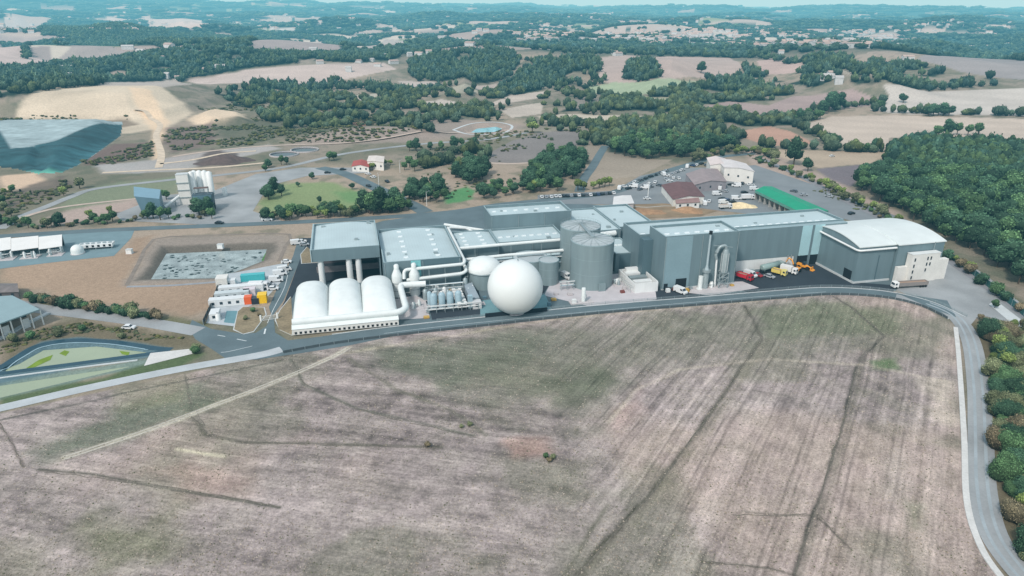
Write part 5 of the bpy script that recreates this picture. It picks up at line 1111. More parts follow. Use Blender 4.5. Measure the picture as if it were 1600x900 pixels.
part_rect(t, 'loading_bay', dark, a - 1, a + 6, b - 2.8, b + 2.4, 0, 3.4)
for da in (-4, -1, 2, 5.7): part_rect(t, 'tower_leg', steel, a + da, a + da + .35, b - 3, b - 2.6, 0, 3.49)
part_rect(t, 'top_frame', mat('brown_frame', (108, 90, 84), .7, .1, .4), a - 3, a + 4, b - 1, b + 2, 11.8, 12.1)
for da in (-3, 3.7):
    for db in (-1, 1.7): part_rect(t, 'frame_post', steel, a + da, a + da + .3, b + db, b + db + .3, 9.01, 11.79)
MB().tube([U(258, 328) + (1.6,), U(296, 315) + (6.5,)], .8, 6).build('conveyor', whitep, t); MB().tube([U(275, 322) + (0,), U(275, 322) + (3.4,)], .25, 5).build('conveyor_post', steel, t)
x, y = U(352, 305); MB().lathe(x, y, [(1.3, 0), (1.3, 4.2), (.3, 4.8)], 14).build('water_tank', whitep, t)
t = thing('aggregate_shed', 'slanted blue grey steel aggregate hopper beside the concrete silos', 'hopper', (*U(236, 330), 0))
A, B, C_, D = [Vector((*U(x, 336), 0)) for x in (224, 254)] + [Vector((*U(256, 322), 0)), Vector((*U(222, 322), 0))]
w = MB(); w.add([at(A, 0), at(B, 0), at(C_, 0), at(D, 0), at(A + (A - B) * .25, 10), at(B, 8.6), at(C_, 9.2), at(D + (A - B) * .2, 10.8)], [(0, 1, 5, 4), (1, 2, 6, 5), (2, 3, 7, 6), (3, 0, 4, 7)]); w.build('wall', blueg, t)
MB().add([at(A + (A - B) * .28, 10.05), at(B, 8.65), at(C_, 9.25), at(D + (A - B) * .23, 10.85)], [(0, 1, 2, 3)]).build('roof', mat('blue_roof_sheet', (128, 162, 178), .5, .06, .2), t)
# round basins
for (px, py), lab in (((444, 242), 'round dark settling basin nearer the concrete works road'), ((476, 235), 'round dark settling basin behind its twin')):
    p = U(px, py); t = thing('settling_basin', lab, 'basin', (*p, 0)); z = gz(*p)
    MB().lathe(*p, [(10.4, z - 1), (10.4, z + .9), (9.9, z + .9), (9.9, z - .4)], 40, cap=False, smooth=False).build('rim_wall', conc, t); MB().lathe(*p, [(9.95, z - 2), (9.95, z + .2)], 40).build('water', mat('black_water', (36, 42, 44), .15, .1, .3), t)
# village houses in the distance
hp = {}
def house_mesh(k):
    L, Wd, h, r = [(14, 9, 5, 2.4), (20, 10, 5.5, 2.6), (34, 18, 6.5, 1.5), (11, 9, 6.5, 2.4)][k]
    b = MB(); b.add([(-L/2, -Wd/2, -2), (L/2, -Wd/2, -2), (L/2, Wd/2, -2), (-L/2, Wd/2, -2), (-L/2, -Wd/2, h), (L/2, -Wd/2, h), (L/2, Wd/2, h), (-L/2, Wd/2, h), (-L/2, 0, h + r), (L/2, 0, h + r)], [(0, 1, 5, 4), (1, 2, 6, 9, 5), (2, 3, 7, 6), (3, 0, 4, 8, 7)])
    o = .5; b.add([(-L/2 - o, -Wd/2 - o, h - .1), (L/2 + o, -Wd/2 - o, h - .1), (L/2 + o, 0, h + r + .1), (-L/2 - o, 0, h + r + .1), (L/2 + o, Wd/2 + o, h - .1), (-L/2 - o, Wd/2 + o, h - .1)], [(0, 1, 2, 3), (3, 2, 4, 5)])
    return b.v, b.f
farwall = mat('far_render', (190, 194, 194), .8, .1, .3, objrand=.08); farroof = [mat('far_tiles', (176, 158, 148), .8, .1, .3, objrand=.1), mat('far_grey_tiles', (176, 176, 174), .8, .1, .3, objrand=.1), mat('far_tiles_brown', (164, 148, 140), .8, .1, .3, objrand=.1)]
hm = []
for k in range(4):
    for rm2 in farroof:
        v, f = house_mesh(k); m_ = bpy.data.meshes.new('house'); m_.from_pydata(v, [], f); m_.materials.append(farwall); m_.materials.append(rm2)
        for i, p_ in enumerate(m_.polygons): p_.material_index = 1 if i >= 4 else 0
        hm.append(m_)
hr = random.Random(4)
def far_house(x, y, k, label, group, s=1.):
    o = bpy.data.objects.new('village_house', hm[k]); COL.objects.link(o); o.location = (x, y, gz(x, y)); o.rotation_euler = (0, 0, hr.uniform(-.6, .6)); o.scale = (s, s, s * hr.uniform(.9, 1.3)); tag(o, label, 'house', group)
spots = [(70, 17), (60, 22), (112, 104), (86, 102), (105, 110), (108, 122), (200, 77), (220, 83), (265, 75), (322, 112), (262, 122), (278, 124), (345, 108), (255, 94), (12, 30), (50, 40), (205, 46), (395, 32), (250, 17), (490, 80), (580, 60), (565, 53), (610, 55), (628, 60), (655, 56), (690, 60), (720, 65), (735, 72), (745, 64), (580, 96), (605, 90), (560, 98), (590, 104), (615, 100), (640, 88), (655, 86), (670, 84), (960, 85), (965, 87), (1182, 78), (1418, 93), (1220, 84), (1310, 130), (1303, 118), (1292, 124), (640, 20), (700, 28), (580, 18), (600, 26), (830, 64), (850, 60), (560, 40), (530, 46), (480, 46), (430, 22), (180, 62), (500, 100), (545, 112), (100, 63), (92, 36)]
for i, (px, py) in enumerate(spots):
    x, y = G(px, py); far_house(x, y, hr.choice([0, 1, 2, 3, 4, 5, 9, 10, 11]), 'small pale farmhouse standing alone among the distant fields and woods', 'scattered farmhouses of the distant country', .8 if py > 80 else 1.1)
tn = 0; rest = []
tp = [(800, 70), (830, 60), (880, 54), (960, 52), (1060, 46), (1200, 44), (1400, 50), (1440, 60), (1340, 70), (1200, 75), (1090, 72), (1000, 64), (900, 66)]
while tn < 440:
    px = hr.uniform(800, 1440); py = hr.uniform(44, 75)
    tp_ = 44 + 10 * abs(px - 1150) / 350
    if py < tp_ or (px < 1000 and py > 66): continue
    x, y = G(px, py)
    if fbm(np.array([x / 130]), np.array([y / 130]), 3)[0] < .47: continue
    tn += 1; rest.append((py, x, y))
rest.sort(reverse=True)
for i in range(520):
    px = hr.uniform(-40, 1640); py = hr.uniform(20, 52)
    x, y = G(px, py)
    if fbm(np.array([x / 420 + 70]), np.array([y / 420]), 2)[0] > .5: rest.append((py - 100, x, y))
for i, (py, x, y) in enumerate(rest[:210]):
    k = hr.choice([0, 1, 2, 3, 4, 5, 9, 10, 11]) if hr.random() > .05 else hr.choice([6, 7, 8]); far_house(x, y, k, 'small pale house with tiled roof in the distant town beyond the wooded hill', 'houses of the distant town')
vs = []; fs = []; n0 = 0; mi = []
for py, x, y in rest[210:] :
    v, f = house_mesh(hr.choice([0, 0, 1, 3])); v = np.array(v); q = hr.uniform(-.7, .7); R2 = np.array([[math.cos(q), -math.sin(q), 0], [math.sin(q), math.cos(q), 0], [0, 0, 1]]); v = v @ R2.T * 1.15 + np.array([x, y, gz(x, y)])
    vs.append(v); fs += [tuple(i + n0 for i in q_) for q_ in f]; mi += [0, 0, 0, 0, 1, 1]; n0 += len(v)
m_ = bpy.data.meshes.new('distant_town'); m_.from_pydata(np.concatenate(vs).tolist(), [], fs); m_.materials.append(farwall); m_.materials.append(farroof[0]); m_.polygons.foreach_set('material_index', mi)
o = bpy.data.objects.new('distant_town', m_); COL.objects.link(o); tag(o, 'hazy far part of the town that reads as pale specks', kind='stuff')

# ================================================================== VEHICLES
def extr(b, prof, w0, w1=None):
    """side outline (x, z) across the width"""
    w1 = w1 or w0; n = len(prof); b.add([(x, -w0 / 2, z) for x, z in prof] + [(x, w0 / 2, z) for x, z in prof], [tuple(range(n)), tuple(range(n, 2 * n))[::-1]] + [(i, n + i, n + (i + 1) % n, (i + 1) % n)[::-1] for i in range(n)]); return b
def wheels(t, xs, w, r=.33, tw=.22):
    for x in xs:
        for s in (-1, 1):
            b = MB(); n = 14; y0 = s * w / 2; v = []
            for yy in (y0 - tw / 2, y0 + tw / 2): v += [(x + r * math.cos(6.283 * i / n), yy, r + r * math.sin(6.283 * i / n)) for i in range(n)]
            b.add(v, [(i, (i + 1) % n, n + (i + 1) % n, n + i) for i in range(n)] + [tuple(range(n))[::-1], tuple(range(n, 2 * n))]); b.build('wheel', tyre_m, t)
def car_proto(c, van=False):
    t = thing('parked_car' if not van else 'parked_van', '', 'car' if not van else 'van', (0, 0, 0)); m = paint(c)
    if not van:
        extr(MB(), [(-2.1, .3), (2.1, .3), (2.15, .6), (1.95, .82), (1.0, .93), (.45, 1.38), (-.3, 1.46), (-1.25, 1.38), (-1.9, .95), (-2.15, .85)], 1.72).build('body', m, t)
        extr(MB(), [(.98, .95), (.48, 1.34), (-.3, 1.40), (-1.2, 1.33), (-1.75, .96)], 1.76).build('window_band', glass, t)
        MB().add([(1.02, -.7, .945), (1.02, .7, .945), (.47, .62, 1.4), (.47, -.62, 1.4)], [(0, 1, 2, 3)]).build('windscreen', glass, t); MB().add([(-1.27, -.62, 1.4), (-1.27, .62, 1.4), (-1.93, .7, .97), (-1.93, -.7, .97)], [(0, 1, 2, 3)]).build('rear_window', glass, t)
        wheels(t, (-1.3, 1.35), 1.66)
    else:
        extr(MB(), [(-2.7, .35), (2.7, .35), (2.75, .9), (2.5, 1.2), (1.9, 1.35), (1.3, 2.1), (1.1, 2.3), (-2.6, 2.35), (-2.72, 2.2)], 1.95).build('body', m, t)
        extr(MB(), [(1.85, 1.38), (1.33, 2.02), (.5, 2.02), (.5, 1.4)], 1.99).build('side_window', glass, t); MB().add([(1.95, -.85, 1.36), (1.95, .85, 1.36), (1.35, .8, 2.08), (1.35, -.8, 2.08)], [(0, 1, 2, 3)]).build('windscreen', glass, t)
        wheels(t, (-1.7, 1.8), 1.85, .36)
    return t
CC = {'white': (226, 230, 230), 'black': (34, 38, 44), 'silver': (168, 174, 178), 'grey': (96, 102, 108), 'blue': (58, 76, 110), 'red': (158, 44, 52)}
cars = {k: car_proto(v) for k, v in CC.items()}; vans = {k: car_proto(CC[k], True) for k in ('white',)}
used = set()
def put(kind, col, px, py, rz, label, group=None, world=None):
    src = (cars if kind == 'car' else vans)[col]; x, y = world if world else G(px, py); z = max(gz(x, y), 0) + .13
    if (kind, col) not in used:
        used.add((kind, col)); src.location = (x, y, z); src.rotation_euler = (0, 0, rz); tag(src, label, None, group); return src
    return dup(src, (x, y, z), rz, label=label, group=group)
vr = random.Random(9)
row = [(846, 309, 'white'), (853, 309, 'silver'), (861, 309, 'white'), (868, 308, 'white'), (874, 308, 'white'), (880, 307.5, 'black'), (886, 307.5, 'black'), (892, 307, 'silver'), (898, 307, 'black'), (904, 306.5, 'white'), (910, 306.5, 'black'), (916, 306, 'grey'), (922, 306, 'white'), (928, 305.5, 'black'), (934, 305, 'blue'), (940, 304.5, 'black'), (946, 304, 'grey'), (952, 303.5, 'black'), (958, 303, 'white')]
ordn = ['first', 'second', 'third', 'fourth', 'fifth', 'sixth', 'seventh', 'eighth', 'ninth', 'tenth', 'eleventh', 'twelfth', 'thirteenth', 'fourteenth', 'fifteenth', 'sixteenth', 'seventeenth', 'eighteenth', 'nineteenth']
for i, (px, py, c) in enumerate(row): put('car', c, px, py, 1.75, '%s car parked in the tree lined row behind the works, %s from its western end' % (c, ordn[i]), 'cars parked in the row behind the works')
sc = [(985, 290), (993, 286), (1001, 283), (1009, 280), (1017, 277), (1025, 274), (1033, 271), (1041, 268), (1050, 273), (1058, 270), (1066, 267), (1089, 259), (1096, 257), (1103, 259), (1005, 292), (1015, 289), (1024, 286), (1040, 281), (1052, 279)]
for i, (px, py) in enumerate(sc):
    c = vr.choice(['white', 'white', 'white', 'silver', 'black', 'grey']); put('car', c, px, py, vr.uniform(-.2, .5) + .9, 'car parked in the upper car park beside the red brown roof', 'cars in the upper car park')
for px, py, c, rz, k, lab in [
    (605, 285, 'black', -1.0, 'car', 'black car first in the queue on the wide road'), (617, 296, 'grey', -1.0, 'car', 'grey car queueing on the wide road, behind the black one'), (576, 292, 'black', -.9, 'car', 'black car on the verge of the lawn by the wide road'), (587, 302, 'black', -.9, 'car', 'second black car on the lawn verge near the shrubs'), (612, 309, 'blue', 2.2, 'car', 'dark blue car halfway down the wide road'), (620, 310, 'silver', 2.2, 'car', 'silver car beside the dark blue one on the wide road'),
    (536, 266, 'black', 0, 'car', 'black car before the red roofed house'), (512, 271, 'black', .2, 'car', 'black car at the road junction by the lawn'), (575, 273, 'white', 2.5, 'car', 'white car parked beside the red roofed house'), (583, 278, 'white', 2.5, 'car', 'white car second from the red roofed house'),
    (1040, 452, 'black', -.4, 'car', 'black car beside the dark doorway of the tall block'), (1063, 458, 'white', -.9, 'van', 'white van parked on the dark tarmac before the tall block'), (885, 435, 'white', -1.0, 'van', 'white pickup van parked between the round tanks'),
    (202, 514, 'white', 0, 'car', 'white car driving on the pale road by the ponds'), (1172, 432, 'white', -.9, 'van', 'white van next to the red truck'), (1183, 432, 'red', -.9, 'car', 'red car beside the white van in the vehicle yard'), (1202, 434, 'silver', -.8, 'car', 'silver car in front of the green tank trailer'),
    (438, 430, 'white', .3, 'van', 'white van with dark shadow by the entrance yard'), (432, 440, 'white', .2, 'van', 'white van parked beside the turquoise container'), (421, 447, 'silver', .1, 'car', 'silver car parked by the long white cabins'), (427, 453, 'white', .1, 'car', 'white car at the end of the long white cabins'), (445, 424, 'white', .5, 'van', 'white van next to the storage pond bank'),
    (448, 411, 'white', .1, 'car', 'white car on the pond bank near the narrow lane'), (464, 382, 'white', .4, 'van', 'white van at the top of the narrow lane'), (472, 379, 'white', .3, 'car', 'white car at the top of the narrow lane beside a van'), (476, 384, 'silver', .3, 'car', 'silver car near the open fronted hall'), (343, 350, 'black', 0, 'car', 'black car under trees near the concrete works'),
    (1178, 297, 'white', .2, 'van', 'white van before the green roofed shed'), (1188, 309, 'white', -.4, 'van', 'second white van before the green roofed shed'), (1200, 313, 'red', -.4, 'car', 'red car before the green roofed shed'), (1212, 320, 'white', -.4, 'van', 'white van before the shed, nearest the works roof'), (1232, 323, 'red', -.2, 'car', 'red car close to the long hall roof'), (1150, 312, 'white', 0, 'van', 'white van beside the sand coloured heap'),
    (1130, 318, 'white', .3, 'van', 'white van parked near the red brown roof'), (1120, 305, 'white', .2, 'van', 'white van at the annex of the red brown roof'), (1011, 312, 'white', .1, 'car', 'white car standing alone on the open car park'), (1330, 335, 'black', .5, 'car', 'black car on the road behind the white curved roof'), (1163, 302, 'black', .3, 'car', 'black car before the grey hipped building'),
    (1300, 245, 'white', .5, 'car', 'white car on the track below the lone tree'), (418, 345, 'white', 0, 'van', 'white van on the apron edge near the lawn'), (1295, 308, 'silver', -.7, 'car', 'silver car on the curved road near the green shed')]:
    put(k, c, px, py, rz, lab)
sc2 = [(1000, 297), (1008, 295), (1016, 293), (1030, 291), (968, 296), (975, 293), (982, 296), (990, 293), (1046, 284), (1060, 280), (1074, 262), (1082, 260), (1110, 256), (1044, 276), (1036, 274), (1128, 312), (1136, 314), (1144, 317), (1108, 316), (1100, 320), (1190, 302), (1205, 309), (1218, 315), (1173, 290), (1160, 288), (1150, 292), (1142, 290), (1240, 300), (1256, 306), (1124, 296), (1132, 300)]
for i, (px, py) in enumerate(sc2):
    c = vr.choice(['white', 'white', 'silver', 'grey', 'black', 'blue']); k = 'van' if c == 'white' and vr.random() < .5 else 'car'; put(k, c, px, py, vr.uniform(0, 3), '%s %s parked loosely in the rear yard between car park and green shed' % (c, k), '%s %ss in the rear yard' % (c, k))
for d_ in (cars, vans):
    for k, v in list(d_.items()):
        pass
def truck(label, px, py, rz, cabc, kind, bodyc, L=8.5, scale=.9):
    t = thing('parked_truck', label, 'truck', (0, 0, 0)); m = paint(cabc); mb_ = paint(bodyc)
    x1 = L / 2
    extr(MB(), [(x1 - 2.1, .6), (x1, .6), (x1 + .05, 1.5), (x1 - .15, 2.7), (x1 - .4, 2.95), (x1 - 2.1, 2.95)], 2.4).build('cab', m, t)
    extr(MB(), [(x1 - .05 + .09, 1.55), (x1 - .12, 2.6), (x1 - .2, 2.6), (x1 - .1, 1.55)], 2.1).build('windscreen', glass, t); extr(MB(), [(x1 - 1.3, 1.7), (x1 - .35, 1.7), (x1 - .45, 2.5), (x1 - 1.3, 2.5)], 2.44).build('side_window', glass, t)
    MB().cube(-L / 2, x1 - 2.15, -.5, .5, .7, 1.0).build('chassis', MATS['black_bund'], t)
    xb0, xb1 = -L / 2, x1 - 2.4
    if kind == 'box': MB().cube(xb0, xb1, -1.25, 1.25, 1.01, 3.4).build('cargo_box', mb_, t)
    if kind == 'open':
        b = MB(); b.cube(xb0, xb1, -1.25, 1.25, 1.01, 1.2); b.cube(xb0, xb1, -1.25, -1.17, 1.2, 2.6); b.cube(xb0, xb1, 1.17, 1.25, 1.2, 2.6); b.cube(xb0, xb0 + .08, -1.17, 1.17, 1.2, 2.6); b.cube(xb1 - .08, xb1, -1.17, 1.17, 1.2, 2.6); b.build('skip_body', mb_, t); MB().cube(xb0 + .1, xb1 - .1, -1.15, 1.15, 1.2, 2.2).build('load', soil, t)
    if kind == 'tank':
        b = MB(); n = 18; v = []
        for x, r in ((xb0, .6), (xb0 + .3, 1.15), (xb1 - .3, 1.15), (xb1, .6)): v += [(x, r * math.cos(6.283 * i / n), 2.2 + r * math.sin(6.283 * i / n)) for i in range(n)]
        b.add(v, [(k * n + i, (k + 1) * n + i, (k + 1) * n + (i + 1) % n, k * n + (i + 1) % n) for k in range(3) for i in range(n)], True); b.add(v[:n], [tuple(range(n))]); b.add(v[-n:], [tuple(range(n))[::-1]]); b.build('tank', mb_, t)
        for x in (xb0 + 1, xb1 - 1): MB().cube(x - .1, x + .1, -.8, .8, 1.01, 1.3).build('tank_saddle', steel, t)
    wheels(t, [x1 - 1.1, -L / 2 + 1.0, -L / 2 + 2.2] + ([-L / 2 + 3.4] if L > 12 else []), 2.2, .5, .35)
    x, y = U(px, py); t.location = (x, y, .14); t.rotation_euler = (0, 0, rz); t.scale = (scale,) * 3; return t
truck('red truck with pale load parked at the corner of the tall block', 1163, 437, -.85, (176, 30, 48), 'open', (200, 44, 60), 7.5)
truck('green grey tanker trailer truck in the middle of the vehicle yard', 1206, 424, .5, (150, 168, 166), 'tank', (140, 164, 160), 11, 1.15)
truck('yellowish truck between the tanker and a white truck', 1217, 430, -.75, (226, 214, 130), 'open', (226, 206, 110), 6.5)
truck('white truck beside the orange excavator', 1232, 427, -.75, (232, 234, 232), 'box', (232, 234, 232), 7.5)
truck('long flatbed truck with white cab in front of the office block', 1420, 449, 3.30, (236, 238, 236), 'open', (140, 134, 130), 16)
truck('white truck among the containers of the depot', 405, 452, .1, (228, 230, 230), 'box', (228, 230, 230), 8)
truck('white tipper truck parked near the sand coloured heap', 1133, 326, .25, (228, 230, 228), 'open', (220, 220, 214), 8); truck('white box truck between car park and the soil heap', 1168, 312, .1, (226, 228, 228), 'box', (226, 228, 228), 8)
# excavator
t = thing('excavator', 'orange excavator with raised arm in the vehicle yard', 'excavator', (0, 0, 0)); om = paint((236, 160, 52))
for s in (-1, 1): extr(MB(), [(-1.8, .0), (1.8, .0), (2.1, .4), (1.8, .8), (-1.8, .8), (-2.1, .4)], .5).build('track', tyre_m, t)
for o_, s in zip([c for c in t.children], (-1, 1)): o_.location = (0, s * 1.1, 0)
MB().prism([(-2.0, -1.2), (1.2, -1.2), (1.4, 0), (1.2, 1.2), (-2.0, 1.2)], .9, 1.9, True).build('housing', om, t); extr(MB(), [(0, 1.91), (1.3, 1.91), (1.2, 3.1), (0, 3.1)], .95).build('cab', glass, t)
MB().tube([(1.2, -.4, 1.7), (2.6, -.4, 4.6), (4.2, -.4, 5.0)], .3, 6).build('boom', om, t); MB().tube([(4.2, -.4, 5.0), (5.4, -.4, 2.4)], .22, 6).build('dipper_arm', om, t); extr(MB(), [(5.1, 2.5), (5.8, 2.4), (5.9, 1.5), (5.2, 1.3), (4.8, 1.9)], .9).build('bucket', MATS['black_bund'], t)
MB().cube(-2.3, -1.7, -1.1, 1.1, 1.0, 1.8).build('counterweight', MATS['black_bund'], t)
t.location = (*U(1243, 424), .13); t.rotation_euler = (0, 0, 2.3); t.scale = (.92,) * 3
t = thing('wheel_loader', 'orange wheel loader beside the excavator', 'loader', (0, 0, 0)); extr(MB(), [(-3, .8), (1.2, .8), (1.4, 1.4), (.2, 1.7), (-1, 1.75), (-3, 1.9)], 1.9).build('body', om, t); extr(MB(), [(-.8, 1.76), (.5, 1.72), (.3, 2.9), (-.8, 2.9)], 1.4).build('cab', glass, t)
MB().tube([(.9, 0, 1.5), (3.2, 0, .9)], .28, 6).build('lift_arm', om, t); extr(MB(), [(3.0, .2), (4.2, .1), (3.3, .5), (3.2, 1.4), (2.9, 1.4)], 2.5).build('bucket', om, t); wheels(t, (-1.8, 1.6), 2.0, .7, .5)
t.location = (*U(1256, 420), .13); t.rotation_euler = (0, 0, -.8)
# soil and sand heaps
def heap(px, py, r, h, m, label, sq=1.):
    x, y = U(px, py); b = MB(); rn = random.Random(int(px)); ph = [rn.uniform(0, 6) for _ in range(4)]
    def f(u, v):
        q = 6.2832 * u; rr = r * (1 - v) * (1 + .18 * math.sin(2 * q + ph[0]) + .1 * math.sin(5 * q + ph[1])); return (x + rr * math.cos(q) * sq, y + rr * math.sin(q), h * sm(v) * (1 + .15 * math.sin(3 * q + ph[2]) * (1 - v)) - .05)
    b.grid(f, 32, 8); o = b.build('earth_heap', m); tag(o, label, 'heap'); return o
heap(1075, 330, 7, 2.6, mat('ochre_soil', (160, 128, 98), .95, .2, .4, fine=.15, fscale=2., bump=.6), 'ochre soil heap on the dry plot behind the long hall', 1.2)
heap(1155, 323, 6, 2.6, mat('sand', (226, 208, 168), .95, .15, .4, fine=.15, fscale=2., bump=.6), 'sand coloured heap near the long hall roof', 1.7)
heap(1010, 331, 7, 1.2, MATS['ochre_soil'], 'low brown soil heap beside the white kerb', 2.)
heap(352, 252, 13, 5, mat('dark_spoil', (96, 82, 78), .95, .2, .3, fine=.15, fscale=2., bump=.6), 'dark spoil heap on the track behind the concrete silos', 1.7)
strip('plot_kerb', [(985, 322), (1010, 324), (1045, 322), (1085, 326)], .6, .12, kerb_m)
# light mast on the car park
for px, py, lab in ((1012, 312, 'tall pale lamp mast on the open car park'),):
    p = U(px, py); t = thing('lamp_mast', lab, 'lamp mast', (*p, .1)); MB().tube([(*p, .1), (*p, 10.5)], .22, 8).build('pole', whitep, t); MB().cube(p[0] - 1.2, p[0] + 1.2, p[1] - .2, p[1] + .2, 10.51, 10.75).build('lamp_head', steel, t); MB().cube(p[0] - .5, p[0] + .5, p[1] - .5, p[1] + .5, .1, .6).build('footing', conc, t)
for px, py, lab in ((667, 322, 'pale lamp post by the dark trees behind the low road'), (625, 270, 'lamp post beside the round copse'), (592, 290, 'lamp post at the edge of the brown meadow')):
    p = G(px, py); z = gz(*p); t = thing('street_lamp', lab, 'street lamp', (*p, z)); MB().tube([(*p, z), (p[0], p[1], z + 8), (p[0] + 1.2, p[1], z + 8.4)], .13, 6).build('pole', whitep, t); MB().cube(p[0] + 1.0, p[0] + 1.9, p[1] - .15, p[1] + .15, z + 8.41, z + 8.55).build('lamp_head', steel, t)

# ================================================================== VEGETATION
def leafmat(name, c, objrand=.32):
    return mat(name, c, .75, .16, .35, fine=.14, fscale=2.2, spec=.12, attr=True, objrand=objrand)
LM = {'dark': leafmat('foliage_dark', (70, 100, 76)), 'mid': leafmat('foliage_mid', (90, 122, 82)), 'olive': leafmat('foliage_olive', (124, 132, 98)), 'lime': leafmat('foliage_lime', (126, 144, 82)), 'rust': leafmat('foliage_rust', (122, 114, 90)), 'brown': leafmat('foliage_dry', (124, 114, 90))}
def ico(sub):
    import bmesh
    bm = bmesh.new(); bmesh.ops.create_icosphere(bm, subdivisions=sub, radius=1); v = np.array([q.co[:] for q in bm.verts]); f = np.array([[q.index for q in p.verts] for p in bm.faces]); bm.free(); return v, f
I1, I2, I3 = ico(1), ico(2), ico(3)
def crown_geo(rs, r, h, z0, nl, ls, lobes=9, sub=2, squash=1.):
    """lumpy crown: several displaced lobes plus many small leaf clumps; returns verts, faces list, brightness"""
    V = []; Fl = []; Cc = []; n = 0; L = []
    for i in range(lobes):
        q = rs.uniform(0, 6.283); rad = r * (.0 if i == 0 else rs.uniform(.25, .62)); zz = z0 + (h - z0) * (.58 if i == 0 else rs.uniform(.22, .8)); lr = r * rs.uniform(.36, .56) * (1.25 if i == 0 else 1)
        lr *= .75 + .4 * (1 - abs((zz - z0) / (h - z0) - .45))
        L.append((rad * math.cos(q), rad * math.sin(q), zz, lr, min(lr * .9 * squash, (h - z0) * .5)))
    bv, bf = (I2 if sub == 2 else I1)
    for x, y, z, a, b in L:
        d = 1 + rs.uniform(-.16, .16, len(bv)); v = bv * d[:, None] * np.array([a * .9, a * .9, b * .9]) + np.array([x, y, z]); V.append(v); Fl.append(bf + n); n += len(v)
        Cc.append(.14 + .5 * np.clip((v[:, 2] - z0) / (h - z0), 0, 1) ** 1.3)  # crown shade put into the colour: inner lobes darken towards the base
    fq = []
    if nl:
        k = rs.integers(0, len(L), nl); La = np.array(L)[k]; d = rs.normal(size=(nl, 3)); d[:, 2] = np.abs(d[:, 2]) * .9 + rs.uniform(-.55, .3, nl); d /= np.linalg.norm(d, axis=1)[:, None]
        p = La[:, :3] + d * La[:, [3, 3, 4]] * rs.uniform(.84, 1.24, nl)[:, None]
        nrm = d + rs.normal(size=(nl, 3)) * .45; nrm /= np.linalg.norm(nrm, axis=1)[:, None]
        t = np.cross(nrm, rs.normal(size=(nl, 3))); t /= np.linalg.norm(t, axis=1)[:, None]; b = np.cross(nrm, t); s = ls * rs.uniform(.6, 1.5, nl)[:, None]
        q4 = np.stack([p - t * s, p - b * s * .8, p + t * s * 1.1, p + b * s * .7], 1).reshape(-1, 3); V.append(q4); fq = [np.arange(n, n + 4 * nl).reshape(-1, 4)]; n += 4 * nl
        br = .22 + .95 * np.clip((p[:, 2] - z0) / (h - z0), 0, 1) + rs.uniform(-.25, .45, nl); br = np.clip(br, .08, 2); Cc.append(np.repeat(br, 4))  # clumps painted darker low down and lighter at the top, plus random tone
    return np.concatenate(V), [np.concatenate(Fl)] + fq, np.concatenate(Cc)
def crown_mesh(name, m, seed, r, h, z0, nl, ls, trunk=None, **kw):
    rs = np.random.default_rng(seed); V, Fq, C = crown_geo(rs, r, h, z0, nl, ls, **kw); mi = np.zeros(sum(len(f) for f in Fq), int); mats = [m]
    if trunk:
        n = 7; v = []
        for z, q in ((-.3, trunk), (z0 + (h - z0) * .5, trunk * .5)): v += [(q * math.cos(6.283 * i / n), q * math.sin(6.283 * i / n), z) for i in range(n)]
        f = np.array([(i, (i + 1) % n, n + (i + 1) % n, n + i) for i in range(n)]) + len(V); V = np.concatenate([V, v]); C = np.concatenate([C, np.full(2 * n, .6)])
        tot3 = Fq[0]; rest_ = Fq[1:] ; Fq = [tot3] + rest_ + [f]; mi = np.concatenate([mi, np.ones(n, int)]); mats.append(barkm)
    return mesh_np(name, V, Fq, mats, smooth=False, mi=mi, colr=np.repeat(C[:, None], 3, 1))
def limbs(h, r, seed, sc=1.):
    rn = random.Random(seed); b = MB(); b.tube([(0, 0, -.3), (.05 * r, 0, h * .3), (0, .05 * r, h * .6)], .09 * r * sc, 7)
    for i in range(5):
        q = 6.283 * i / 5 + rn.uniform(-.4, .4); z = h * rn.uniform(.28, .45); b.tube([(0, 0, z), (r * .3 * math.cos(q), r * .3 * math.sin(q), z + h * .15), (r * .55 * math.cos(q), r * .55 * math.sin(q), z + h * .3)], .04 * r * sc, 5)
    return b
# forest canopy trees: each one mesh
FT = [crown_mesh('forest_tree', LM[k], 40 + i, r, h, 2.5, 420, .42, trunk=.3, lobes=10, sub=2) for i, (k, r, h) in enumerate([('dark', 5.2, 12), ('dark', 4.4, 11), ('mid', 5.0, 12.5), ('dark', 4.0, 10.5), ('mid', 4.6, 11.5), ('mid', 3.8, 10.5)])]
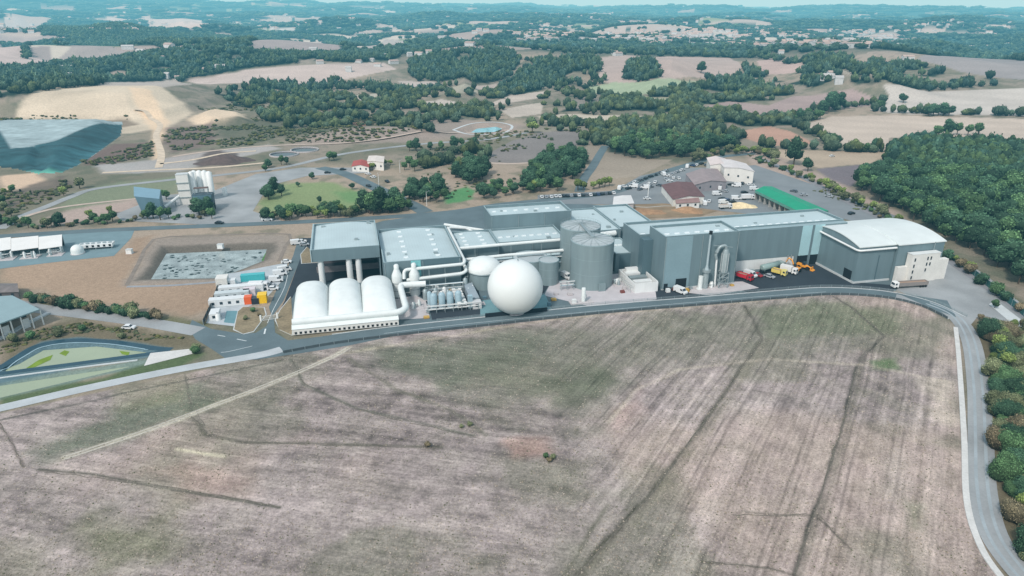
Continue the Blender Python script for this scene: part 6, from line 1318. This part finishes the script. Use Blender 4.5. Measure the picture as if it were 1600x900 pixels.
# standing trees with separate trunk and crown
def tree_proto(name, cat, k, seed, r, h, z0, nl, ls, lobes=9, squash=1.):
    t = thing(name, '', cat, (0, 0, 0)); c = bpy.data.objects.new('crown', crown_mesh('crown', LM[k], seed, r, h, z0, nl, ls, lobes=lobes, squash=squash)); COL.objects.link(c); c.parent = t
    limbs(h, r, seed).build('trunk', barkm, t); return t
TP = {'dark': [tree_proto('broadleaf_tree', 'tree', 'dark', 60 + i, 4.2, 9.5 + i, 1.8, 700, .36) for i in range(2)],
      'mid': [tree_proto('broadleaf_tree', 'tree', 'mid', 70 + i, 3.6, 8.0 + i, 1.6, 600, .33) for i in range(2)],
      'olive': [tree_proto('broadleaf_tree', 'tree', 'olive', 80, 3.4, 7.5, 1.4, 600, .32)],
      'lime': [tree_proto('young_tree', 'tree', 'lime', 90 + i, 2.5, 6.5, 1.3, 520, .26, lobes=7) for i in range(2)],
      'bush': [tree_proto('bush', 'bush', k, 100 + i, 2.0, 2.8, .1, 700, .17, lobes=8, squash=1.1) for i, k in enumerate(['mid', 'olive', 'brown', 'dark'])],
      'shrub': [tree_proto('tall_shrub', 'shrub', k, 110 + i, 2.8, 4.2, .1, 3800, .12, lobes=14, squash=1.1) for i, k in enumerate(['rust', 'olive', 'lime', 'dark', 'brown', 'mid'])]}
tused = set(); tr_ = random.Random(21)
def plant(kind, x, y, s, label, group, idx=None, sz=None):
    i = tr_.randrange(len(TP[kind])) if idx is None else idx % len(TP[kind]); src = TP[kind][i]; z = gz(x, y) - .05; sc_ = (s, s, s * (sz or tr_.uniform(.85, 1.15))); rz = tr_.uniform(0, 6.28)
    if (kind, i) not in tused:
        tused.add((kind, i)); src.location = (x, y, z); src.rotation_euler = (0, 0, rz); src.scale = sc_; tag(src, label, None, group); return src
    return dup(src, (x, y, z), rz, sc_, label, group)
def scatter(poly, sp, seed, jit=.42):
    rn = np.random.default_rng(seed); x0, x1, y0, y1 = box(poly, 0); X, Y = np.meshgrid(np.arange(x0, x1, sp), np.arange(y0, y1, sp * .87)); X[1::2] += sp / 2
    X = X.ravel() + rn.uniform(-jit, jit, X.size) * sp; Y = Y.ravel() + rn.uniform(-jit, jit, Y.size) * sp; k = sdf(poly, X, Y) > 0; return X[k], Y[k]
def inview(X, Y, m=1.06):
    return np.abs(X) * FOC / np.maximum(Y * cP + CAM_H * sP, 1) < 800 * m
def round_geo(rs, lobes, nl, sub):
    bv, bf = (I1 if sub == 1 else I2); V = []; Fl = []; C = []; n = 0; L = []
    for i in range(lobes):
        q = 6.283 * i / max(1, lobes - 1) + rs.uniform(-.5, .5); rad = 0 if i == 0 else rs.uniform(.3, .66); a = rs.uniform(.5, .62) if i == 0 else rs.uniform(.26, .46); z = rs.uniform(.5, .58) if i == 0 else rs.uniform(.3, .55); b = (1 - z) * .96 if i == 0 else rs.uniform(.28, .36)
        L.append((rad * math.cos(q), rad * math.sin(q), z, a, b)); v = bv * (1 + rs.uniform(-.1, .1, len(bv)))[:, None] * np.array([a, a, b]) + np.array(L[-1][:3]); V.append(v); Fl.append(bf + n); n += len(v); C.append(.06 + .9 * np.clip(v[:, 2], 0, 1) ** 1.2 + rs.uniform(-.06, .08))  # shade of the undersides painted into the vertex colour
    La = np.array(L)[rs.integers(0, lobes, nl)]; d = rs.normal(size=(nl, 3)); d[:, 2] = np.abs(d[:, 2]) * .9 - .15; d /= np.linalg.norm(d, axis=1)[:, None]; p = La[:, :3] + d * La[:, [3, 3, 4]] * rs.uniform(.88, 1.32, nl)[:, None]
    nrm = d + rs.normal(size=(nl, 3)) * .5; nrm /= np.linalg.norm(nrm, axis=1)[:, None]; t = np.cross(nrm, rs.normal(size=(nl, 3))); t /= np.linalg.norm(t, axis=1)[:, None]; b = np.cross(nrm, t); s = (.11 if sub == 2 else .2) * rs.uniform(.6, 1.4, nl)[:, None]
    V.append(np.stack([p - t * s, p - b * s * .8, p + t * s * 1.1, p + b * s * .7], 1).reshape(-1, 3)); C.append(np.repeat(np.clip(.25 + 1.0 * np.clip(p[:, 2], 0, 1) + rs.uniform(-.3, .45, nl), .08, 2), 4))  # leaf colour also carries painted shade, rising to light tops
    return np.concatenate(V), [np.concatenate(Fl), np.arange(n, n + 4 * nl).reshape(-1, 4)], np.concatenate(C)
# merged far growth
def mass(name, X, Y, R, H, label, seed, geo='tree', base=(66, 92, 74), leaf=True):
    rn = np.random.default_rng(seed); n = len(X); Z = hgt(X, Y); Vs = []; F3 = []; F4 = []; Cs = []; off = 0
    T_ = [round_geo(np.random.default_rng(s + seed), 7 if geo == 'tree' else 5, 130 if geo == 'tree' else 30, 1 if geo != 'tree' else 2) for s in range(6)]
    kind = rn.integers(0, 6, n)
    for k in range(6):
        s = np.nonzero(kind == k)[0]
        if not len(s): continue
        v, f, c = T_[k]; q = rn.uniform(0, 6.283, len(s)); cs, sn = np.cos(q), np.sin(q); r = R[s]; 
        vx = (v[None, :, 0] * cs[:, None] - v[None, :, 1] * sn[:, None]) * r[:, None] + X[s][:, None]; vy = (v[None, :, 0] * sn[:, None] + v[None, :, 1] * cs[:, None]) * r[:, None] + Y[s][:, None]; vz = v[None, :, 2] * H[s][:, None] + Z[s][:, None] - .2
        Vs.append(np.stack([vx, vy, vz], -1).reshape(-1, 3)); tint = rn.uniform(.62, 1.45, len(s)); hue = rn.uniform(-.10, .30, len(s))
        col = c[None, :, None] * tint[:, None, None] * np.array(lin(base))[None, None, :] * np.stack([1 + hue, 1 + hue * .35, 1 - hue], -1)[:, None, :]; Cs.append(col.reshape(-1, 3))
        ofs = off + np.arange(len(s)) * len(v); F3.append((f[0][None] + ofs[:, None, None]).reshape(-1, 3))
        if len(f) > 1: F4.append((f[1][None] + ofs[:, None, None]).reshape(-1, 4))
        off += len(s) * len(v)
    me = mesh_np(name, np.concatenate(Vs), [np.concatenate(F3)] + ([np.concatenate(F4)] if F4 else []), [mat('mass_foliage', None, .85, .15, .1, fine=.14, fscale=.9, spec=.08, attr=True)], smooth=True, colr=np.concatenate(Cs))
    o = bpy.data.objects.new(name, me); COL.objects.link(o); tag(o, label, kind='stuff'); return o
# the dense forest on the right: 290 nearest crowns as trees, the rest as one mass
FP = [U(x, y, 4) for x, y in [(1338, 290), (1352, 268), (1385, 258), (1392, 228), (1440, 217), (1500, 222), (1560, 222), (1620, 232), (1800, 250), (1900, 480), (1700, 520), (1640, 470), (1590, 428), (1535, 392), (1490, 372), (1440, 345), (1396, 316)]]
X, Y = scatter(FP, 6.6, 3); d = np.hypot(X, Y); o_ = np.argsort(d - 80 * inview(X, Y, 1.0)); X, Y, d = X[o_], Y[o_], d[o_]; vis = inview(X, Y, 1.02)
near = np.nonzero(vis)[0][:290]; far = np.setdiff1d(np.arange(len(X)), near)
for j in near:
    o = bpy.data.objects.new('forest_tree', FT[tr_.choice([0, 0, 1, 1, 2, 3, 3, 4, 5])]); COL.objects.link(o); s = tr_.uniform(.78, 1.15); o.location = (X[j], Y[j], gz(X[j], Y[j])); o.rotation_euler = (0, 0, tr_.uniform(0, 6.28)); o.scale = (s, s, s * tr_.uniform(.85, 1.2)); tag(o, 'round crowned tree in the dense forest beyond the white curved hall', 'tree', 'trees of the dense forest beside the works')
print('forest near/far', len(near), len(far))
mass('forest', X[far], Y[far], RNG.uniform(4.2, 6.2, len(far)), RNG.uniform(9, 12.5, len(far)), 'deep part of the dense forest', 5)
# woods in the middle distance
XS = []; YS = []
for i, poly in enumerate(WW):
    x, y = scatter(poly, 9.5 if min(p[1] for p in poly) < 1500 else 13, 50 + i)
    if i in WMASK: k = fbm(x / 42, y / 42, 3) > WMASK[i]; x, y = x[k], y[k]
    if i != 5:
        k = np.ones(len(x), bool)
        for q in range(len(FW)): k &= sdf(FW[q][0], x, y) < 3
        x, y = x[k], y[k]
    XS.append(x); YS.append(y)
# loose growth over the scrubland
for i, (px, sp, dens) in enumerate([([(380, 150), (640, 150), (820, 190), (700, 215), (420, 200)], 11, .35), ([(640, 100), (940, 110), (1160, 150), (1100, 190), (800, 200), (650, 160)], 13, .28), ([(1180, 175), (1600, 228), (1390, 236), (1180, 230)], 12, .0), ([(860, 196), (1160, 192), (1180, 235), (940, 250)], 9, .3), ([(620, 215), (760, 215), (820, 250), (700, 290), (640, 270)], 9, .14)]):
    poly = W(px); x, y = scatter(poly, sp, 70 + i); k = (fbm(x / 45, y / 45, 3) < dens + .22 * (dens > 0)) & (np.random.default_rng(i).random(len(x)) < .55 + dens) if dens else np.zeros(len(x), bool); k &= np.array([all(sdf(FW[q][0], np.array([a]), np.array([b]))[0] < 4 for q in range(13, len(FW))) for a, b in zip(x, y)]) if len(x) else k; XS.append(x[k]); YS.append(y[k])
# hedges
for i, (px, wd) in enumerate([([(1255, 112), (1390, 128), (1560, 132)], 14), ([(1110, 170), (1200, 188), (1290, 186)], 12), ([(1270, 175), (1330, 168), (1385, 158)], 10), ([(1360, 174), (1450, 178), (1600, 182)], 5), ([(1190, 230), (1300, 236), (1400, 238)], 8), ([(1225, 190), (1270, 210), (1300, 232)], 7), ([(840, 118), (900, 150), (960, 170)], 24), ([(620, 140), (700, 150), (800, 146)], 16), ([(400, 150), (520, 152), (640, 170)], 14), ([(900, 150), (1000, 152), (1100, 140)], 14), ([(700, 60), (800, 90), (930, 92)], 30), ([(1160, 90), (1200, 92), (1260, 98)], 20), ([(0, 49), (80, 50), (130, 58)], 20), ([(0, 68), (60, 69), (110, 66)], 20), ([(860, 84), (1000, 87), (1160, 88)], 26), ([(40, 74), (42, 92)], 10), ([(1100, 122), (1170, 132), (1240, 148)], 20), ([(860, 196), (960, 198), (1030, 196)], 10)]):
    pts = smoothline([G(*p) for p in px], 10); rn = np.random.default_rng(90 + i)
    for a, b in zip(pts[:-1], pts[1:]):
        L = math.hypot(b[0] - a[0], b[1] - a[1]); n = max(1, int(L / 6.5)); t = (np.arange(n) + rn.uniform(0, 1, n)) / n; k = rn.random(n) < .8; XS.append((a[0] + (b[0] - a[0]) * t + rn.normal(0, wd / 4, n))[k]); YS.append((a[1] + (b[1] - a[1]) * t + rn.normal(0, wd / 4, n))[k])
X = np.concatenate(XS); Y = np.concatenate(YS); k = inview(X, Y, 1.25); X, Y = X[k], Y[k]; d = np.hypot(X, Y)
s = np.clip(d / 1500, .7, 1.6); print('mid trees', len(X))
nr_ = d < 900
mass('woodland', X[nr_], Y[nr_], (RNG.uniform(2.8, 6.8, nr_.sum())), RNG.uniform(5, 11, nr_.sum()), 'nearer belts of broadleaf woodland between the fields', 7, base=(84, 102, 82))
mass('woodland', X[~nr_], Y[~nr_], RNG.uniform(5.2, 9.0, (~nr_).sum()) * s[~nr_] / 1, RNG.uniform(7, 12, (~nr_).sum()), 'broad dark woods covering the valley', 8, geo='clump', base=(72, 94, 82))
# far patchwork
def farscatter(d0, d1, sp, seed, lo, hi, hl, hh, name, label):
    rn = np.random.default_rng(seed); X, Y = np.meshgrid(np.arange(-d1, d1, sp), np.arange(d0 * .7, d1, sp)); X = X.ravel() + rn.uniform(-.45, .45, X.size) * sp; Y = Y.ravel() + rn.uniform(-.45, .45, Y.size) * sp
    d = np.hypot(X, Y); k = (d > d0) & (d < d1) & inview(X, Y, 1.12); X, Y = X[k], Y[k]; i1, e1, wd = far_wood(X, Y); k = wd & (e1 > -1)
    for p, c in FW + [(q, 0) for q in TW]:
        x0, x1, y0, y1 = box(p, 0); kk = k & (X > x0) & (X < x1) & (Y > y0) & (Y < y1)
        if kk.any():
            idx_ = np.nonzero(kk)[0]; ins = sdf(p, X[idx_], Y[idx_]) > -8
            if c == 0: ins &= rn.random(len(idx_)) < .42
            k[idx_[ins]] = False
    X, Y = X[k], Y[k]; print(name, len(X)); mass(name, X, Y, rn.uniform(lo, hi, len(X)), rn.uniform(hl, hh, len(X)), label, seed, geo='clump', base=(70, 94, 86))
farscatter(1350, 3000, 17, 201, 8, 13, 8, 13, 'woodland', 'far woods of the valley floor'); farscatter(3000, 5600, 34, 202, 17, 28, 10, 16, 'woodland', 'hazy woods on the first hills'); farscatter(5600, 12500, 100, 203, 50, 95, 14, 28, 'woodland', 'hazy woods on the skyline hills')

# low scrub on the rough ground around the landfill and basins
XS = []; YS = []
for i, (px, sp, th_) in enumerate([([(250, 205), (340, 188), (640, 182), (700, 205), (560, 222), (400, 226), (270, 236)], 4.2, .5), ([(300, 160), (420, 150), (640, 182), (400, 190)], 6, .46), ([(120, 250), (240, 222), (240, 244), (150, 262)], 4.5, .5), ([(0, 300), (110, 280), (110, 300), (20, 335), (0, 340)], 4, .46), ([(560, 285), (640, 280), (760, 250), (940, 250), (800, 300), (640, 320)], 7, .56), ([(640, 205), (940, 196), (940, 212), (760, 250), (640, 232)], 6, .55), ([(1160, 236), (1300, 290), (1420, 350), (1390, 350), (1200, 268)], 4, .5), ([(0, 545), (60, 514), (130, 504), (310, 532), (296, 540), (150, 526), (60, 532), (0, 556)], 1.6, .5), ([(1560, 505), (1600, 505), (1680, 950), (1622, 900), (1580, 760), (1562, 600)], 2.2, .45), ([(0, 180), (200, 178), (206, 186), (0, 188)], 4, .5)]):
    x, y = scatter(W(px), sp, 300 + i); k = fbm(x / 24, y / 24, 3) > th_; XS.append(x[k]); YS.append(y[k])
X = np.concatenate(XS); Y = np.concatenate(YS); k = inview(X, Y, 1.2); X, Y = X[k], Y[k]; d = np.hypot(X, Y); q = np.clip(d / 480, .2, 1.2); print('scrub', len(X))
mass('scrub', X, Y, RNG.uniform(.5, 2.3, len(X)) * q, RNG.uniform(.4, 1.9, len(X)) * q, 'low dry scrub on rough ground', 61, base=(96, 104, 78))
# single trees and named groups near the works
def line_pts(px, n, jx=1.5, jy=.8):
    o = []
    for i in range(n):
        f = i / max(1, n - 1) * (len(px) - 1); k = min(int(f), len(px) - 2); t = f - k; o.append((px[k][0] + (px[k + 1][0] - px[k][0]) * t + tr_.uniform(-jx, jx), px[k][1] + (px[k + 1][1] - px[k][1]) * t + tr_.uniform(-jy, jy)))
    return o
def grow(kind, pts, s, label, group, kinds=None, lo=.8, hi=1.2):
    for px, py in pts:
        x, y = G(px, py); plant(tr_.choice(kinds) if kinds else kind, x, y, s * tr_.uniform(lo, hi), label, group)
def fill(px, sp, s, label, group, kinds, n=60, seed=1):
    X, Y = scatter(W(px), sp, seed); o_ = np.argsort(np.hypot(X, Y))[:n]
    for j in o_: plant(tr_.choice(kinds), X[j], Y[j], s * tr_.uniform(.8, 1.2), label, group)
fill([(806, 296), (830, 262), (870, 240), (912, 232), (920, 245), (905, 272), (880, 292), (830, 300)], 7.5, .95, 'tree in the dense copse beside the narrow lane', 'trees of the copse beside the lane', ['dark', 'dark', 'mid'], 62, 1)
fill([(702, 284), (716, 262), (750, 254), (764, 266), (756, 282), (728, 290)], 7.5, .95, 'tree in the round copse between the meadows', 'trees of the round copse', ['dark'], 20, 2)
fill([(636, 316), (644, 296), (686, 292), (698, 306), (690, 320), (654, 322)], 7, .85, 'tree of the dark clump by the low road', 'trees of the dark clump', ['dark', 'dark', 'mid'], 20, 3)
fill([(745, 310), (760, 294), (800, 290), (806, 306), (770, 314)], 7, .75, 'dark tree between the green patch and the parked row', 'trees behind the ventilation hall', ['dark', 'mid'], 16, 4)
fill([(950, 244), (985, 222), (1060, 214), (1140, 218), (1152, 232), (1080, 244), (1020, 250)], 9, 1.05, 'tree in the broad wood edge above the dry meadow', 'trees of the broad wood edge', ['mid', 'dark', 'dark'], 70, 5)
grow('lime', [(828, 302), (836, 300), (844, 300), (871, 299), (903, 298), (911, 298), (928, 296), (936, 294), (945, 292), (952, 291)], 1.0, 'yellow green young tree along the parked row', 'young trees along the parked row', ['lime', 'lime', 'mid'])
grow('', line_pts([(-10, 352), (60, 356), (140, 350), (230, 344), (330, 340)], 42, 3, 3), .66, 'tree of the hedge line before the concrete works', 'trees of the hedge line before the concrete works', ['mid', 'dark', 'olive', 'bush', 'bush'])
grow('', line_pts([(420, 345), (500, 338), (560, 336), (640, 325)], 44, 3, 4), .75, 'tree of the green belt behind the open fronted hall', 'trees of the green belt behind the open hall', ['mid', 'olive', 'dark', 'mid', 'lime'])
grow('', line_pts([(575, 332), (630, 330)], 14, 3, 3), 1.05, 'taller tree at the end of the green belt', 'tall trees at the end of the green belt', ['mid', 'dark'])
grow('', [(428, 302), (414, 308), (440, 306), (420, 312)], .75, 'dark spreading tree beside the apron', 'spreading trees beside the apron', ['dark'])
grow('', [(500, 318), (508, 324), (466, 292), (488, 280), (550, 296)], .42, 'small dark tree standing on the lawn', 'small trees on the lawn', ['dark', 'mid'])
grow('', [(325, 332), (312, 336), (320, 338)], .9, 'dark tree at the foot of the concrete silos', 'trees at the foot of the concrete silos', ['dark'])
grow('', [(260, 312), (125, 295), (140, 342), (172, 335), (100, 306), (8, 305), (20, 302), (5, 330), (18, 338), (2, 322)], .8, 'tree on the slope near the landfill cell', 'trees on the slope below the landfill', ['olive', 'dark', 'mid', 'lime'])
grow('', [(590, 262), (600, 260), (610, 258), (582, 266)], .8, 'yellow green tree beside the red roofed house', 'yellow green trees by the red roofed house', ['lime'])
grow('', [(632, 266), (640, 262), (648, 268), (515, 252), (522, 250), (415, 268), (440, 258), (448, 258), (420, 262)], .7, 'dark tree near the round basins road', 'trees near the round basins', ['dark', 'mid'])
grow('', [(710, 232), (722, 230), (730, 234), (740, 232), (640, 236), (650, 236), (672, 234), (690, 236)], .85, 'green tree along the track to the blue basin', 'trees along the track to the blue basin', ['mid', 'dark'])
plant('lime', *G(832, 208), 1.9, 'tall yellow green poplar by the bend of the track', None)
grow('', line_pts([(1085, 252), (1130, 240), (1180, 238), (1210, 250)], 44, 4, 3), .9, 'autumn tinted tree behind the administration building', 'autumn trees behind the administration building', ['lime', 'olive', 'bush', 'bush', 'olive'])
grow('', line_pts([(1180, 250), (1240, 272), (1300, 300), (1350, 326), (1410, 356)], 46, 5, 2), .85, 'olive bush along the lane from the administration building to the forest', 'bushes along the lane', ['olive', 'lime', 'bush', 'bush'])
plant('dark', *G(1240, 258), 1.35, 'big lone dark round tree at the edge of the tan field', None, sz=1.4); plant('dark', *G(1262, 268), .9, 'smaller dark tree beside the big lone tree', None)
grow('', [(1450, 182), (1458, 181), (1466, 181), (1474, 181), (1482, 181)], 1.25, 'tree of the dark clump on the hedge between pale fields', 'trees of the clump between pale fields', ['dark'])
plant('dark', *G(1411, 161), 1.15, 'lone round tree in the pale field', None); plant('mid', *G(1555, 178), .8, 'small tree on the hedge of the pale field', None); plant('dark', *G(1095, 114), 1.6, 'lone dark tree on the rounded hill field', None)
grow('', [(1465, 214), (1480, 212), (1495, 211), (1512, 212), (1528, 211), (1376, 170), (1372, 173)], 1.3, 'loose tree at the edge above the forest', 'loose trees above the forest', ['dark', 'mid'])
grow('', [(1285, 178), (1294, 175), (1302, 172), (1310, 171), (1296, 170)], 1.5, 'tree of the dark clump on the slope field', 'trees of the clump on the slope field', ['dark'])
grow('', line_pts([(1230, 190), (1280, 186)], 9, 2, 1), 1.1, 'tree in the short belt by the tan field', 'trees of the short belt', ['dark', 'mid'])
grow('', [(1330, 232), (1364, 236), (1352, 238), (1300, 222), (1310, 226)], .8, 'hedge tree between the tan fields', 'hedge trees between the tan fields', ['mid', 'dark'])
# bushes near the ponds and entrance
grow('bush', line_pts([(50, 470), (100, 474), (130, 484), (180, 490), (250, 498)], 34, 4, 2), .95, 'bush in the hedge between bare soil and the pale road', 'bushes of the hedge beside the pale road')
grow('bush', [(85, 478), (108, 482), (122, 480), (152, 488), (205, 492)], 1.35, 'larger round bush in the hedge beside the pale road', 'larger bushes beside the pale road')
grow('bush', [(92, 525), (190, 530), (20, 535), (306, 552), (308, 546), (130, 518), (50, 530)], .8, 'dark bush on the bank above the green pond', 'bushes on the pond bank')
grow('bush', [(395, 488), (405, 494), (385, 500)], .5, 'small dry shrub on the entrance island', 'shrubs on the entrance island')
plant('mid', *G(1554, 482), .42, 'small round clipped tree beside the turning area', None); plant('bush', *G(1532, 500), .6, 'low bush at the corner of the turning area', None)
# shrubs of the right verge
sh = UU([(1542, 518), (1600, 505), (1700, 640), (1750, 1000), (1660, 980), (1606, 880), (1576, 820), (1562, 740), (1556, 640), (1546, 560)])
X, Y = scatter(sh, 3.0, 31); k = fbm(X / 9 + 3, Y / 9, 2) > .33; X, Y = X[k], Y[k]; o_ = np.argsort(-(inview(X, Y, 1.04) * 1.) + np.hypot(X, Y) * 1e-4)[:240]
for j in o_:
    u_ = fbm(np.array([X[j] / 11.]), np.array([Y[j] / 11 + 7]), 2)[0]; i = tr_.choice([3, 5, 1]) if u_ < .42 else (tr_.choice([5, 1, 3, 4]) if u_ < .52 else tr_.choice([0, 1, 4, 2, 1, 0, 3]))
    plant('shrub', X[j], Y[j], tr_.choice([.35, .5, .6, .7, .85, 1.05, 1.25]), ['rusty orange shrub in the thicket beside the curved road', 'olive shrub in the thicket beside the curved road', 'yellow green shrub in the thicket beside the curved road', 'dark green shrub in the thicket beside the curved road', 'dry brown shrub in the thicket beside the curved road', 'green shrub in the thicket beside the curved road'][i], 'shrubs of the thicket beside the curved road', i)
grow('lime', [(1562, 555), (1568, 560), (1558, 548), (1572, 575)], .75, 'bright yellow green small tree in the thicket top', 'yellow green trees in the thicket')
grow('bush', [(1480, 405), (1498, 418), (1512, 428), (1530, 444), (1556, 462), (1570, 470), (1592, 488), (1452, 388), (1465, 394)], 1.3, 'bush between the green windbreak fence and the forest', 'bushes along the green windbreak')
grow('lime', [(1492, 410), (1515, 424), (1562, 462)], .6, 'yellowish small tree behind the green windbreak', 'yellowish trees behind the green windbreak')
# low weeds and stubble tufts over the field
rn = np.random.default_rng(77); n = 170000; X = rn.uniform(-190, 150, n); Y = 92 + 158 * rn.random(n) ** 1.35; dn_ = fbm((X * .85 - Y * .53) / 2.2, (X * .53 + Y * .85) / 40, 3) * .5 + fbm(X / 12, Y / 12, 3) * .5; k = (sdf(FIELD, X, Y) > .8) & inview(X, Y, 1.04) & (dn_ > .46 + rn.uniform(-.12, .12, n)); X, Y = X[k], Y[k]; n = len(X); print('weeds', n)
s = rn.uniform(.05, .14, n) * rn.choice([1, 1, 1, 1, 1, 1, 1.9], n); q = rn.uniform(0, 6.28, n); V = []; 
for a in (0, 2.1, 4.2): V.append(np.stack([X + s * np.cos(q + a) * 1.1, Y + s * np.sin(q + a) * 1.1, np.full(n, .0)], -1))
V.append(np.stack([X + rn.normal(0, .06, n), Y + rn.normal(0, .06, n), s * rn.uniform(.5, 1.1, n)], -1)); V = np.stack(V, 1).reshape(-1, 3); b0 = np.arange(n) * 4
f = np.concatenate([np.stack([b0, b0 + 1, b0 + 3], -1), np.stack([b0 + 1, b0 + 2, b0 + 3], -1), np.stack([b0 + 2, b0, b0 + 3], -1)])
cw = np.where(rn.random(n)[:, None] < .34, np.array(lin((104, 106, 84))), np.where(rn.random(n)[:, None] < .4, np.array(lin((150, 138, 122))), np.array(lin((176, 165, 151))))) * rn.uniform(.8, 1.15, n)[:, None]
me = mesh_np('field_weeds', V, [f], [mat('weed', None, .9, .1, .5, fine=.1, attr=True)], smooth=False, colr=np.repeat(cw, 4, 0)); o = bpy.data.objects.new('field_weeds', me); COL.objects.link(o); tag(o, 'weeds and stubble tufts on the ploughed field', kind='stuff')
# two brush piles on the field
grow('bush', [(858, 722), (852, 716), (864, 718)], .45, 'grey green weed bush alone on the ploughed field', 'weed bushes alone on the field'); grow('bush', [(722, 668), (735, 665), (668, 698)], .4, 'small dark bush on the old furrow', 'small bushes on the old furrow')
# remove unused sources
for d_ in (TP,):
    for k, l in d_.items():
        for i, o in enumerate(l):
            if (k, i) not in tused:
                for c in list(o.children): bpy.data.objects.remove(c)
                bpy.data.objects.remove(o)
for kind, dd in (('car', cars), ('van', vans)):
    for c, o in dd.items():
        if (kind, c) not in used:
            for q in list(o.children): bpy.data.objects.remove(q)
            bpy.data.objects.remove(o)

# ================================================================== LIGHT, SKY, HAZE
w = bpy.data.worlds.new('World'); scene.world = w; w.use_nodes = True; N = w.node_tree.nodes; Lk = w.node_tree.links; bg = N['Background']
sky = N.new('ShaderNodeTexSky'); sky.sky_type = 'NISHITA'; sky.sun_disc = False; SEL, SAZ = math.radians(46), math.radians(-150)
sky.sun_elevation = SEL; sky.sun_rotation = SAZ; sky.altitude = 200; sky.dust_density = 2.5; sky.ozone_density = 1.5
hs = N.new('ShaderNodeMixRGB'); hs.blend_type = 'MIX'; hs.inputs[0].default_value = .45; hs.inputs[2].default_value = (5.7, 6.5, 6.7, 1)
Lk.new(sky.outputs[0], hs.inputs[1]); Lk.new(hs.outputs[0], bg.inputs['Color']); bg.inputs['Strength'].default_value = .142
sl_ = bpy.data.lights.new('sun', 'SUN'); sl_.energy = 2.4; sl_.angle = math.radians(7); sl_.color = (1, .985, .96); so = bpy.data.objects.new('sun', sl_); COL.objects.link(so)
dirv = Vector((math.sin(SAZ) * math.cos(SEL), math.cos(SAZ) * math.cos(SEL), math.sin(SEL))); so.rotation_euler = dirv.to_track_quat('Z', 'Y').to_euler(); so.location = (0, 0, 300)
hz = MB(); hz.cube(-42000, 42000, -6000, 60000, -600, 700); ho = hz.build('haze', None or bpy.data.materials.new('air_haze')); hm_ = ho.data.materials[0]; hm_.use_nodes = True; nt = hm_.node_tree; nt.nodes.clear()
SIG = 1.45e-4; ab = nt.nodes.new('ShaderNodeVolumeAbsorption'); SC = (4.4e-5, 1.05e-4, 1.35e-4); AIR = (.50, .76, .80); SM = max(SC); ab.inputs['Color'].default_value = tuple(1 - q / SM for q in SC) + (1,); ab.inputs['Density'].default_value = SM
em = nt.nodes.new('ShaderNodeEmission'); em.inputs['Color'].default_value = tuple(a * q / SM for a, q in zip(AIR, SC)) + (1,); em.inputs['Strength'].default_value = SM
ad = nt.nodes.new('ShaderNodeAddShader'); ou = nt.nodes.new('ShaderNodeOutputMaterial'); nt.links.new(ab.outputs[0], ad.inputs[0]); nt.links.new(em.outputs[0], ad.inputs[1]); nt.links.new(ad.outputs[0], ou.inputs['Volume']); tag(ho, 'teal summer haze over the distant country', kind='stuff')
scene.view_settings.view_transform = 'Standard'; scene.view_settings.look = 'None'; scene.view_settings.exposure = 0
scene.cycles.max_bounces = 5; scene.cycles.diffuse_bounces = 2; scene.cycles.glossy_bounces = 2; scene.cycles.transparent_max_bounces = 12; scene.cycles.volume_bounces = 0
scene.cycles.use_denoising = True
# helper marks are not part of the scene
for o in scene.objects:
    if '_w' in o: del o['_w']
